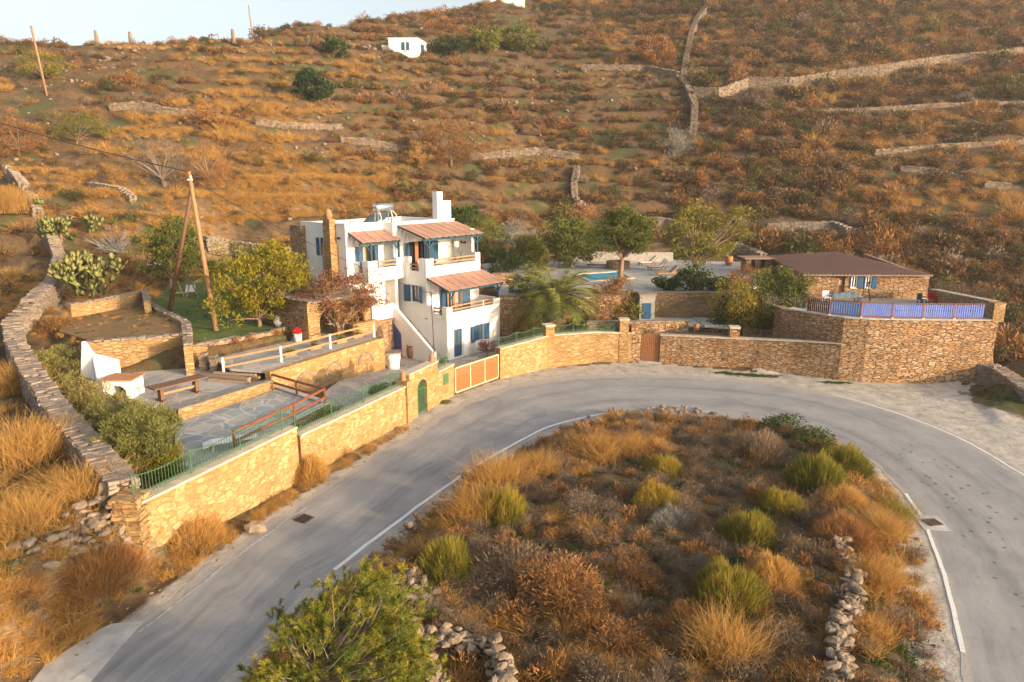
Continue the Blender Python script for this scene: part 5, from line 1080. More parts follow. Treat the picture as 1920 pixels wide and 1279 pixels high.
# ------------------------------------------------------------ blue picket fence
FP = [(1515, 590), (1556, 599), (1616, 602), (1675, 602), (1733, 602), (1791, 602), (1846, 601)]
fp = []
for x, y in FP:
    d = ray(x, 600); k = d[0]/d[1]; X = np.interp(k, [a/b for a, b in TW], [a for a, b in TW]); fp.append((float(X), float(X/k)+.2, DECK_Z+.07))
M['darkred'] = planky('dark_red_wood', (.035, .008, .006), (.09, .022, .014), .6, (3, 3, 3))
for k, (a, b) in enumerate(zip(fp[:-1], fp[1:])):
    first = k == 0
    t = thing('picket_fence', ['dark red slatted fence panel at the left end of the hut terrace', 'deep blue picket fence panel, first of the blue row', 'lilac blue picket panel second in the row', 'lilac blue picket panel in the middle of the row', 'lilac blue picket panel fourth in the row with a dark gap below', 'lilac blue picket panel at the right end beside the stone pillar'][k], 'fence', a, 'painted picket panels on the terrace edge')
    A_, B_ = Vector(a), Vector(b); d = (B_-A_); L_ = d.length; d.normalize(); n = int(L_/.135)
    m = MB()
    for i in range(n):
        q = A_+d*(L_*(i+.5)/n); w = .047; nrm = Vector((-d.y, d.x, 0))
        for z0, z1, ww in ((.14, .5, w), (.5, .56, w*.7), (.56, .92, w)): m.obox(q+Vector((0, 0, (z0+z1)/2))-nrm*.03, d*ww, nrm*.012, (0, 0, (z1-z0)/2))
    m.build('pickets', M['darkred'] if first else M['deepblue' if k == 1 else 'fencepaint'], t)
    m = MB(); m.bar(A_+Vector((0, 0, .1)), B_+Vector((0, 0, .1)), .05, .06); m.bar(A_+Vector((0, 0, .98)), B_+Vector((0, 0, .98)), .07, .05); m.build('rails', M['redwood'], t)
    m = MB(); m.obox(A_+Vector((0, 0, .5)), (.05, 0, 0), (0, .05, 0), (0, 0, .5)); m.build('post', M['redwood'], t)
    m = MB(); m.obox(A_+Vector((0, -.02, -.04)), (.09, 0, 0), (0, .09, 0), (0, 0, .1)); m.build('post_foot', M['coping'], t)
# ------------------------------------------------------------ stone hut
HL = P(1503, 558, HUT_Z); HR = P(1740, 560, HUT_Z); zf = Q(1506, 514, HL[1])[2]; BLr = Q(1439, 481, 68.5); BRr = Q(1566, 473, 70.5); FRr = Q(1742, 511, HR[1])
hut = thing('stone_hut', 'low ochre stone hut with a brown ribbed metal roof on the right terrace', 'hut', HL)
HLx, HRx = (HL[0]+.15, HL[1]), (HR[0]-.1, HR[1]); bl = (BLr[0]+.4, BLr[1]-.3); br = (BRr[0]+3.0, BRr[1]-.5)
hd = Vector((HRx[0]-HLx[0], HRx[1]-HLx[1])); HWD = hd.length; hd.normalize(); hn = Vector((-hd.y, hd.x))
HF = lambda x, y, z: (HLx[0]+hd.x*x+hn.x*y, HLx[1]+hd.y*x+hn.y*y, z)
zt = zf-.06; m = MB(HF); ops = [(HWD*.265, HWD*.325, HUT_Z, HUT_Z+1.72), (HWD*.375, HWD*.425, HUT_Z+.82, HUT_Z+1.82), (HWD*.49, HWD*.54, HUT_Z+.82, HUT_Z+1.82)]
xs = 0
for (a, b, z0, z1) in ops:
    m.box(xs, a, 0, .35, HUT_Z-.3, zt); 
    if z0 > HUT_Z: m.box(a, b, 0, .35, HUT_Z-.3, z0)
    m.box(a, b, 0, .35, z1, zt); xs = b
m.box(xs, HWD, 0, .35, HUT_Z-.3, zt); m.build('front_wall', M['redstone'], hut)
m = MB(); m.prism([(HLx[0], HLx[1]+.36), (HLx[0]+.35, HLx[1]+.36), (bl[0]+.35, bl[1]), (bl[0], bl[1])], HUT_Z-.3, [zt, zt, BLr[2]-.1, BLr[2]-.1]); m.build('side_wall', M['wallstone'], hut); m = MB(); m.prism([(HRx[0]-.35, HRx[1]+.36), (HRx[0], HRx[1]+.36), (br[0], br[1]), (br[0]-.35, br[1])], HUT_Z-.3, [zt, zt, BRr[2]-.1, BRr[2]-.1]); m.build('side_wall', M['wallstone'], hut)
m = MB(HF); a, b, z0, z1 = ops[0]; m.box(a+.02, b-.02, .2, .25, z0, z1-.02); d_ = m.build('door', M['brownwood'], hut); m = MB(HF); m.box(a+.2, b-.2, .185, .199, z0+1.05, z0+1.45); m.build('pane', M['curtain'], d_); m = MB(HF); m.box(a-.08, b+.08, -.25, -.003, z1+.0, z1+.05); m.build('door_canopy', M['dark'], hut)
for a, b, z0, z1 in ops[1:]:
    m = MB(HF); m.box(a, a+.08, .02, .1, z0, z1); m.box(b-.08, b, .02, .1, z0, z1); m.box(a+.08, b-.08, .02, .1, z1-.08, z1); m.box(a+.08, b-.08, .02, .1, z0, z0+.08); m.box((a+b)/2-.03, (a+b)/2+.03, .018, .098, z0+.08, z1-.08); w_ = m.build('window', M['white'], hut)
    m = MB(HF); m.box(a+.08, b-.08, .14, .15, z0+.08, z1-.08); m.build('pane', M['glass'], w_); m = MB(HF); m.box(b+.02, b+.42, -.05, -.005, z0, z1); m.box(a-.1, a-.02, -.05, -.005, z0, z1); m.build('shutter', M['blue'], w_); m = MB(HF); m.box(a-.05, b+.05, -.06, -.003, z0-.07, z0-.003); m.build('sill', M['coping'], w_)
# ribbed roof
f0, f1 = Vector((HLx[0]-.25, HLx[1]-.35, zf)), Vector((FRr[0]+.1, FRr[1]-.35, zf+.02)); b0, b1 = Vector(BLr), Vector((BRr[0]+.1, BRr[1], BRr[2]))
m = MB(); n = 34
for i in range(n):
    s0, s1 = i/n, (i+1)/n; a_, b_, c_, d_ = f0.lerp(f1, s0), f0.lerp(f1, s1), b0.lerp(b1, s1), b0.lerp(b1, s0); up = Vector((0, 0, .09)); a2, d2 = a_.lerp(b_, .22), d_.lerp(c_, .22)
    m.add([tuple(v) for v in (a_, b_, c_, d_)], [(0, 1, 2, 3)]); m.add([tuple(v) for v in (a_+up, a2+up, d2+up, d_+up, a_, a2, d2, d_)], [(0, 1, 2, 3), (0, 4, 5, 1), (1, 5, 6, 2), (2, 6, 7, 3), (3, 7, 4, 0)])
m.add([tuple(v-Vector((0, 0, .03))) for v in (f0, f1, b1, b0)], [(0, 3, 2, 1)]); m.build('roof', M['metalroof'], hut)
m = MB(); m.bar(f0-Vector((0, 0, .05)), f1-Vector((0, 0, .05)), .06, .09); m.bar(b0, b1, .25, .1); m.bar(f0, b0, .1, .1); m.bar(f1, b1, .1, .1); m.build('roof_trim', M['metalroof'], hut)
an = thing('stone_shed', 'small dark stone shed with thin flat roof at the left end of the hut', 'shed', Q(1415, 515, 66.5)); A_ = Q(1397, 484, 66.5); B_ = Q(1442, 484, 66.5)
m = MB(); m.box(A_[0]+.2, B_[0]+.1, 66.6, 68.2, 3.0, A_[2]-.1); m.build('wall', M['wallstone'], an); m = MB(); m.box(A_[0]-.1, B_[0]+.5, 66.2, 68.6, A_[2]-.098, A_[2]+.02); m.build('roof', M['metalroof'], an)
for dx in (.7, 1.6): m = MB(); m.box(A_[0]+dx, A_[0]+dx+.35, 66.55, 66.599, 4.6, 5.6); m.build('window', M['dark'], an)
# hut terrace furniture
c = HF(HWD*.25, -1.9, HUT_Z); t = thing('covered_table', 'table under a crumpled grey blue tarp on the hut terrace', 'table', c)
m = MB(); 
vs = []; fs = []
for i in range(9):
    for j in range(5): vs.append((c[0]-1.3+i*.33, c[1]-.5+j*.25, c[2]+.72+rnd.uniform(-.05, .09)-(.35 if i in (0, 8) or j in (0, 4) else 0)))
for i in range(8):
    for j in range(4): k = i*5+j; fs.append((k, k+5, k+6, k+1))
m.add(vs, fs); m.build('tarp', M['greycover'], t)
for x in (-1.0, 1.0):
    for y in (-.3, .3): m = MB(); m.box(c[0]+x-.04, c[0]+x+.04, c[1]+y-.04, c[1]+y+.04, c[2], c[2]+.62); m.build('leg', M['darkwood'], t)
c = HF(HWD*.46, -1.2, HUT_Z); t = thing('tripod', 'dark tripod standing before the hut windows', 'tripod', c); m = MB()
for k in range(3): a_ = k*2.1+.5; m = MB(); m.tube([(c[0]+.5*math.cos(a_), c[1]+.5*math.sin(a_), c[2]), (c[0], c[1], c[2]+1.3)], .025, 6); m.build('leg', M['black'], t)
m = MB(); m.tube([(c[0]-.12, c[1], c[2]+1.35), (c[0]+.14, c[1]-.05, c[2]+1.55)], .07, 10); m.build('head', M['black'], t)
def pchair(c, label, mat='plasticwhite', rz=0.0, nm='garden_chair'):
    t = thing(nm, label, 'chair', c); ca, sa = math.cos(rz), math.sin(rz); F_ = lambda x, y, z: (c[0]+x*ca-y*sa, c[1]+x*sa+y*ca, c[2]+z)
    m = MB(F_); m.box(-.25, .25, -.25, .25, .4, .44); m.build('seat', M[mat], t); m = MB(F_); m.box(-.25, .25, .22, .26, .44, .9); m.build('backrest', M[mat], t)
    for x in (-.22, .22):
        m = MB(F_); m.box(x-.03, x+.03, -.22, .22, .62, .65); m.build('armrest', M[mat], t)
        for y in (-.22, .2): m = MB(F_); m.box(x-.025, x+.025, y-.025, y+.025, 0, .4); m.build('leg', M[mat], t)
pchair(HF(HWD*.1, -2.2, HUT_Z), 'white plastic chair at the left of the covered table on the hut terrace')
pchair(HF(HWD*.8, -3.0, HUT_Z), 'dark blue chair next to the red chair on the hut terrace', 'navy', .4); pchair(HF(HWD*.88, -3.0, HUT_Z+.1), 'red chair on the right part of the hut terrace', 'red', -.3)
# ------------------------------------------------------------ pool
pw = [P2(x, y, POOL_Z) for x, y in [(1077, 515), (1161, 509), (1186, 522), (1107, 528)]]
pl_ = thing('swimming_pool', 'small bright blue swimming pool with pale rim', 'pool', (*pw[0], POOL_Z)); m = MB(); m.prism(pw, POOL_Z+.01, POOL_Z+.025); m.build('water', M['water'], pl_)
m = MB(); cl = pw+[pw[0]]; wall_mb(m, [pw[0], pw[1], pw[2], pw[3], pw[0]], .4, POOL_Z+.005, POOL_Z+.08); m.build('rim', M['coping'], pl_)
def lounger(c, rz, label, cush=True, wood='darkwood', flat=False):
    t = thing('sun_lounger', label, 'sun lounger', c, 'sun loungers on the pool terrace'); ca, sa = math.cos(rz), math.sin(rz); F_ = lambda x, y, z: (c[0]+x*ca-y*sa, c[1]+x*sa+y*ca, c[2]+z)
    m = MB(F_); m.box(-1.0, 1.0, -.35, -.3, .25, .33); m.box(-1.0, 1.0, .3, .35, .25, .33)
    for k in range(11): m.box(-.98+k*.12, -.9+k*.12, -.3, .3, .28, .31)
    m.build('frame', M[wood], t)
    for x in (-.85, .75):
        for y in (-.3, .3): m = MB(F_); m.box(x-.04, x+.04, y-.04, y+.04, 0, .249); m.build('leg', M[wood], t)
    m = MB(F_); h = .62; m.add([(.3, -.32, .33), (1.0, -.32, .33+h), (1.0, .32, .33+h), (.3, .32, .33), (.33, -.32, .28), (1.05, -.32, .28+h), (1.05, .32, .28+h), (.33, .32, .28)], [(0, 1, 2, 3), (7, 6, 5, 4), (0, 4, 5, 1), (1, 5, 6, 2), (2, 6, 7, 3), (3, 7, 4, 0)]); m.build('backrest', M[wood], t)
    if cush:
        m = MB(F_); m.box(-1.0, .3, -.3, .3, .335, .42); m.add([(.3, -.3, .335), (.98, -.3, .335+h), (.98, .3, .335+h), (.3, .3, .335), (.27, -.3, .42), (.93, -.3, .42+h), (.93, .3, .42+h), (.27, .3, .42)], [(3, 2, 1, 0), (4, 5, 6, 7), (0, 1, 5, 4), (1, 2, 6, 5), (2, 3, 7, 6), (3, 0, 4, 7)]); m.build('cushion', M['cushion'], t, bevel=.02)
    return t
lounger(P(1214, 498, POOL_Z), R(20), 'white cushioned lounger at the back right of the pool, the farther of two'); lounger(P(1232, 506, POOL_Z), R(20), 'white cushioned lounger right of the pool, the nearer of two')
lounger(P(1118, 502, POOL_Z), R(175), 'brown wooden lounger without cushion behind the pool', False); lounger(P(1025, 506, POOL_Z), R(178), 'dark wooden lounger under the tree left of the pool', False); lounger(P(1250, 517, POOL_Z), R(10), 'low tan wooden lounger nearest the shrubs right of the pool', False, 'rail')
m = MB(); c = P(1162, 506, POOL_Z); m.lathe((c[0], c[1]+1.2, c[2]), [(1.2, 0), (1.2, .75), (1.0, .76), (1.0, .6)], 20); tag(m.build('round_planter', M['wallstone'], loc=c), 'round grey stone planter wall behind the pool', 'planter')
# arched garden wall between house and palm
w0 = P(925, 640, 1.5); t = thing('arched_garden_wall', 'stone garden wall with a wide arch between the white house and the palm', 'stone wall', (-1.2, 58.5, 1.5))
AF = lambda x, y, z: (Q(903, 560, 58.5)[0]+x, 58.5+y, z); zt = Q(935, 513, 58.5)[2]; z0 = Q(930, 600, 58.5)[2]
prof = [(-.6, z0-1), (.5, z0-1), (.5, z0+1.8)]+[(1.35-.85*math.cos(math.pi*i/12), z0+1.8+.95*math.sin(math.pi*i/12)) for i in range(1, 12)]+[(2.2, z0+1.8), (2.2, z0-1), (2.9, z0-1), (2.9, zt), (1.0, zt), (-.6, zt-.9)]
m = MB(AF); extrude_tri(m, prof, 0, .6); m.build('wall_body', M['wallstone'], t); m = MB(AF); m.box(.2, 2.6, 1.4, 1.8, z0-1, z0+2.4); m.build('inner_wall', M['wallstone'], t)
# small changing hut with blue door
t = thing('pump_hut', 'tiny rendered hut with a blue door built into the court wall', 'shed', P(1215, 598, COURT_Z)); a = P(1203, 598, COURT_Z); b = P(1226, 597, COURT_Z)
m = MB(); m.box(a[0]-.2, b[0], a[1], a[1]+1.3, .8, Q(1215, 553, a[1])[2]); m.build('wall', M['render'], t); m = MB(); m.box(a[0]-.3, b[0]+.1, a[1]-.1, a[1]+1.4, Q(1215, 553, a[1])[2]+.002, Q(1215, 553, a[1])[2]+.1); m.build('roof', M['slab'], t); m = MB(); m.box(a[0]+.05, b[0]-.3, a[1]-.05, a[1]-.005, COURT_Z, COURT_Z+1.25); m.build('door', M['blue'], t)
# ------------------------------------------------------------ patio railings
def w_rail(label, posts, zs, h, pm, rm, rails, cat='railing', r=.05):
    t = thing('patio_railing', label, cat, (*posts[0], zs[0]))
    for (x, y), z in zip(posts, zs): m = MB(); m.obox((x, y, z+h/2), (r, 0, 0), (0, r, 0), (0, 0, h/2)); m.build('post', M[pm], t)
    for i in range(len(posts)-1):
        for rz_ in rails: m = MB(); m.bar((*posts[i], zs[i]+rz_), (*posts[i+1], zs[i+1]+rz_), .07, .11); m.build('rail', M[rm], t)
    return t
pz = PATIO_Z+.07
w_rail('red brown wooden railing around the flagstone patio', [P2(x, y, pz) for x, y in [(508, 727), (557, 742), (610, 757), (552, 788), (441, 842)]], [pz]*5, .85, 'redwood', 'redwood', [.35, .8])
pz = POT_Z+.05
w_rail('tan wooden rails on white posts above the arched wall', [P2(x, y, pz) for x, y in [(419, 690), (528, 679), (620, 654), (702, 632)]], [pz-.35, pz, pz, pz], .95, 'white', 'rail', [.4, .88])
# flower boxes
for i, (x, y) in enumerate([(543, 667), (590, 655), (639, 643), (670, 633)]):
    c = P(x, y, POT_Z); t = thing('flower_box', ['terracotta flower box nearest the patio railing', 'second terracotta flower box along the tan railing', 'third terracotta flower box along the tan railing', 'terracotta flower box with tall plant closest to the house'][i], 'planter', c, 'terracotta boxes behind the tan railing')
    d = Vector((.62, .78)); m = MB(); m.obox((c[0], c[1], c[2]+.14), (d.x*.4, d.y*.4, 0), (-d.y*.15, d.x*.15, 0), (0, 0, .14)); m.build('box', M['terracotta'], t, bevel=.015)
    v, f, fv = shrub_geo(.35, .35 if i < 3 else .7, 150, .05, .12, 10, 40+i); v = v+np.array([c[0], c[1], c[2]+.27]); arr_obj('plant', v, f, L['olive'], t, fv)
jar = [(.12, 0), (.2, .1), (.33, .4), (.36, .65), (.3, .85), (.2, .95), (.23, 1.0)]; urn = [(.1, 0), (.16, .05), (.26, .25), (.24, .45), (.13, .55), (.16, .6)]
pot(P(590, 612, POT_Z), [(r_*1.25, z_*1.15) for r_, z_ in jar], 'terracotta', 'large round terracotta jar under the bougainvillea', 'clay_jar', 'jar')
pot(P(772, 671, .25), [(r_*.95, z_*.9) for r_, z_ in [(.28, 0), (.34, .2), (.4, .6), (.36, .85), (.3, .95), (.34, 1.0)]], 'clay', 'dark clay barrel pot beside the white stair wall', 'clay_jar', 'jar')
pot(P(522, 612, LAWN_Z), [(r_*1.2, z_*1.1) for r_, z_ in urn], 'whiteclay', 'pale rounded urn on the lawn corner above the curved wall', 'urn', 'urn')
pot(KF(1.0, -.65, 3.42), [(.12, 0), (.2, .1), (.22, .5), (.18, .62)], 'terracotta', 'small terracotta pot on the stone counter of the arcade', 'clay_pot'); pot(P(689, 612, POT_Z), [(.15, 0), (.3, .12), (.32, .25), (.28, .32)], 'terracotta', 'squat terracotta pot beside the stair landing base', 'clay_pot')
pot(P(1305, 620, 2.2), [(.12, 0), (.2, .1), (.24, .3), (.14, .45), (.17, .5)], 'terracotta', 'orange terracotta jar behind the fence right of the brown door', 'clay_jar', 'jar'); pot(P(1366, 498, POOL_Z), [(.25, 0), (.4, .3), (.42, .8), (.34, .95)], 'terracotta', 'large terracotta jar under the right pool tree', 'clay_jar', 'jar')
c = P(559, 640, POT_Z); t = pot(c, [(.2, 0), (.26, .1), (.28, .4), (.25, .5)], 'whiteclay', 'white pot full of bright red flowers by the lawn wall end', 'flower_pot', 'flower pot'); v, f, fv = shrub_geo(.42, .5, 260, .1, .1, 8, 77); v = v+np.array([c[0], c[1], c[2]+.5]); M['redpetal'] = leafmat('red_petals', [(.35, .01, .015), (.62, .02, .03), (.7, .05, .04)], .2); arr_obj('flowers', v, f, M['redpetal'], t, fv)
# white round barbecue / oven near the stair
c = P(741, 700, .3); c = P(738, 692, .3); t = thing('white_well', 'round white-washed stone drum with a grey slab lid by the arched wall', 'well', c)
m = MB(); m.lathe(c, [(.42, 0), (.42, .5), (.5, .8), (.5, 1.15)], 16); m.build('drum', M['white'], t, smooth=False); m = MB(); m.obox((c[0], c[1], c[2]+1.2), (.55, .1, .03), (-.1, .5, 0), (0, 0, .045)); m.build('lid', M['slab'], t, jit=.03)
# blind arches in the wall under the flower boxes
w0, w1 = Vector(P2(506, 699, POT_Z)), Vector(P2(620, 664, POT_Z)); w2 = Vector(P2(720, 634, POT_Z))
for i, (a, b, f_) in enumerate([(w0, w1, .55), (w1, w2, .05), (w1, w2, .62)]):
    d = (b-a); Ls = d.length; d.normalize(); n_ = Vector((d.y, -d.x)); c = a+d*Ls*f_; m = MB()
    for k in range(13):
        a0, a1 = math.pi*k/13, math.pi*(k+.86)/13; r0, r1 = .62, .78
        for (rr0, rr1) in ((r0, r1),):
            pts_ = [(c+d*rr0*math.cos(a0), rr0*math.sin(a0)), (c+d*rr1*math.cos(a0), rr1*math.sin(a0)), (c+d*rr1*math.cos(a1), rr1*math.sin(a1)), (c+d*rr0*math.cos(a1), rr0*math.sin(a1))]
            m.add([(p.x, p.y, 1.3+z) for p, z in pts_]+[(p.x+n_.x*.05, p.y+n_.y*.05, 1.3+z) for p, z in pts_], [(0, 1, 2, 3), (7, 6, 5, 4), (0, 4, 5, 1), (1, 5, 6, 2), (2, 6, 7, 3), (3, 7, 4, 0)])
    o = m.build('stone_arch', M['slab'], loc=(c.x, c.y, 1.3)); tag(o, ['blind brick arch ring nearest the patio in the golden wall', 'blind arch ring in the middle of the golden wall', 'blind arch ring closest to the house in the golden wall'][i], 'arch', 'blind arches set in the wall')
# ------------------------------------------------------------ table, oven, timber, lounger, gate posts
l1, l2 = Vector(P(303, 752, TABLE_Z)), Vector(P(368, 735, TABLE_Z)); d = (l2-l1); Ls = d.length; d.normalize(); n_ = Vector((-d.y, d.x, 0)); t = thing('picnic_table', 'long dark wooden table with thick trestle legs on the paved terrace', 'table', l1)
mid = (l1+l2)/2+Vector((0, 0, .78)); m = MB()
for k in range(4): m.obox(mid+n_*(-.33+k*.22), d*(Ls/2+.5), n_*.105, (0, 0, .035))
m.build('table_top', M['darkwood'], t)
for q in (l1, l2): m = MB(); m.obox(q+Vector((0, 0, .4)), d*.09, n_*.16, (0, 0, .34)); m.obox(q+Vector((0, 0, .04)), d*.11, n_*.34, (0, 0, .045)); m.build('leg', M['darkwood'], t)
m = MB(); m.bar(l1+Vector((0, 0, .35)), l2+Vector((0, 0, .35)), .07, .12); m.build('stretcher', M['rail'], t)
# oven
oc = Vector(P(232, 742, TABLE_Z)); d = Vector((.93, -.36, 0)).normalized(); n_ = Vector((-d.y, d.x, 0)); OF = lambda x, y, z: (oc.x+n_.x*-x+d.x*-y, oc.y+n_.y*-x+d.y*-y, oc.z+z)
OF = lambda x, y, z: (oc.x+x, oc.y+y, oc.z+z)
t = thing('outdoor_oven', 'white plastered outdoor oven with arched firebox and sloping hood', 'oven', oc)
prof = [(-.75, -.3), (-.42, -.3), (-.42, .3)]+[(-.42*math.cos(math.pi*i/10), .3+.38*math.sin(math.pi*i/10)) for i in range(1, 10)]+[(.42, .3), (.42, -.3), (.75, -.3), (.75, .95), (-.75, .95)]
m = MB(OF); extrude_tri(m, prof, -.5, .7); m.build('body', M['white'], t, bevel=.03); m = MB(OF); m.box(-.5, .5, .55, .6, 0, .8); m.build('firebox', M['dark'], t); m = MB(OF); m.box(-.85, .85, -.58, .78, .953, 1.02); m.build('counter', M['terracotta'], t)
m = MB(OF); m.add([(-1.6, .2, -.3), (-.78, .2, -.3), (-.78, 1.5, -.3), (-1.6, 1.5, -.3), (-1.5, .3, .9), (-.78, .3, .9), (-.85, 1.5, 1.6), (-2.6, 1.9, 1.9)], [(0, 3, 2, 1), (4, 5, 6, 7), (0, 1, 5, 4), (1, 2, 6, 5), (2, 3, 7, 6), (3, 0, 4, 7)]); m.build('hood', M['white'], t, bevel=.08)
m = MB(OF); m.add([(-3.2, 1.6, .6), (-2.2, 1.3, .4), (-2.0, 2.1, .4), (-3.0, 2.4, .6), (-3.0, 1.8, 2.5), (-2.4, 1.6, 1.6), (-2.3, 2.0, 1.6), (-2.9, 2.1, 2.5)], [(0, 3, 2, 1), (4, 5, 6, 7), (0, 1, 5, 4), (1, 2, 6, 5), (2, 3, 7, 6), (3, 0, 4, 7)]); m.build('chimney', M['white'], t, bevel=.08)
for k in range(5): m = MB(OF); a_ = rnd.uniform(-.5, .5); m.tube([(-.25+.1*k, -.7, .06), (-.25+.1*k+a_*.4, .1, .16+.03*k)], .05, 7); tag(m.build('firewood_log', M['pole'], loc=OF(-.25+.1*k, -.7, .06)), 'brown firewood log in the white oven mouth, '+['leftmost', 'second from left', 'in the middle', 'second from right', 'rightmost'][k]+' of the five', 'log', 'logs in the oven mouth')
# timber pile
c = Vector(P(440, 712, TABLE_Z)); d = Vector((.96, -.28, 0)).normalized(); n_ = Vector((-d.y, d.x, 0))
for k in range(9):
    lay = 0 if k < 5 else (1 if k < 8 else 2); off = (-.55+.26*k) if k < 5 else ((-.4+.3*(k-5)) if k < 8 else -.1); L_ = rnd.uniform(1.1, 1.5); q = c+n_*off+Vector((0, 0, .08+.15*lay))+d*rnd.uniform(-.15, .2); a_ = rnd.uniform(-.12, .12); dx = Vector((d.x-d.y*a_, d.y+d.x*a_, rnd.uniform(-.02, .02)))
    m = MB(); m.bar(q-dx*L_, q+dx*L_, .16, .13); tag(m.build('timber_beam', M['oldwood'], loc=tuple(q), jit=.012), ['lowest beam nearest the table', 'lowest layer, second beam from the front', 'lowest layer, middle beam', 'lowest layer, fourth beam from the front', 'lowest layer, rear beam', 'second layer, front beam', 'second layer, middle beam', 'second layer, rear beam', 'topmost beam'][k]+' of the weathered timber pile', 'beam', 'weathered beams in the timber pile')
for i, (x, y) in enumerate([(384, 694), (404, 697)]):
    c = P(x, y, TABLE_Z); m = MB(); z = 0
    while z < .95: h = rnd.uniform(.09, .16); m.obox((c[0]+rnd.uniform(-.03, .03), c[1], c[2]+z+h/2), (.2, rnd.uniform(-.03, .03), 0), (0, .22, 0), (0, 0, h/2)); z += h
    tag(m.build('stone_pillar', M['rock'], loc=c, jit=.02), ['left rough stone gate pillar at the top of the terrace steps', 'right rough stone gate pillar at the top of the terrace steps'][i], 'pillar', 'pair of rough stone pillars')
# white plastic lounger near railing
c = P(428, 838, PATIO_Z); t = thing('plastic_lounger', 'white plastic sun lounger behind the railing corner on the blue patio', 'sun lounger', c); F_ = lambda x, y, z: (c[0]+x*.9-y*.43, c[1]+x*.43+y*.9, c[2]+z)
m = MB(F_); m.box(-.65, 1.25, -.33, .33, .3, .36); m.build('seat', M['plasticwhite'], t, bevel=.02); m = MB(F_); m.add([(-.65, -.33, .3), (-.65, .33, .3), (-.65, .33, .36), (-.65, -.33, .36), (-.95, -.33, .18), (-.95, .33, .18), (-1.0, .33, .24), (-1.0, -.33, .24)], [(0, 1, 2, 3), (7, 6, 5, 4), (0, 4, 5, 1), (1, 5, 6, 2), (2, 6, 7, 3), (3, 7, 4, 0)]); m.build('foot_end', M['plasticwhite'], t)
for x in (-.55, 1.1):
    for y in (-.3, .3): m = MB(F_); m.tube([(x, y, .3), (x-.1, y, 0)], .03, 6); m.build('leg', M['plasticwhite'], t)
# bench, A-frame and boards in the garden
c = P(293, 505, 4.4)
t = thing('striped_bench', 'blue and white striped bench among shrubs above the lawn', 'bench', c); m = MB()
for k in range(5): m.obox((c[0]+.1*k, c[1]-.3+.3*k, c[2]+.5+.07*k), (.75, -.15, 0), (.03, .09, .02), (0, 0, .02))
m.build('slats', M['plasticwhite'], t); m = MB(); m.obox((c[0]+.2, c[1]+.3, c[2]+.45), (.7, -.15, 0), (.2, .7, .15), (0, 0, .02)); m.build('board', M['navy'], t)
for x in (-.5, .7): m = MB(); m.box(c[0]+x-.03, c[0]+x+.03, c[1]+.2, c[1]+.26, c[2], c[2]+.44); m.build('leg', M['oldwood'], t)
c = P(345, 558, LAWN_Z); t = thing('garden_swing_frame', 'pale wooden A-frame garden chair beside the fan palm', 'garden chair', c); m = MB()
for s in (-.6, .6): m.bar((c[0]+s-.4, c[1], c[2]), (c[0]+s, c[1]+.3, c[2]+1.5), .06, .06); m.bar((c[0]+s+.5, c[1]+.2, c[2]), (c[0]+s, c[1]+.3, c[2]+1.5), .06, .06)
m.build('frame', M['oldwood'], t); m = MB()
for k in range(4): m.bar((c[0]-.9, c[1]-.1+.12*k, c[2]+.4), (c[0]+.9, c[1]+.1+.12*k, c[2]+.4), .08, .03)
m.build('seat', M['oldwood'], t); m = MB(); m.obox((c[0]+.5, c[1]+.3, c[2]+.75), (.35, .1, 0), (0, .1, .3), (0, .02, 0)); m.build('backrest', M['plasticwhite'], t)
# ------------------------------------------------------------ poles and wires
b1 = P(405, 620, LAWN_Z); b2 = P(316, 594, LAWN_Z+.3); top = Q(354, 322, 45.5)
t = thing('utility_pole', 'sunlit brown wooden utility pole, the right leg of the leaning pair', 'utility pole', b1, 'leaning pair of wooden poles'); m = MB(); m.tube([b1, top], [.17, .12], 10); m.build('shaft', M['pole'], t, smooth=True)
m = MB(); m.bar((top[0]-.1, top[1]-.12, top[2]-.5), (top[0]+.25, top[1]-.12, top[2]-.5), .08, .08); m.tube([(top[0]+.15, top[1]-.1, top[2]-.45), (top[0]+.15, top[1]-.1, top[2]-.25)], .05, 8); m.build('insulator', M['whiteclay'], t)
tp2 = (top[0]+.05, top[1]+.25, top[2]-.75); t = thing('utility_pole', 'darker wooden utility pole, the left leg leaning into the pair', 'utility pole', b2, 'leaning pair of wooden poles'); m = MB(); m.tube([b2, tp2], [.17, .12], 10); m.build('shaft', M['darkwood'], t, smooth=True)
def wire(a, b, sag, r, label, seg=16, nm='overhead_cable'):
    a, b = Vector(a), Vector(b); m = MB(); m.tube([a.lerp(b, i/seg)-Vector((0, 0, sag*4*(i/seg)*(1-i/seg))) for i in range(seg+1)], r, 5); return tag(m.build(nm, M['cable'], loc=tuple(a)), label, 'cable')
wire(top, Q(-120, 192, 44), .25, .035, 'thick black cable running from the wooden poles to the left picture edge')
yb = P(815, 682, .25); yt = Q(808, 548, yb[1]); t = thing('thin_mast', 'thin rusty metal mast beside the outside stair of the white house', 'mast', yb); m = MB(); m.tube([yb, yt], .035, 7); m.build('shaft', M['iron'], t)
m = MB(); m.bar(yt, (yt[0]-.35, yt[1], yt[2]-.03), .03, .03); m.build('arm', M['iron'], t)
wire((top[0], top[1], top[2]-.4), (yt[0]-.3, yt[1], yt[2]), .5, .018, 'thin service wire from the wooden poles to the mast by the white house')
for lab, x, y0_, y1_, r_ in [('slanting wooden pole on the upper left slope', (58, 88), 178, 48, .17), ('tall thin pole on the ridge right of the fence stubs', (466, 474), 70, 10, .13)]:
    q = hit(x[1], y0_); tt_ = Q(x[0], y1_, q[1]); m = MB(); m.tube([(q[0], q[1], q[2]-.3), tt_], [r_, r_*.8], 8); tag(m.build('hill_pole', M['pole'], loc=q, smooth=True), lab, 'pole')
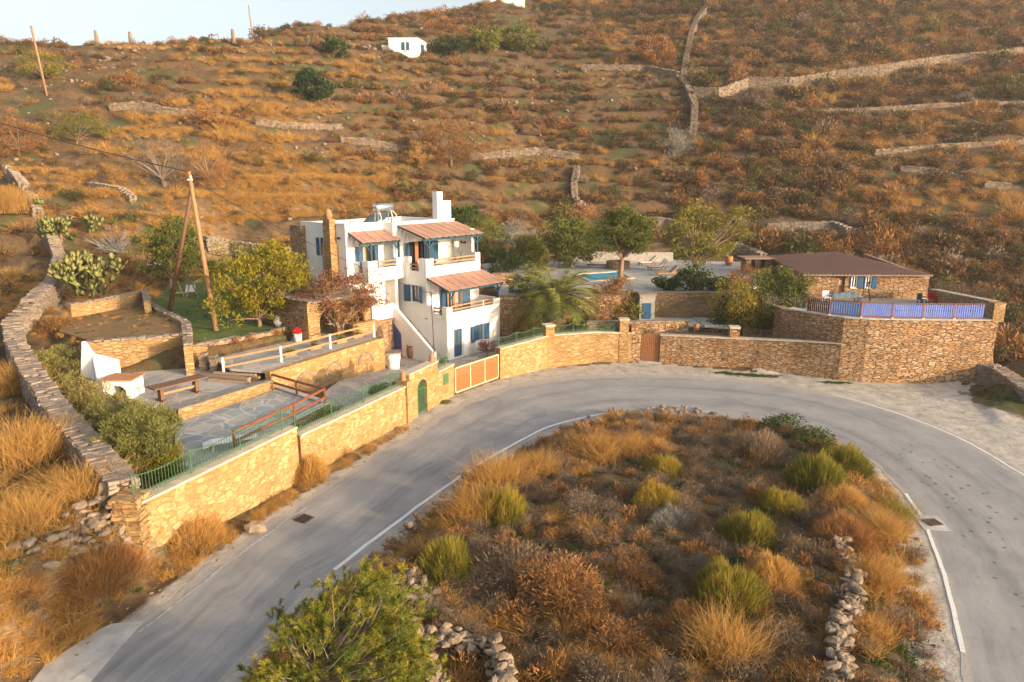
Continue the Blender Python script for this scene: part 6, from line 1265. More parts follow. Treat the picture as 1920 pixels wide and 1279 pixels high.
for lab, x, y0_, y1_ in [('short thick stone post on the ridge, leftmost of three', 182, 76, 57), ('short stone post on the ridge, middle of three', 246, 76, 60), ('short pale post on the ridge beside the tall thin pole', 438, 70, 55)]:
    q = hit(x, y0_); tt_ = Q(x-2, y1_, q[1]); m = MB(); m.tube([(q[0], q[1], q[2]-.4), (q[0]-.1, q[1], tt_[2])], [.42, .24], 7); tag(m.build('ridge_post', M['rock'], loc=q, jit=.04), lab, 'post')
# ------------------------------------------------------------ hill buildings
q = hit(755, 101); zt = Q(755, 73, q[1])[2]; x0 = Q(715, 100, q[1])[0]; x1 = Q(783, 100, q[1])[0]; x2 = Q(795, 100, q[1]+3)[0]
t = thing('hill_house', 'tiny white flat roofed cottage with a blue window high on the hillside', 'house', q)
m = MB(); m.prism([(x0+1.4, q[1]), (x1, q[1]), (x2+.3, q[1]+5), (x0+2, q[1]+5)], q[2]-2, zt); m.build('wall', M['white'], t); m = MB(); m.box(x0, x0+1.39, q[1]+.8, q[1]+4, q[2]-2, zt-.9); m.build('annex', M['white'], t)
m = MB(); m.prism([(x0+1.3, q[1]-.1), (x1+.1, q[1]-.1), (x2+.4, q[1]+5.1), (x0+1.9, q[1]+5.1)], zt+.002, zt+.2); m.build('roof', M['white'], t)
wx = Q(753, 90, q[1])[0]; wz = Q(753, 94, q[1])[2]; m = MB(); m.box(wx, wx+1.4, q[1]-.09, q[1]-.02, wz, wz+1.35); w_ = m.build('window', M['blue'], t); m = MB(); m.box(wx+.6, wx+.8, q[1]-.12, q[1]-.092, wz, wz+1.35); m.build('mullion', M['white'], w_)
m = MB(); m.obox((x2-.15, q[1]+2.4, wz+.6), (.35*.3, .8, 0), (.08, 0, 0), (0, 0, .7)); m.build('window', M['blue'], t)
q = hit(950, 9, 0, 100, 400); x0 = Q(917, 8, q[1])[0]; x1 = Q(984, 8, q[1])[0]; t = thing('ridge_house', 'pale house just cut off by the top edge of the picture on the ridge', 'house', q); m = MB(); m.box(x0, x1, q[1], q[1]+6, q[2]-3, q[2]+1.4); m.build('wall', M['white'], t); m = MB(); m.box(x0-.2, x1+.2, q[1]-.2, q[1]+6.2, q[2]+1.402, q[2]+1.6); m.build('roof', M['coping'], t)
# ------------------------------------------------------------ trees
def pxm(Y, z): return FPX/(Y*cT-(z-CAMH)*sT)
def crown_geo(c, rad, ncl, npc, lw, ll, seed, clr=.27, shell=.45, flat=1.0, needles=False, up=.0):
    """leaf clumps spread through an ellipsoid; returns verts, faces, face value, clump centres"""
    rs = np.random.RandomState(seed); d = rs.normal(size=(ncl, 3)); d /= np.linalg.norm(d, axis=1, keepdims=True)
    rr = rs.uniform(shell, 1.0, ncl)**.6*(1-clr*.8); lump = 1+.22*np.sin(3*np.arctan2(d[:, 1], d[:, 0])+seed)+.12*np.sin(7*np.arctan2(d[:, 1], d[:, 0])+2*seed)
    cc = d*rr[:, None]*lump[:, None]; R_ = np.array(rad); cr = clr*rs.uniform(.6, 1.35, ncl)
    k = np.repeat(np.arange(ncl), npc); n = len(k); e = rs.normal(size=(n, 3)); e /= np.linalg.norm(e, axis=1, keepdims=True)
    p = (cc[k]+e*(cr[k]*rs.uniform(.25, 1.0, n)**.5)[:, None]*[1, 1, .75*flat])*R_+np.array(c)
    dirs = e+rs.normal(size=(n, 3))*.5+np.array([0, 0, up])
    if needles: v, f = blades(p, dirs, lw*rs.uniform(.7, 1.3, n), ll*rs.uniform(.7, 1.3, n), .1, 1, rs)
    else: v, f = quads(p, dirs, lw*rs.uniform(.6, 1.4, n), ll*rs.uniform(.6, 1.4, n), rs=rs)
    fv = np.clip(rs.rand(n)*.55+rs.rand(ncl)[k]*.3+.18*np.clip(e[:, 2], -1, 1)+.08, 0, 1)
    return v, f, fv, cc*R_+np.array(c)
def tree(name, label, cat, base, c, rad, leaf, ncl=60, npc=70, lw=.07, ll=.16, seed=1, trunk_r=.14, bark='bark', split=.35, clr=.27, shell=.45, group=None, needles=False, nlimb=24, lean=None, up=0., up2=.5, fork=1):
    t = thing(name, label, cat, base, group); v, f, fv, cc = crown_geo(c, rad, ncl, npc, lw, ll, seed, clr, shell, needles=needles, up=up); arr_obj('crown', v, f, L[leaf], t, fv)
    rs = random.Random(seed); B = Vector(base); Cn = Vector(c); top = Cn+Vector((0, 0, -rad[2]*up2*.3)); sp = B.lerp(top, split); sp += Vector((rs.uniform(-.1, .1), rs.uniform(-.1, .1), 0))*(top-B).length*.4
    m = MB(); m.tube([B-Vector((0, 0, .15)), B.lerp(sp, .5)+Vector((rs.uniform(-.05, .05), rs.uniform(-.05, .05), 0)), sp], [trunk_r*1.15, trunk_r*.9, trunk_r*.75], 8)
    for k in range(fork-1): q = B+Vector((rs.uniform(-.3, .3), rs.uniform(-.2, .2), 0)); m.tube([q, q.lerp(top, .4)+Vector((rs.uniform(-.4, .4), rs.uniform(-.3, .3), 0))], [trunk_r*.7, trunk_r*.4], 7)
    m.build('trunk', M[bark], t, smooth=True)
    m = MB(); idx = list(range(len(cc))); rs.shuffle(idx)
    for i in idx[:nlimb]:
        e = Vector(cc[i]); q = sp.lerp(e, .5)+Vector((rs.uniform(-.15, .15), rs.uniform(-.15, .15), rs.uniform(0, .2)))*rad[0]*.5; m.tube([sp, q, e], [trunk_r*.5, trunk_r*.28, trunk_r*.1], 5, False)
    m.build('limbs', M[bark], t, smooth=True); return t
def tree_px(name, label, cat, bpx, z, box, leaf, depth=.85, grow=1.22, **k):
    """base pixel on ground z (None = terrain), crown box x0,x1,y0,y1 in the photo"""
    b = P(*bpx, z) if z is not None else hit(*bpx); x0, x1, y0, y1 = box; Y = b[1]; a = Q(x0, (y0+y1)/2, Y); e = Q(x1, (y0+y1)/2, Y); tp = Q((x0+x1)/2, y0, Y); bt = Q((x0+x1)/2, y1, Y)
    c = ((a[0]+e[0])/2, Y, (tp[2]+bt[2])/2); rx = (e[0]-a[0])/2; rz = (tp[2]-bt[2])/2
    return tree(name, label, cat, b, c, (rx*1.05*grow, rx*depth*grow, rz*1.05*grow), leaf, **k)
T_ = tree_px
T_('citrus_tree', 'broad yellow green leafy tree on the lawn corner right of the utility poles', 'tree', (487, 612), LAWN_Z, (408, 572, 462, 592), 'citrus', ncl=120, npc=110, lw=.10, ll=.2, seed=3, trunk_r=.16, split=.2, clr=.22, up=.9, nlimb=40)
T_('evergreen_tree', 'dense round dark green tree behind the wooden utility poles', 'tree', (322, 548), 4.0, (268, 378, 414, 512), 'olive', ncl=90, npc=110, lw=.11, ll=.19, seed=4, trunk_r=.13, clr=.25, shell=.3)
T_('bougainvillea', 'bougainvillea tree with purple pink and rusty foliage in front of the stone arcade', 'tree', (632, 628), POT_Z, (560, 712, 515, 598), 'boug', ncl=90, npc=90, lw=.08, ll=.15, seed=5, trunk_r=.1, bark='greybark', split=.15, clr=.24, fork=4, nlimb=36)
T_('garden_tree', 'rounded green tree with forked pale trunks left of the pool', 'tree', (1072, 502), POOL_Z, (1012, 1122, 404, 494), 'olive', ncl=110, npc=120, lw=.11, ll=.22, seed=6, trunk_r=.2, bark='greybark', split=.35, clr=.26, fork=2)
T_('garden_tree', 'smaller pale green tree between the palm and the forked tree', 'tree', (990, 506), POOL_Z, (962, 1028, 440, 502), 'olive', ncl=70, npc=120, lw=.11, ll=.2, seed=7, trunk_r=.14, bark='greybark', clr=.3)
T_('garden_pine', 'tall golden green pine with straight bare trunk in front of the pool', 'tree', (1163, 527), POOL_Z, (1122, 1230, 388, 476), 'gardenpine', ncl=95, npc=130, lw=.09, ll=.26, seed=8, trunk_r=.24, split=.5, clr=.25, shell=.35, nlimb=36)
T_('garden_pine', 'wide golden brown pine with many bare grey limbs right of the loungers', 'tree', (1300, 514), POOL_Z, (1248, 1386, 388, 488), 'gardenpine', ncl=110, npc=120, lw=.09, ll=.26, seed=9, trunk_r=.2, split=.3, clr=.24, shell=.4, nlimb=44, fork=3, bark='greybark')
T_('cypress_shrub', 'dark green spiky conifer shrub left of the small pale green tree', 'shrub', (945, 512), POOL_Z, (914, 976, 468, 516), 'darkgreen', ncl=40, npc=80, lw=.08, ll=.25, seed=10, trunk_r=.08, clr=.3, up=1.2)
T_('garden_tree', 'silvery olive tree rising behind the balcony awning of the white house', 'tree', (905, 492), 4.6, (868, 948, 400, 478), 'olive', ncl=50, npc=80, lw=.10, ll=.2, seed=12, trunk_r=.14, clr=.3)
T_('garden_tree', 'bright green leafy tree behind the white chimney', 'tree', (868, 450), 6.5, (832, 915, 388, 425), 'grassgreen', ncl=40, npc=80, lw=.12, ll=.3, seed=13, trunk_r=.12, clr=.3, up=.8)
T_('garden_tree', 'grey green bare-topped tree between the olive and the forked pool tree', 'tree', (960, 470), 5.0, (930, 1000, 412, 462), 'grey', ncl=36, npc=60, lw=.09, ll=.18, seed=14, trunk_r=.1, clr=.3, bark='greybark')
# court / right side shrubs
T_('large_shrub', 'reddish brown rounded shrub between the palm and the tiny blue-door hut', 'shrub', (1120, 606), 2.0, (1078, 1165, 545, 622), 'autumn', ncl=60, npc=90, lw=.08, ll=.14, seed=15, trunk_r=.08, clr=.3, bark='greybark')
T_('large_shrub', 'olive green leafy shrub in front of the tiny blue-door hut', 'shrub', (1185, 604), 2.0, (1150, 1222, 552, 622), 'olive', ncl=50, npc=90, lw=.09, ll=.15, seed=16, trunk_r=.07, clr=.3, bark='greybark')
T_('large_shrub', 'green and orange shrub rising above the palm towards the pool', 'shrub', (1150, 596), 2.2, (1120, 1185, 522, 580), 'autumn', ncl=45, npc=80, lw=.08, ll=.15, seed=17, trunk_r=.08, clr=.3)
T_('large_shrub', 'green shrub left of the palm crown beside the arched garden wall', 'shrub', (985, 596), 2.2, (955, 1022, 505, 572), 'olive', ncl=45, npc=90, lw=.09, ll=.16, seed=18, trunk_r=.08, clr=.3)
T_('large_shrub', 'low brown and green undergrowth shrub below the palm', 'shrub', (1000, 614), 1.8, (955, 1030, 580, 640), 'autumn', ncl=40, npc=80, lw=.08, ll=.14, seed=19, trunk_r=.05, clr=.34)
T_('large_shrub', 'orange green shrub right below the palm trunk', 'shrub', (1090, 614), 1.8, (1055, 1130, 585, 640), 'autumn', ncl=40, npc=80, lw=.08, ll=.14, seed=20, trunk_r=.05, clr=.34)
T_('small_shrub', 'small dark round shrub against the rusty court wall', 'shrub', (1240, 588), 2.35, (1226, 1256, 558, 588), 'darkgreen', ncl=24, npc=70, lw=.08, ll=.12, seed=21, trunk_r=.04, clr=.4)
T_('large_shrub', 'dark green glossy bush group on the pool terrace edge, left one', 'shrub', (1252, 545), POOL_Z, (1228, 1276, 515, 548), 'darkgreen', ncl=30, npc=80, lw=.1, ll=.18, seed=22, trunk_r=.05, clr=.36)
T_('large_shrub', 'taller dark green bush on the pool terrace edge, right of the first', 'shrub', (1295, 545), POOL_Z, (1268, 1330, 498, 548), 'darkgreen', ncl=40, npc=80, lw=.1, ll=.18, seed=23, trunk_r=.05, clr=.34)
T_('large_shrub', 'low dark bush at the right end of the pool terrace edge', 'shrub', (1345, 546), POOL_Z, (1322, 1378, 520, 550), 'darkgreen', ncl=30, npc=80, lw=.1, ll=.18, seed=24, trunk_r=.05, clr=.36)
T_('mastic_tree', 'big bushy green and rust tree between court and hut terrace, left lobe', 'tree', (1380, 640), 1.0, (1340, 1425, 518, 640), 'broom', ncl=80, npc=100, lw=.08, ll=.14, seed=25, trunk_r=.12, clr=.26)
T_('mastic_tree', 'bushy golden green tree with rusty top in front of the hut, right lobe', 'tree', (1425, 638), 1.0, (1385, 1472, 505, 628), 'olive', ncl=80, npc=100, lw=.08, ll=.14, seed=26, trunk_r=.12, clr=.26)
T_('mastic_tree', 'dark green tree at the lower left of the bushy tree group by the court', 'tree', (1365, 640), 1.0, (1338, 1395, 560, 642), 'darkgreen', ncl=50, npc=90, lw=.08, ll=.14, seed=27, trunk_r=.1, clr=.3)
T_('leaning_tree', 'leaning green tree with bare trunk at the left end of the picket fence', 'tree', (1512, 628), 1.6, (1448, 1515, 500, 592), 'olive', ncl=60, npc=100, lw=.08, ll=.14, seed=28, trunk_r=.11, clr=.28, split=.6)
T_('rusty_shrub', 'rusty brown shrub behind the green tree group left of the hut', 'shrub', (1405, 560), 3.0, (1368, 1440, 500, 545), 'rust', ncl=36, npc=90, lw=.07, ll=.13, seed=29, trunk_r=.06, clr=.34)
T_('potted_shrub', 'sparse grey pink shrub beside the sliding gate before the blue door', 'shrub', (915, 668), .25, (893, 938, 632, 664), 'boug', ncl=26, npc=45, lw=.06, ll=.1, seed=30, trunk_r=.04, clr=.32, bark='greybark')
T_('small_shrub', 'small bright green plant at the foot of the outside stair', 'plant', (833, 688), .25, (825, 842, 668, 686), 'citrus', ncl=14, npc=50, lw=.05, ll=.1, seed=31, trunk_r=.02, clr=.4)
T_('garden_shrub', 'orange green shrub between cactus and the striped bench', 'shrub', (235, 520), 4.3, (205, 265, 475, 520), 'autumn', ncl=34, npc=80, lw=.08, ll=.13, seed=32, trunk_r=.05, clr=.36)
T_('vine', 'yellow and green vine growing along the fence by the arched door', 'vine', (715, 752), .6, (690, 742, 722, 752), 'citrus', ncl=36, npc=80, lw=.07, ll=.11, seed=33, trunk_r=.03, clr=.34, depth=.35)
T_('vine', 'green vine on the fence closest to the left pier of the arched door', 'vine', (750, 738), .5, (735, 768, 708, 738), 'grassgreen', ncl=26, npc=80, lw=.07, ll=.11, seed=34, trunk_r=.03, clr=.36, depth=.4)
T_('vine', 'low yellow green creeper behind the fence above the road wall step', 'vine', (625, 790), 1.0, (600, 655, 765, 790), 'citrus', ncl=24, npc=70, lw=.06, ll=.1, seed=35, trunk_r=.03, clr=.36, depth=.35)
# hillside trees
for lab, b, box, leaf, kw in [
  ('large round twiggy grey brown tamarisk on the hillside above the white house', (845, 312), (790, 905, 212, 318), 'rust', dict(ncl=90, npc=90, lw=.07, ll=.35, trunk_r=.2, up=.9)),
  ('small orange leaved tree left of the large round tamarisk', (792, 325), (762, 812, 262, 315), 'straw', dict(ncl=30, npc=60, lw=.10, ll=.25, trunk_r=.12)),
  ('dark green round tree on the upper left hillside', (585, 190), (550, 616, 132, 188), 'darkgreen', dict(ncl=60, npc=90, lw=.22, ll=.35, trunk_r=.25)),
  ('round brown tree high beside the vertical field wall', (1225, 122), (1190, 1260, 64, 122), 'rust', dict(ncl=60, npc=80, lw=.15, ll=.5, trunk_r=.2, up=.8)),
  ('grey green tree cluster right of the tiny hill cottage, right crown', (975, 98), (938, 1008, 45, 98), 'olive', dict(ncl=60, npc=80, lw=.2, ll=.45, trunk_r=.2)),
  ('grey green tree cluster right of the tiny hill cottage, left crown', (905, 102), (868, 938, 55, 100), 'olive', dict(ncl=60, npc=80, lw=.2, ll=.45, trunk_r=.2)),
  ('dark low tree just right of the tiny white hill cottage', (845, 104), (812, 875, 72, 104), 'darkgreen', dict(ncl=45, npc=80, lw=.2, ll=.4, trunk_r=.2)),
  ('broad twiggy brown bush at the left edge above the dry wall', (35, 292), (-10, 82, 212, 292), 'rust', dict(ncl=60, npc=90, lw=.05, ll=.26, trunk_r=.12, up=.8)),
  ('olive green bush on the left slope right of the twiggy brown bush', (145, 275), (95, 202, 212, 272), 'broom', dict(ncl=60, npc=90, lw=.06, ll=.22, trunk_r=.12, up=.5)),
  ('large bare brown tree behind the utility poles, left of the pair', (310, 352), (232, 352, 258, 345), 'greyscrub', dict(ncl=70, npc=90, lw=.035, ll=.32, trunk_r=.16, up=.9, bark='greybark', fork=3)),
  ('large bare brown tree behind the utility poles, right of the pair', (395, 350), (345, 436, 262, 345), 'rust', dict(ncl=60, npc=90, lw=.035, ll=.32, trunk_r=.14, up=.9, bark='greybark', fork=2)),
  ('dense brown green shrub on the slope by the leaning hill pole', (80, 150), (30, 125, 98, 152), 'broom', dict(ncl=45, npc=80, lw=.09, ll=.3, trunk_r=.15, up=.6)),
  ('brown shrubby tree on the left slope right of the terrace wall', (400, 235), (360, 445, 200, 240), 'rust', dict(ncl=40, npc=80, lw=.09, ll=.3, trunk_r=.12)),
  ('grey tree behind the awning right of the tiny field wall', (1420, 205), (1388, 1450, 160, 205), 'greyscrub', dict(ncl=45, npc=80, lw=.09, ll=.35, trunk_r=.12, up=.8)),
  ('dark green bush near the top of the upper slope', (625, 108), (600, 655, 70, 108), 'darkgreen', dict(ncl=40, npc=60, lw=.25, ll=.4, trunk_r=.15)),
  ('pale twiggy bush with white stems below the vertical field wall', (1262, 300), (1232, 1300, 240, 290), 'grey', dict(ncl=36, npc=70, lw=.05, ll=.3, trunk_r=.1, up=.8, bark='greybark'))]:
    T_('hillside_tree', lab, 'tree', b, None, box, leaf, seed=hash(lab[:9]) % 97+len(lab), clr=.28, group='scattered trees on the hillside', **kw)
# oleander hedge on the left
for i, (bx, by, box, lf) in enumerate([((110), 660, (55, 165, 590, 668), 'autumn'), (105, 720, (62, 175, 640, 735), 'oleander'), (150, 775, (85, 200, 700, 790), 'oleander'), (235, 830, (140, 290, 735, 850), 'oleander'), (275, 870, (190, 345, 760, 880), 'oleander'), (235, 880, (175, 300, 800, 890), 'oleander'), (300, 815, (230, 335, 758, 825), 'oleander')]):
    T_('oleander_shrub', ['sparse reddish green shrub at the top of the hedge below the planting bed', 'green oleander beside the dry wall, left of the white oven', 'yellowish green oleander in the middle of the left hedge', 'large full oleander in the widest part of the left hedge', 'big oleander bulging over the blue patio corner', 'oleander at the near end of the hedge against the dry wall', 'oleander right below the white oven'][i], 'shrub', (bx, by), 2.0-.0*i, box, lf, ncl=70, npc=130, lw=.03, ll=.19, seed=50+i, trunk_r=.05, clr=.27, up=.8, grow=1.0, group='oleander hedge along the left dry wall', nlimb=20)
T_('leafy_shrub', 'golden leafy shrub between the oleanders and the green fence', 'shrub', (315, 905), 1.4, (262, 350, 835, 905), 'citrus', ncl=50, npc=90, lw=.025, ll=.16, seed=60, trunk_r=.03, clr=.3, up=1)
# foreground pine: needle tufts on limbs
def near_pine():
    b = (-4.3, 12.3, .3); t = thing('young_pine', 'large young pine with yellow tipped needles at the bottom of the picture', 'tree', b); rs = np.random.RandomState(5); rr = random.Random(5)
    limbs = MB(); tips = []
    trunk = MB(); tt = [(b[0], b[1], b[2]-.2), (b[0]+.1, b[1]+.1, b[2]+1.2), (b[0]+.1, b[1]+.15, b[2]+2.6), (b[0]+.5, b[1]+.2, b[2]+3.6)]; trunk.tube(tt, [.14, .11, .07, .03], 8); trunk.build('trunk', M['greybark'], t, smooth=True)
    targets = []
    for (px, py, n, sp) in [(690, 1075, 16, 26), (735, 1110, 20, 34), (640, 1110, 12, 26), (590, 1135, 16, 30), (550, 1160, 12, 22), (620, 1190, 16, 34), (700, 1175, 20, 36), (765, 1160, 12, 24), (790, 1215, 14, 26), (740, 1240, 20, 34), (660, 1250, 20, 36), (560, 1235, 14, 30), (500, 1250, 16, 28), (470, 1285, 14, 24), (590, 1290, 18, 34), (700, 1300, 20, 36), (780, 1290, 14, 24), (640, 1340, 20, 50), (520, 1330, 14, 36)]:
        for k in range(int(n*1.3)):
            Y = rs.uniform(11.4, 13.6); targets.append(Q(px+rs.normal()*sp*.75, py+rs.normal()*sp*.6+16, Y))
    for q in targets:
        q = Vector(q); h = min(max((q.z-b[2])*.8, .4), 3.3); s = Vector((b[0]+.1+.03*h, b[1]+.1, b[2]+h*.85)); mid = s.lerp(q, .6)+Vector((rr.uniform(-.2, .2), rr.uniform(-.15, .15), rr.uniform(-.3, .0))); limbs.tube([s, mid, q], [.016, .010, .004], 5, False); tips.append((q, (q-mid).normalized()))
    limbs.build('limbs', M['greybark'], t, smooth=True); B = []; D = []; V_ = []
    for q, d in tips:
        d = (d*.8+Vector((0, 0, .8))).normalized(); br = rs.rand()
        for s in range(7):
            o = q+Vector(rs.normal(size=3)*.12)-d*.07*s; n = 54; L0 = .17
            ax = (d+Vector(rs.normal(size=3)*.55)).normalized(); u = rs.uniform(0, 1, n)
            pts = np.array(o)[None]+np.array(ax)[None]*(u*L0)[:, None]; dirs = np.array(ax)[None]*.8+rs.normal(size=(n, 3))*.6; B.append(pts); D.append(dirs); V_.append(np.clip(br*.55+.5*u*(s < 4)+rs.rand(n)*.2, 0, 1))
    B = np.concatenate(B); D = np.concatenate(D); V_ = np.concatenate(V_); v, f = blades(B, D, .013, rs.uniform(.07, .12, len(B)), .1, 1, rs); arr_obj('crown', v, f, L['pine'], t, V_)
near_pine()
# palm
def palm(b, h, n, fl, label, seed, leaf='palm', tr=.3, fan=False, droop=1.0):
    t = thing('palm_tree', label, 'palm', b); rs = np.random.RandomState(seed); top = np.array([b[0], b[1], b[2]+h]); m = MB(); prof = []
    for i in range(12): prof.append((tr*(1+.12*(i % 2))*(1.15 if i < 10 else .8), h*i/11))
    m.lathe(b, prof, 12); m.build('trunk', M['bark'], t)
    parts = []; vals = []; ribs = MB()
    for k in range(n):
        az = k*2.399+rs.uniform(-.2, .2); el = R(78)*(1-(k/n))**.8*1.05-R(12); L_ = fl*rs.uniform(.85, 1.1)*(.8+.2*min(1, k/8)); d = np.array([math.cos(az)*math.cos(el), math.sin(az)*math.cos(el), math.sin(el)]); seg = 14; pts = [top.copy()]; cur = d.copy()
        for s in range(seg): cur = cur+np.array([0, 0, -.085*droop*(1+s*.05)]); cur /= np.linalg.norm(cur); pts.append(pts[-1]+cur*L_/seg)
        pts = np.array(pts); ribs.tube([tuple(p) for p in pts[::2]], [.035-.004*i for i in range(len(pts[::2]))], 4, False)
        u = np.linspace(.12, 1, 46); P0 = np.stack([np.interp(u*seg, np.arange(seg+1), pts[:, j]) for j in range(3)], 1); tan = np.gradient(P0, axis=0); tan /= np.linalg.norm(tan, axis=1, keepdims=True); side = np.cross(tan, [0, 0, 1]); side /= np.linalg.norm(side, axis=1, keepdims=True)+1e-6
        for sg in (-1, 1):
            dirs = tan*.75+side*sg+np.array([0, 0, .25-.5*(k/n)])+rs.normal(size=P0.shape)*.08; ln = .52*fl/3*np.sin(np.clip(u*1.05, 0, 1)*math.pi*.93+.15)+.12; v, f = blades(P0, dirs, .045, ln, .35, 2, rs); parts.append((v, f)); vals.append(np.repeat(np.clip(.15+.5*(1-k/n)+.35*rs.rand()+.15*rs.rand(len(u)), 0, 1), 2))
    v, f = merge(parts); arr_obj('fronds', v, f, L[leaf], t, np.concatenate(vals)); ribs.build('frond_ribs', L[leaf], t); return t
palm(P(1042, 618, 1.8), 2.2, 64, 4.3, 'big date palm with arching fronds and a stout trunk in the garden', 3, tr=.62)
def fanpalm(b, h, label, seed):
    t = thing('fan_palm', label, 'palm', b); rs = np.random.RandomState(seed); m = MB(); m.tube([b, (b[0]+.05, b[1], b[2]+h)], [.16, .13], 8); m.build('trunk', M['bark'], t, smooth=True); parts = []; vals = []; st = MB()
    for k in range(22):
        az = k*2.399; el = R(85-115*(k/22)); d = np.array([math.cos(az)*math.cos(el), math.sin(az)*math.cos(el), math.sin(el)]); o = np.array([b[0]+.05, b[1], b[2]+h]); hub = o+d*.75; st.tube([tuple(o), tuple(hub)], .02, 4, False); side = np.cross(d, [0, 0, 1]); side /= np.linalg.norm(side)+1e-6
        a = np.linspace(-1.25, 1.25, 22); dirs = d[None]*np.cos(a)[:, None]+side[None]*np.sin(a)[:, None]; v, f = blades(np.repeat(hub[None], 22, 0), dirs, .06, .75, .3, 2, rs); parts.append((v, f)); vals.append(np.full(44, .85 if k > 18 else rs.uniform(.15, .8)))
    st.build('leaf_stalks', L['palm'], t); v, f = merge(parts); arr_obj('fronds', v, f, L['palm'], t, np.concatenate(vals))
fanpalm(P(398, 560, LAWN_Z), 2.1, 'fan palm with stiff leaves between the utility poles and the citrus tree', 4)
# prickly pear
def cactus(b, w, h, n, label, seed, depth=1.0):
    t = thing('prickly_pear', label, 'cactus', b); rs = np.random.RandomState(seed); vs = []; fs = []; fv = []; o = 0; nodes = [(np.array([b[0]+rs.uniform(-w, w)*.7, b[1]+rs.uniform(-w, w)*.6*depth, b[2]]), np.array([0, 0, 1.]), 0) for _ in range(max(4, n//42))]; i = 0
    while len(fv) < n*24 and i < len(nodes):
        q, d, lv = nodes[i]; i += 1; s = .34*rs.uniform(.75, 1.15); d = d+rs.normal(size=3)*[.45, .45, .15]; d /= np.linalg.norm(d); r_ = rs.normal(size=3); side = np.cross(d, r_); side /= np.linalg.norm(side); nr_ = np.cross(d, side); ring = []
        K = 12; c = q+d*s*.9
        front = c+nr_*.035; back = c-nr_*.035; vs += [front, back]; a = o; o += 2
        for k in range(K): an = 2*math.pi*k/K; p = c+side*math.cos(an)*s*.55*(1-.2*math.sin(an)*-1)+d*math.sin(an)*s*.95; vs.append(p); ring.append(o); o += 1
        for k in range(K): fs.append((a, ring[k], ring[(k+1) % K])); fs.append((a+1, ring[(k+1) % K], ring[k])); 
        val = min(1, .1+.18*lv+rs.rand()*.4); fv += [val]*(2*K)
        top_ok = c[2]-b[2] < h
        if top_ok:
            for _ in range(rs.choice([1, 2, 2, 3])): an = rs.uniform(.5, 2.6); p = c+side*math.cos(an)*s*.5+d*math.sin(an)*s*.88; nodes.append((p, d*.7+side*math.cos(an)*.7+np.array([0, 0, .6]), lv+1))
    arr_obj('pads', np.array(vs), np.array(fs), L['cactus'], t, fv); m = MB(); m.tube([(b[0], b[1], b[2]-.1), (b[0]+.1, b[1], b[2]+.8)], [.16, .12], 8); m.build('stem', M['bark'], t)
q = P(165, 552, 4.5); cactus(q, 1.7, 3.4, 420, 'tall prickly pear cactus with flat oval pads above the golden step wall', 7)
q = hit(115, 455); cactus(q, 2.2, 1.6, 260, 'spreading lower prickly pear patch at the bend of the dry wall', 8, 1.6)
q = hit(75, 400); cactus(q, 1.0, 1.0, 70, 'small prickly pear clump furthest up the dry wall', 9)
# dead branch heap + agave
t = thing('dead_branches', 'silvery grey heap of dead branches behind the tall prickly pear', 'branches', hit(215, 478)); b = hit(215, 478); rs = random.Random(4); m = MB()
for k in range(150):
    a_ = rs.uniform(0, 6.28); e_ = rs.uniform(.05, 1.0); L_ = rs.uniform(1.0, 2.8); d = Vector((math.cos(a_)*math.cos(e_), math.sin(a_)*math.cos(e_), math.sin(e_))); o = Vector(b)+Vector((rs.uniform(-.8, .8), rs.uniform(-.5, .5), 0)); m.tube([o, o+d*L_*.5+Vector((0, 0, .1)), o+d*L_+Vector((rs.uniform(-.4, .4), 0, rs.uniform(-.1, .3)))], [.05, .03, .01], 4, False)
m.build('branches', plain('silver_wood', (.26, .25, .23), .9, .3), t)
def agave(b, s, label, leaf='grey'):
    rs = np.random.RandomState(int(b[0]*10) % 99+3); n = 26; az = rs.uniform(0, 6.28, n); el = rs.uniform(.3, 1.4, n); d = np.stack([np.cos(az)*np.cos(el), np.sin(az)*np.cos(el), np.sin(el)], 1); v, f = blades(np.repeat(np.array(b)[None], n, 0), d, .16*s, 1.1*s*rs.uniform(.8, 1.1, n), .25, 4, rs); return tag(arr_obj('agave', v, f, L[leaf], None, np.repeat(rs.rand(n), 4), loc=b), label, 'agave')
agave(hit(250, 420), 1.2, 'grey green agave behind the heap of dead branches', 'olive'); agave(hit(215, 425), 1.0, 'smaller agave left of the grey green one on the slope', 'olive')
# ------------------------------------------------------------ scrub, grass and shrubs
def proto(name, geo, mat):
    v, f, fv = geo; o = arr_obj(name, v, f, mat, None, fv); COL.objects.unlink(o); return o
PR = {}
def variants(key, fn, mat, n): PR[key] = [proto(key, fn(i), mat) for i in range(n)]
variants('dry_scrub_bush', lambda i: shrub_geo(.62, .52, 330, .055, .10, 40, 100+i, 7), L['scrub'], 4)
variants('rust_bush', lambda i: shrub_geo(.62, .6, 330, .03, .15, 60, 120+i, 6, .9), L['rust'], 3)
variants('grey_bush', lambda i: shrub_geo(.6, .5, 300, .03, .12, 60, 140+i, 6, .7), L['greyscrub'], 2)
variants('olive_bush', lambda i: shrub_geo(.65, .6, 360, .06, .10, 30, 160+i, 7), leafmat('hill_olive_leaves', [(.03, .036, .014), (.065, .072, .022), (.12, .105, .03), (.18, .14, .045)], .2), 2)
variants('straw_tuft', lambda i: tuft_geo(.5, .7, 130, .016, .6, 180+i, .5), L['straw'], 3)
variants('green_tuft', lambda i: tuft_geo(.4, .22, 60, .03, .6, 190+i, .9), L['grassgreen'], 2)
variants('twig_bush', lambda i: shrub_geo(.6, .55, 420, .014, .075, 200, 200+i, 8, .6), L['greyscrub'], 3)
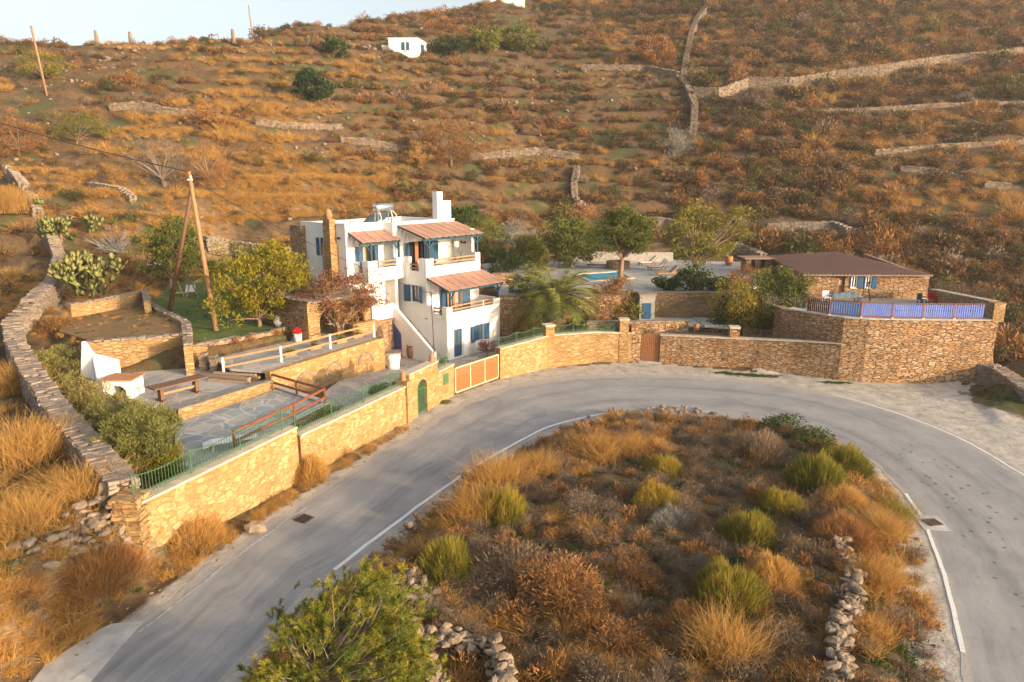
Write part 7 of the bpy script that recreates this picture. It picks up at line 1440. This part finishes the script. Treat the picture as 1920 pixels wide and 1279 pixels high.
def gn_scatter(name, key, pts, label=None, kind='stuff'):
    """pts: n x 6 x,y,z,rot,scale,tilt ; one object that instances the plant meshes"""
    prs = PR[key]; pts = np.asarray(pts, np.float32); n = len(pts)
    if n == 0: return
    me = bpy.data.meshes.new(name); me.vertices.add(n); me.vertices.foreach_set('co', pts[:, :3].ravel())
    for nm, arr in (('rot', np.stack([pts[:, 5]*.6, pts[:, 5]*-.4, pts[:, 3]], 1)), ):
        a = me.attributes.new(nm, 'FLOAT_VECTOR', 'POINT'); a.data.foreach_set('vector', arr.astype(np.float32).ravel())
    a = me.attributes.new('sc', 'FLOAT', 'POINT'); a.data.foreach_set('value', pts[:, 4].copy())
    a = me.attributes.new('pick', 'INT', 'POINT'); a.data.foreach_set('value', nr.randint(0, len(prs), n).astype(np.int32))
    o = bpy.data.objects.new(name, me); COL.objects.link(o); ng = bpy.data.node_groups.new(name+'_nodes', 'GeometryNodeTree')
    ng.interface.new_socket('Geometry', in_out='INPUT', socket_type='NodeSocketGeometry'); ng.interface.new_socket('Geometry', in_out='OUTPUT', socket_type='NodeSocketGeometry')
    gi = ng.nodes.new('NodeGroupInput'); go = ng.nodes.new('NodeGroupOutput'); iop = ng.nodes.new('GeometryNodeInstanceOnPoints'); g2i = ng.nodes.new('GeometryNodeGeometryToInstance')
    for pr in reversed(prs): oi = ng.nodes.new('GeometryNodeObjectInfo'); oi.inputs['Object'].default_value = pr; ng.links.new(oi.outputs['Geometry'], g2i.inputs[0])
    def na(nm, dt):
        q = ng.nodes.new('GeometryNodeInputNamedAttribute'); q.data_type = dt; q.inputs['Name'].default_value = nm; return q.outputs[0]
    ng.links.new(gi.outputs[0], iop.inputs['Points']); ng.links.new(g2i.outputs[0], iop.inputs['Instance']); iop.inputs['Pick Instance'].default_value = True; ng.links.new(na('pick', 'INT'), iop.inputs['Instance Index'])
    e2r = ng.nodes.new('FunctionNodeEulerToRotation'); ng.links.new(na('rot', 'FLOAT_VECTOR'), e2r.inputs[0]); ng.links.new(e2r.outputs[0], iop.inputs['Rotation']); ng.links.new(na('sc', 'FLOAT'), iop.inputs['Scale']); ng.links.new(iop.outputs[0], go.inputs[0])
    md = o.modifiers.new('scatter', 'NODES'); md.node_group = ng; tag(o, kind=kind); 
    if label: o['label'] = label
    return o
def rock_proto(i):
    m = MB(); rock_mb(m, (0, 0, .1), 1.0, .75); v = np.array(m.v); f = np.array([q for q in m.fc if len(q) == 4]); return v, f, np.zeros(len(f))
PR['scattered_stones'] = [proto('stone', rock_proto(i), M['rock']) for i in range(5)]
BLOCK = [PATIO, TABLE, POTS, POOLDECK, COURT, HUTYARD, CYARD, LAWN, BED, [(19, 44), (31.5, 43), (40, 62), (36, 72), (22, 72), (19, 60)],
         [W(-5.5, 0)[:2], W(-5.5, 13)[:2], W(7, 12)[:2], W(7.5, -1)[:2]], [KF(-1, -1.5, 0)[:2], KF(6, -1.5, 0)[:2], KF(6, 6.5, 0)[:2], KF(-1, 6.5, 0)[:2]]]
def free(x, y, margin=.3):
    ok = ~inpoly(x, y, ROADPOLY)
    for b in BLOCK: ok &= ~inpoly(x, y, b)
    return ok
def fan_points(n, y0, y1, t0=-.95, t1=.95, p=1.0):
    """random points with even density over the ground in the fan"""
    u = nr.rand(int(n*1.0)); y = np.sqrt(y0**2+u*(y1**2-y0**2)); t = nr.uniform(t0, t1, len(y)); return t*y, y
def mkpts(x, y, s0, s1, sink=.05):
    z = terrain(x, y); n = len(x); s = nr.uniform(s0, s1, n); return np.stack([x, y, z-sink*s, nr.uniform(0, 6.28, n), s, nr.normal(size=n)*.12], 1)
ins = lambda p: inpoly(p[:, 0], p[:, 1], ROAD_IN)
# hillside masses
N = 74000
x, y = fan_points(N, 48, 215); keep = free(x, y) & (x > -1.0*y); 
comp = inpoly(x, y, COMPOUND); keep &= ~comp; x, y = x[keep], y[keep]
for w_ in HWALLS: k_ = dline(x, y, w_) > 1.1; x, y = x[k_], y[k_]
cl = fbm(x*.12+3, y*.12, 3); gl = fbm(x*.05+40, y*.07+8, 3); left = sst(-x/y, -.05, .35)*sst(140-y, 0, 40)
r = nr.rand(len(x)); dens = np.clip(.56+(cl-.47)*3.0-left*.5+.2*sst(x/y, 0, .5), .05, 1.0)
grassy = (gl > .5-.10*left) ; kind = np.where(r < dens, 0, np.where((r < dens+.22+.4*left) & (grassy), 4, -1))
r2 = nr.rand(len(x)); k0 = kind == 0; tone = fbm(x*.2+70, y*.2+20, 2)
kind[k0 & (r2 < .16+.2*(tone > .5))] = 1; kind[k0 & (r2 > .70)] = 2; kind[k0 & (r2 > .86) & (tone < .55)] = 3
pts = mkpts(x, y, .8, 2.1); big = nr.rand(len(pts)) < .07; pts[big, 4] *= nr.uniform(1.3, 2.0, big.sum()); pts[:, 4] *= (1+.35*sst(x/y, .1, .5)); pts[:, 4] *= 1+.2*sst(y, 90, 200)
near = y < 86
def proj_y(p): return 0
names = {0: 'dry_scrub_bush', 1: 'rust_bush', 2: 'grey_bush', 3: 'olive_bush', 4: 'straw_tuft'}
lab0 = {0: 'low brown thorny cushion shrub on the lower hillside', 1: 'rust coloured cushion shrub on the lower hillside', 2: 'greyish dry cushion shrub on the lower hillside', 3: 'olive green cushion shrub on the lower hillside', 4: 'tuft of straw coloured grass on the lower hillside'}
for k, nm in names.items():
    q = pts[kind == k]
    if k < 4:
        qs = q[(np.abs(q[:, 0]/q[:, 1]) < .8)]; size = qs[:, 4]/qs[:, 1]; idx = np.argsort(-size)[:56]; ind = qs[idx]
        key = set(map(tuple, np.round(ind[:, :2], 3))); rest = np.array([tuple(np.round(a, 3)) not in key for a in q[:, :2]])
        for p_ in ind:
            src = PR[nm][nr.randint(len(PR[nm]))]; o = src.copy(); o.name = nm; COL.objects.link(o); o.location = p_[:3]; o.rotation_euler = (p_[5]*.6, p_[5]*-.4, p_[3]); o.scale = (p_[4],)*3; 
            pxx = 960+FPX*p_[0]/(p_[1]*cT); pyy = proj_y(p_); reg = 'left of the cactus' if pxx < 220 else 'behind the utility poles' if pxx < 550 else 'behind the white house' if pxx < 900 else 'above the pool trees' if pxx < 1250 else 'above the wide golden pine' if pxx < 1400 else 'behind the stone shed' if pxx < 1500 else 'behind the hut roof' if pxx < 1760 else 'beside the hut terrace wall' if pxx < 1880 else 'at the right picture edge'; reg = ('low' if p_[1] < 60 else 'halfway' if p_[1] < 80 else 'higher up')+' on the slope '+reg
            sz_ = 'large' if p_[4] > 2.2 else 'medium' if p_[4] > 1.9 else 'small'; tag(o, sz_+' '+['brown thorny', 'rust coloured', 'greyish dry', 'olive green'][k]+' cushion shrub '+reg, 'shrub', nm.replace('_', ' ')+'es '+reg)
        q = q[rest]
    gn_scatter(['hillside_scrub', 'hillside_rust_scrub', 'hillside_grey_scrub', 'hillside_green_scrub', 'hillside_dry_grass'][k], nm, q)
x, y = fan_points(60000, 70, 215); k = free(x, y) & ~inpoly(x, y, COMPOUND); x, y = x[k], y[k]; sl = terrain(x, y+.45)-terrain(x, y-.45); pr_ = sst(sl, .55, 1.0)*sst(fbm(x*.06+11, y*.11+2, 2), .33, .5)*.55+.012; k = nr.rand(len(x)) < pr_; gn_scatter('scattered_stones', 'scattered_stones', mkpts(x[k], y[k], .18, .75, .1))
x = nr.uniform(-9, 19, 3000); y = nr.uniform(12, 40, 3000); k = inpoly(x, y, ROAD_IN) & (dline(x, y, ROAD_IN) > .3) & (nr.rand(3000) < .12+.5*(dline(x, y, ROAD_IN) < 1.2)); gn_scatter('scattered_stones', 'scattered_stones', mkpts(x[k], y[k], .05, .22, .1))
x = nr.uniform(-18, -3, 2500); y = nr.uniform(12, 40, 2500); k = (~inpoly(x, y, ROADPOLY)) & (dline(x, y, ROAD_OUT) < 1.3) & (x < 0) & (nr.rand(2500) < .5); gn_scatter('verge_gravel', 'scattered_stones', mkpts(x[k], y[k], .04, .14, .1))
# tall straw grass belt on the slope behind the house and left slope
gx = []; gy = []
for (px0, px1, py0, py1, n) in [(430, 760, 290, 400, 700), (0, 240, 300, 380, 260), (380, 640, 330, 400, 260), (640, 720, 350, 400, 120)]:
    for i in range(n//6):
        c = hit(rnd.uniform(px0, px1), rnd.uniform(py0, py1))
        for k in range(6): gx.append(c[0]+rnd.gauss(0, .8)); gy.append(c[1]+rnd.gauss(0, .9))
x, y = np.array(gx), np.array(gy); k = free(x, y); gn_scatter('tall_dry_grass', 'straw_tuft', mkpts(x[k], y[k], .9, 1.7))
# left bank in the foreground
x, y = fan_points(8000, 13, 60, -1.0, -.2); xe = np.interp(y, [12, 16, 18.6, 24.4, 29.9, 38], [-13.2, -12.3, -11.4, -9.9, -8.6, -6.3]); dw = dline(x, y, LWpts)
lx = np.interp(y, [p[1] for p in LWpts], [p[0] for p in LWpts]); outside = (x < lx-.8) | (y < LWpts[0][1]-1.0) 
k = free(x, y) & (x < xe-.9) & outside & (dw > .7); x, y = x[k], y[k]; r = nr.rand(len(x)); g = fbm(x*.3, y*.3, 3)
gn_scatter('bank_dry_grass', 'straw_tuft', mkpts(x[(r < .34) & (g > .41)], y[(r < .34) & (g > .41)], .6, 1.5)); gn_scatter('bank_green_grass', 'green_tuft', mkpts(x[(r > .34) & (r < .46)], y[(r > .34) & (r < .46)], .6, 1.2)); gn_scatter('bank_scrub', 'twig_bush', mkpts(x[(r > .9) & (g < .55)], y[(r > .9) & (g < .55)], .4, .9))
x = nr.uniform(-22, -9, 5000); y = nr.uniform(12, 27, 5000); xe = np.interp(y, [12, 16, 18.6, 24.4, 29.9], [-13.2, -12.3, -11.4, -9.9, -8.6]); g = fbm(x*.6, y*.6, 3); wl = np.interp(y, [A1[1]-.5, A2[1]], [A1[0]-.2, A2[0]]); k = (x < xe-.7) & (x > np.where(y > A1[1]-.5, wl+.6, -22)) & (g > .40) & (nr.rand(5000) < .55); gn_scatter('bank_straw', 'straw_tuft', mkpts(x[k], y[k], .35, .95))
x = nr.uniform(-34, -9, 3200); y = nr.uniform(40, 68, 3200); k = free(x, y) & (dline(x, y, LWpts) > .8) & (x > np.interp(y, [p[1] for p in LWpts], [p[0] for p in LWpts])+.6) & (terrain(x, y) > 3.0); x, y = x[k], y[k]; r = nr.rand(len(x)); g = fbm(x*.4, y*.4, 2)
gn_scatter('garden_dry_grass', 'straw_tuft', mkpts(x[r < .2], y[r < .2], .4, .9)); gn_scatter('garden_scrub', 'rust_bush', mkpts(x[(r > .2) & (r < .32)], y[(r > .2) & (r < .32)], .4, 1.1)); gn_scatter('garden_weeds', 'green_tuft', mkpts(x[(r > .4) & (r < .6)], y[(r > .4) & (r < .6)], .6, 1.3)); gn_scatter('garden_twigs', 'twig_bush', mkpts(x[(r > .6) & (r < .72)], y[(r > .6) & (r < .72)], .5, 1.2))
def on_sheet(poly, z, n, key, s0, s1, name):
    p = np.array(poly)[:, :2]; x = nr.uniform(p[:, 0].min(), p[:, 0].max(), n); y = nr.uniform(p[:, 1].min(), p[:, 1].max(), n); k = inpoly(x, y, poly) & (dline(x, y, poly, True) > .3) & (fbm(x*.7, y*.7, 2) > .34); x, y = x[k], y[k]; q = np.stack([x, y, np.full(len(x), z), nr.uniform(0, 6.28, len(x)), nr.uniform(s0, s1, len(x)), nr.normal(size=len(x))*.1], 1); gn_scatter(name, key, q)
on_sheet(BED, BED_Z, 260, 'green_tuft', .25, .6, 'bed_weeds'); on_sheet(BED, BED_Z, 160, 'straw_tuft', .15, .4, 'bed_dry_grass'); on_sheet(LAWN, LAWN_Z, 1500, 'green_tuft', .25, .5, 'lawn_grass')
# verge between road wall and road
x = []; y = []
for i in range(420):
    t_ = rnd.random()**1.1; a = Vector(A1).lerp(Vector(A2), t_) if rnd.random() < .6 else Vector(A2).lerp(Vector(A3), t_*.9); x.append(a.x+abs(rnd.gauss(0, .45))+.35); y.append(a.y-abs(rnd.gauss(0, .2)))
x, y = np.array(x), np.array(y); k = free(x, y) & (dline(x, y, ROAD_OUT) > .5); gn_scatter('verge_dry_grass', 'straw_tuft', mkpts(x[k][::2], y[k][::2], .35, .8)); gn_scatter('verge_weeds', 'twig_bush', mkpts(x[k][1::4], y[k][1::4], .3, .6)); gn_scatter('verge_green_grass', 'green_tuft', mkpts(x[k][2::3], y[k][2::3], .5, 1.0))
def strip_pts(pl, n, sp):
    q = [P2(a, b, 0) for a, b in pl]; p, tt = resamp(q, 200); i = nr.randint(0, 200, n); return p[i, 0]+nr.normal(size=n)*sp, p[i, 1]+nr.normal(size=n)*sp*.5
x, y = strip_pts([(1345, 698), (1400, 703), (1450, 706)], 260, .35); gn_scatter('roadside_grass', 'green_tuft', mkpts(x, y, .4, .8)); x, y = strip_pts([(1540, 716), (1590, 718)], 90, .25); gn_scatter('roadside_grass', 'green_tuft', mkpts(x, y, .4, .7)); x, y = strip_pts([(1810, 735), (1860, 745), (1900, 765)], 160, .4); gn_scatter('roadside_grass', 'green_tuft', mkpts(x, y, .4, .8))
# island undergrowth
x = nr.uniform(-9, 20, 9000); y = nr.uniform(9, 40, 9000); k = inpoly(x, y, ROAD_IN) & (dline(x, y, ROAD_IN) > .7); x, y = x[k], y[k]; g = fbm(x*.35+9, y*.35+3, 3); r = nr.rand(len(x)); edge = dline(x, y, ROAD_IN) < 2.6
sel = (r < .24) & (g > .40); gn_scatter('island_dry_grass', 'straw_tuft', mkpts(x[sel], y[sel], .5, 1.1)); sel = (r > .25) & (r < .49) & (g < .58); gn_scatter('island_green_grass', 'green_tuft', mkpts(x[sel], y[sel], .9, 1.9))
sel = (r > .5) & (r < .70); gn_scatter('island_twigs', 'twig_bush', mkpts(x[sel], y[sel], .6, 1.35)); sel = (r > .72) & (r < .79); gn_scatter('island_rust_scrub', 'rust_bush', mkpts(x[sel], y[sel], .5, 1.15))
sel = (r > .82) & edge & ((x < -1) | (x > 12)); gn_scatter('island_edge_grass', 'straw_tuft', mkpts(x[sel], y[sel], .8, 1.4))
# individual shrubs on the island, placed from the photograph
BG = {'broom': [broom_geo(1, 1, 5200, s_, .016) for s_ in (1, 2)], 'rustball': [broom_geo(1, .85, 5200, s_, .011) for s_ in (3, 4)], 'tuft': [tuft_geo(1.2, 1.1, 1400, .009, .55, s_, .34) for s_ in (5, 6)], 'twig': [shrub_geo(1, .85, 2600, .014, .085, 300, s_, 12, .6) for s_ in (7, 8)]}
MESH = {}
def mesh_for(k, i, leaf):
    if (k, i, leaf) not in MESH: v, f, fv = BG[k][i]; o = arr_obj(k, v, f, L[leaf], None, fv); MESH[(k, i, leaf)] = o.data; COL.objects.unlink(o); bpy.data.objects.remove(o)
    return MESH[(k, i, leaf)]
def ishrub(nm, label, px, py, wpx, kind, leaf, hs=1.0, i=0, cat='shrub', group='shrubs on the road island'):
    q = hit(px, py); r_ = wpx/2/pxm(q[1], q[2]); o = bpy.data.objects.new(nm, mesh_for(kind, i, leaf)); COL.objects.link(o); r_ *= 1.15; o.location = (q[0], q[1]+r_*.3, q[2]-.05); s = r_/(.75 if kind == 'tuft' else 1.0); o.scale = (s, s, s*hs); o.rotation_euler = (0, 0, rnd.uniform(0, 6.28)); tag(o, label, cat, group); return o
S_ = [('broom_shrub', 'round bright green broom shrub with rusty base in the middle of the island', 1370, 1150, 135, 'broom', 'broom', 1.05, 0),
 ('broom_shrub', 'round olive green broom shrub left of the brown brush bush on the island', 1410, 1040, 115, 'broom', 'broom', 1.0, 1), ('broom_shrub', 'compact bright green broom shrub nearest the right inner road curve', 1465, 975, 85, 'broom', 'broom', 1.0, 0),
 ('broom_shrub', 'golden green broom shrub in the upper right of the island', 1540, 930, 110, 'broom', 'broom', 1.1, 1), ('broom_shrub', 'dark golden broom shrub at the very right inner corner of the bend', 1590, 900, 100, 'broom', 'broom', 1.0, 0),
 ('broom_shrub', 'small green broom shrub in the upper middle of the island', 1245, 905, 75, 'broom', 'broom', 1.0, 1), ('broom_shrub', 'small yellow green broom shrub above the silvery bush', 1230, 960, 85, 'broom', 'broom', .9, 0),
 ('broom_shrub', 'tall yellow green broom shrub by the left kerb stones', 945, 990, 95, 'broom', 'broom', 1.2, 1), ('broom_shrub', 'green gold broom shrub lower on the left edge of the island', 835, 1085, 100, 'broom', 'broom', 1.2, 0), ('broom_shrub', 'orange green broom shrub below the large olive broom', 1450, 1110, 95, 'broom', 'straw', 1.1, 1),
 ('silver_shrub', 'silvery grey rounded shrub in the centre of the island', 1262, 995, 85, 'rustball', 'grey', .8, 0), ('silver_shrub', 'small pale silvery tuft left of the middle broom shrub', 1315, 1070, 60, 'rustball', 'grey', .7, 1),
 ('brush_shrub', 'dark reddish brown brush shaped bush by the right island wall', 1590, 1030, 115, 'rustball', 'rust', 1.0, 0), ('brush_shrub', 'pale orange topped brush bush above the dark reddish one', 1585, 960, 95, 'rustball', 'straw', .9, 1),
 ('twiggy_shrub', 'pinkish beige twiggy shrub beside the dark green hedge at the top of the island', 1425, 865, 120, 'rustball', 'greyscrub', .8, 1), ('twiggy_shrub', 'small beige twiggy shrub left of the pinkish one', 1330, 850, 75, 'twig', 'greyscrub', .8, 0),
 ('twiggy_shrub', 'large dark brown twiggy shrub in the left centre of the island', 960, 1125, 190, 'twig', 'greyscrub', 1.0, 0), ('twiggy_shrub', 'large brownish green twiggy shrub in the centre of the island', 1060, 1150, 200, 'twig', 'rust', 1.1, 1),
 ('twiggy_shrub', 'grey brown twiggy shrub above the centre of the island', 1100, 985, 130, 'twig', 'greyscrub', .9, 1), ('twiggy_shrub', 'rusty twiggy shrub below the silvery bush', 1180, 1100, 120, 'twig', 'rust', .9, 0),
 ('twiggy_shrub', 'brown twiggy shrub at the bottom centre of the island', 1150, 1240, 150, 'twig', 'rust', .9, 1), ('twiggy_shrub', 'dark twiggy shrub at the lower right of the island', 1480, 1240, 130, 'twig', 'greyscrub', .9, 0), ('twiggy_shrub', 'orange brown twiggy shrub left of the lower broom shrub', 1290, 1190, 110, 'twig', 'rust', .9, 0),
 ('grass_clump', 'feathery pale straw clump at the bottom of the island', 1360, 1285, 140, 'tuft', 'straw', 1.0, 0), ('grass_clump', 'pale straw grass clump at the top left of the island', 1120, 870, 95, 'tuft', 'straw', .8, 1), ('grass_clump', 'golden grass clump right of the first one by the kerb', 1190, 860, 75, 'tuft', 'straw', .8, 0),
 ('grass_clump', 'bright golden grass clump on the left edge of the island', 930, 925, 110, 'tuft', 'straw', 1.0, 0), ('grass_clump', 'tall golden grass clump spilling over the left kerb stones', 890, 985, 110, 'tuft', 'straw', 1.0, 1), ('grass_clump', 'orange grass clump on the left edge below the tall one', 1010, 895, 80, 'tuft', 'straw', .8, 0),
 ('grass_clump', 'long orange grass clump between the island wall and the gravel, upper', 1655, 1020, 95, 'tuft', 'straw', .9, 1), ('grass_clump', 'long orange grass clump between the island wall and the gravel, middle', 1640, 1110, 95, 'tuft', 'straw', .9, 0), ('grass_clump', 'long orange grass clump between the island wall and the gravel, lower', 1635, 1210, 90, 'tuft', 'straw', .9, 1), ('grass_clump', 'green gold grass clump right inside the white road line', 1680, 980, 80, 'tuft', 'broom', .8, 0),
 ('green_shrub', 'dark green leafy low hedge shrub at the top of the road island', 1475, 822, 110, 'twig', 'darkgreen', .6, 0), ('green_shrub', 'dark green leafy shrub right of the hedge at the top of the island', 1535, 850, 115, 'twig', 'darkgreen', .7, 1)]
BG['twig'].append(shrub_geo(1, .9, 2200, .05, .10, 60, 9, 9))
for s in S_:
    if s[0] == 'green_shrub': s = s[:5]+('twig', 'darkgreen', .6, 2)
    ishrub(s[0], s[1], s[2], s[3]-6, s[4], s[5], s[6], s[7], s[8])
# bank grass clumps and shrubs, left foreground
for s in [('grass_clump', 'big feathery straw clump beside the left dry wall end', 150, 950, 130, 'tuft', 'straw', 1.0, 0), ('grass_clump', 'golden grass clump at the left edge above the fallen stones', 30, 1000, 120, 'tuft', 'straw', 1.0, 1), ('grass_clump', 'tall orange grass clump at the left edge of the picture', 40, 870, 130, 'tuft', 'straw', 1.1, 0), ('grass_clump', 'straw clump left of the dry wall in its middle stretch', 95, 850, 90, 'tuft', 'straw', 1.0, 1), ('grass_clump', 'golden grass clump at the upper left edge', 20, 400, 70, 'tuft', 'straw', 1.2, 0),
  ('grass_clump', 'golden grass clump outside the dry wall bend', 25, 740, 90, 'tuft', 'straw', 1.1, 1),
  ('twiggy_shrub', 'dense brown round shrub on the bank below the wall pier', 165, 1110, 170, 'rustball', 'rust', .9, 0), ('twiggy_shrub', 'rusty twiggy shrub at the lower left edge', 30, 1150, 130, 'twig', 'rust', .9, 0), ('twiggy_shrub', 'golden brown shrub against the near road wall base', 345, 1030, 130, 'rustball', 'straw', .8, 1), ('twiggy_shrub', 'orange green bush against the road wall at its step', 575, 905, 75, 'broom', 'straw', 1.2, 0), ('twiggy_shrub', 'low rusty bush at the foot of the lower road wall', 640, 862, 60, 'twig', 'rust', 1.0, 1), ('green_shrub', 'small bright green plant at the left edge near the fallen stones', 10, 1085, 60, 'twig', 'grassgreen', .8, 2), ('green_shrub', 'low green weeds at the base of the wall by the arched door', 835, 757, 28, 'twig', 'olive', .5, 2)]:
    ishrub(*s[:9], group='shrubs and grass clumps on the left bank')
for (px, py, w, nm, leaf, kind, lab) in [(60, 560, 0, 0, 0, 0, 0)]: pass
# ------------------------------------------------------------ evening haze
m = MB(); m.box(-420, 420, -45, 420, -60, 130); hz = m.build('haze', None or M['white']); hz.data.materials.clear()
hm = bpy.data.materials.new('haze_air'); hm.use_nodes = True; t_ = hm.node_tree; t_.nodes.clear(); o_ = t_.nodes.new('ShaderNodeOutputMaterial'); pv = t_.nodes.new('ShaderNodeVolumePrincipled')
pv.inputs['Color'].default_value = (.97, .93, .88, 1); pv.inputs['Density'].default_value = .00042; pv.inputs['Anisotropy'].default_value = .3; t_.links.new(pv.outputs[0], o_.inputs['Volume']); hz.data.materials.append(hm); tag(hz, kind='stuff')
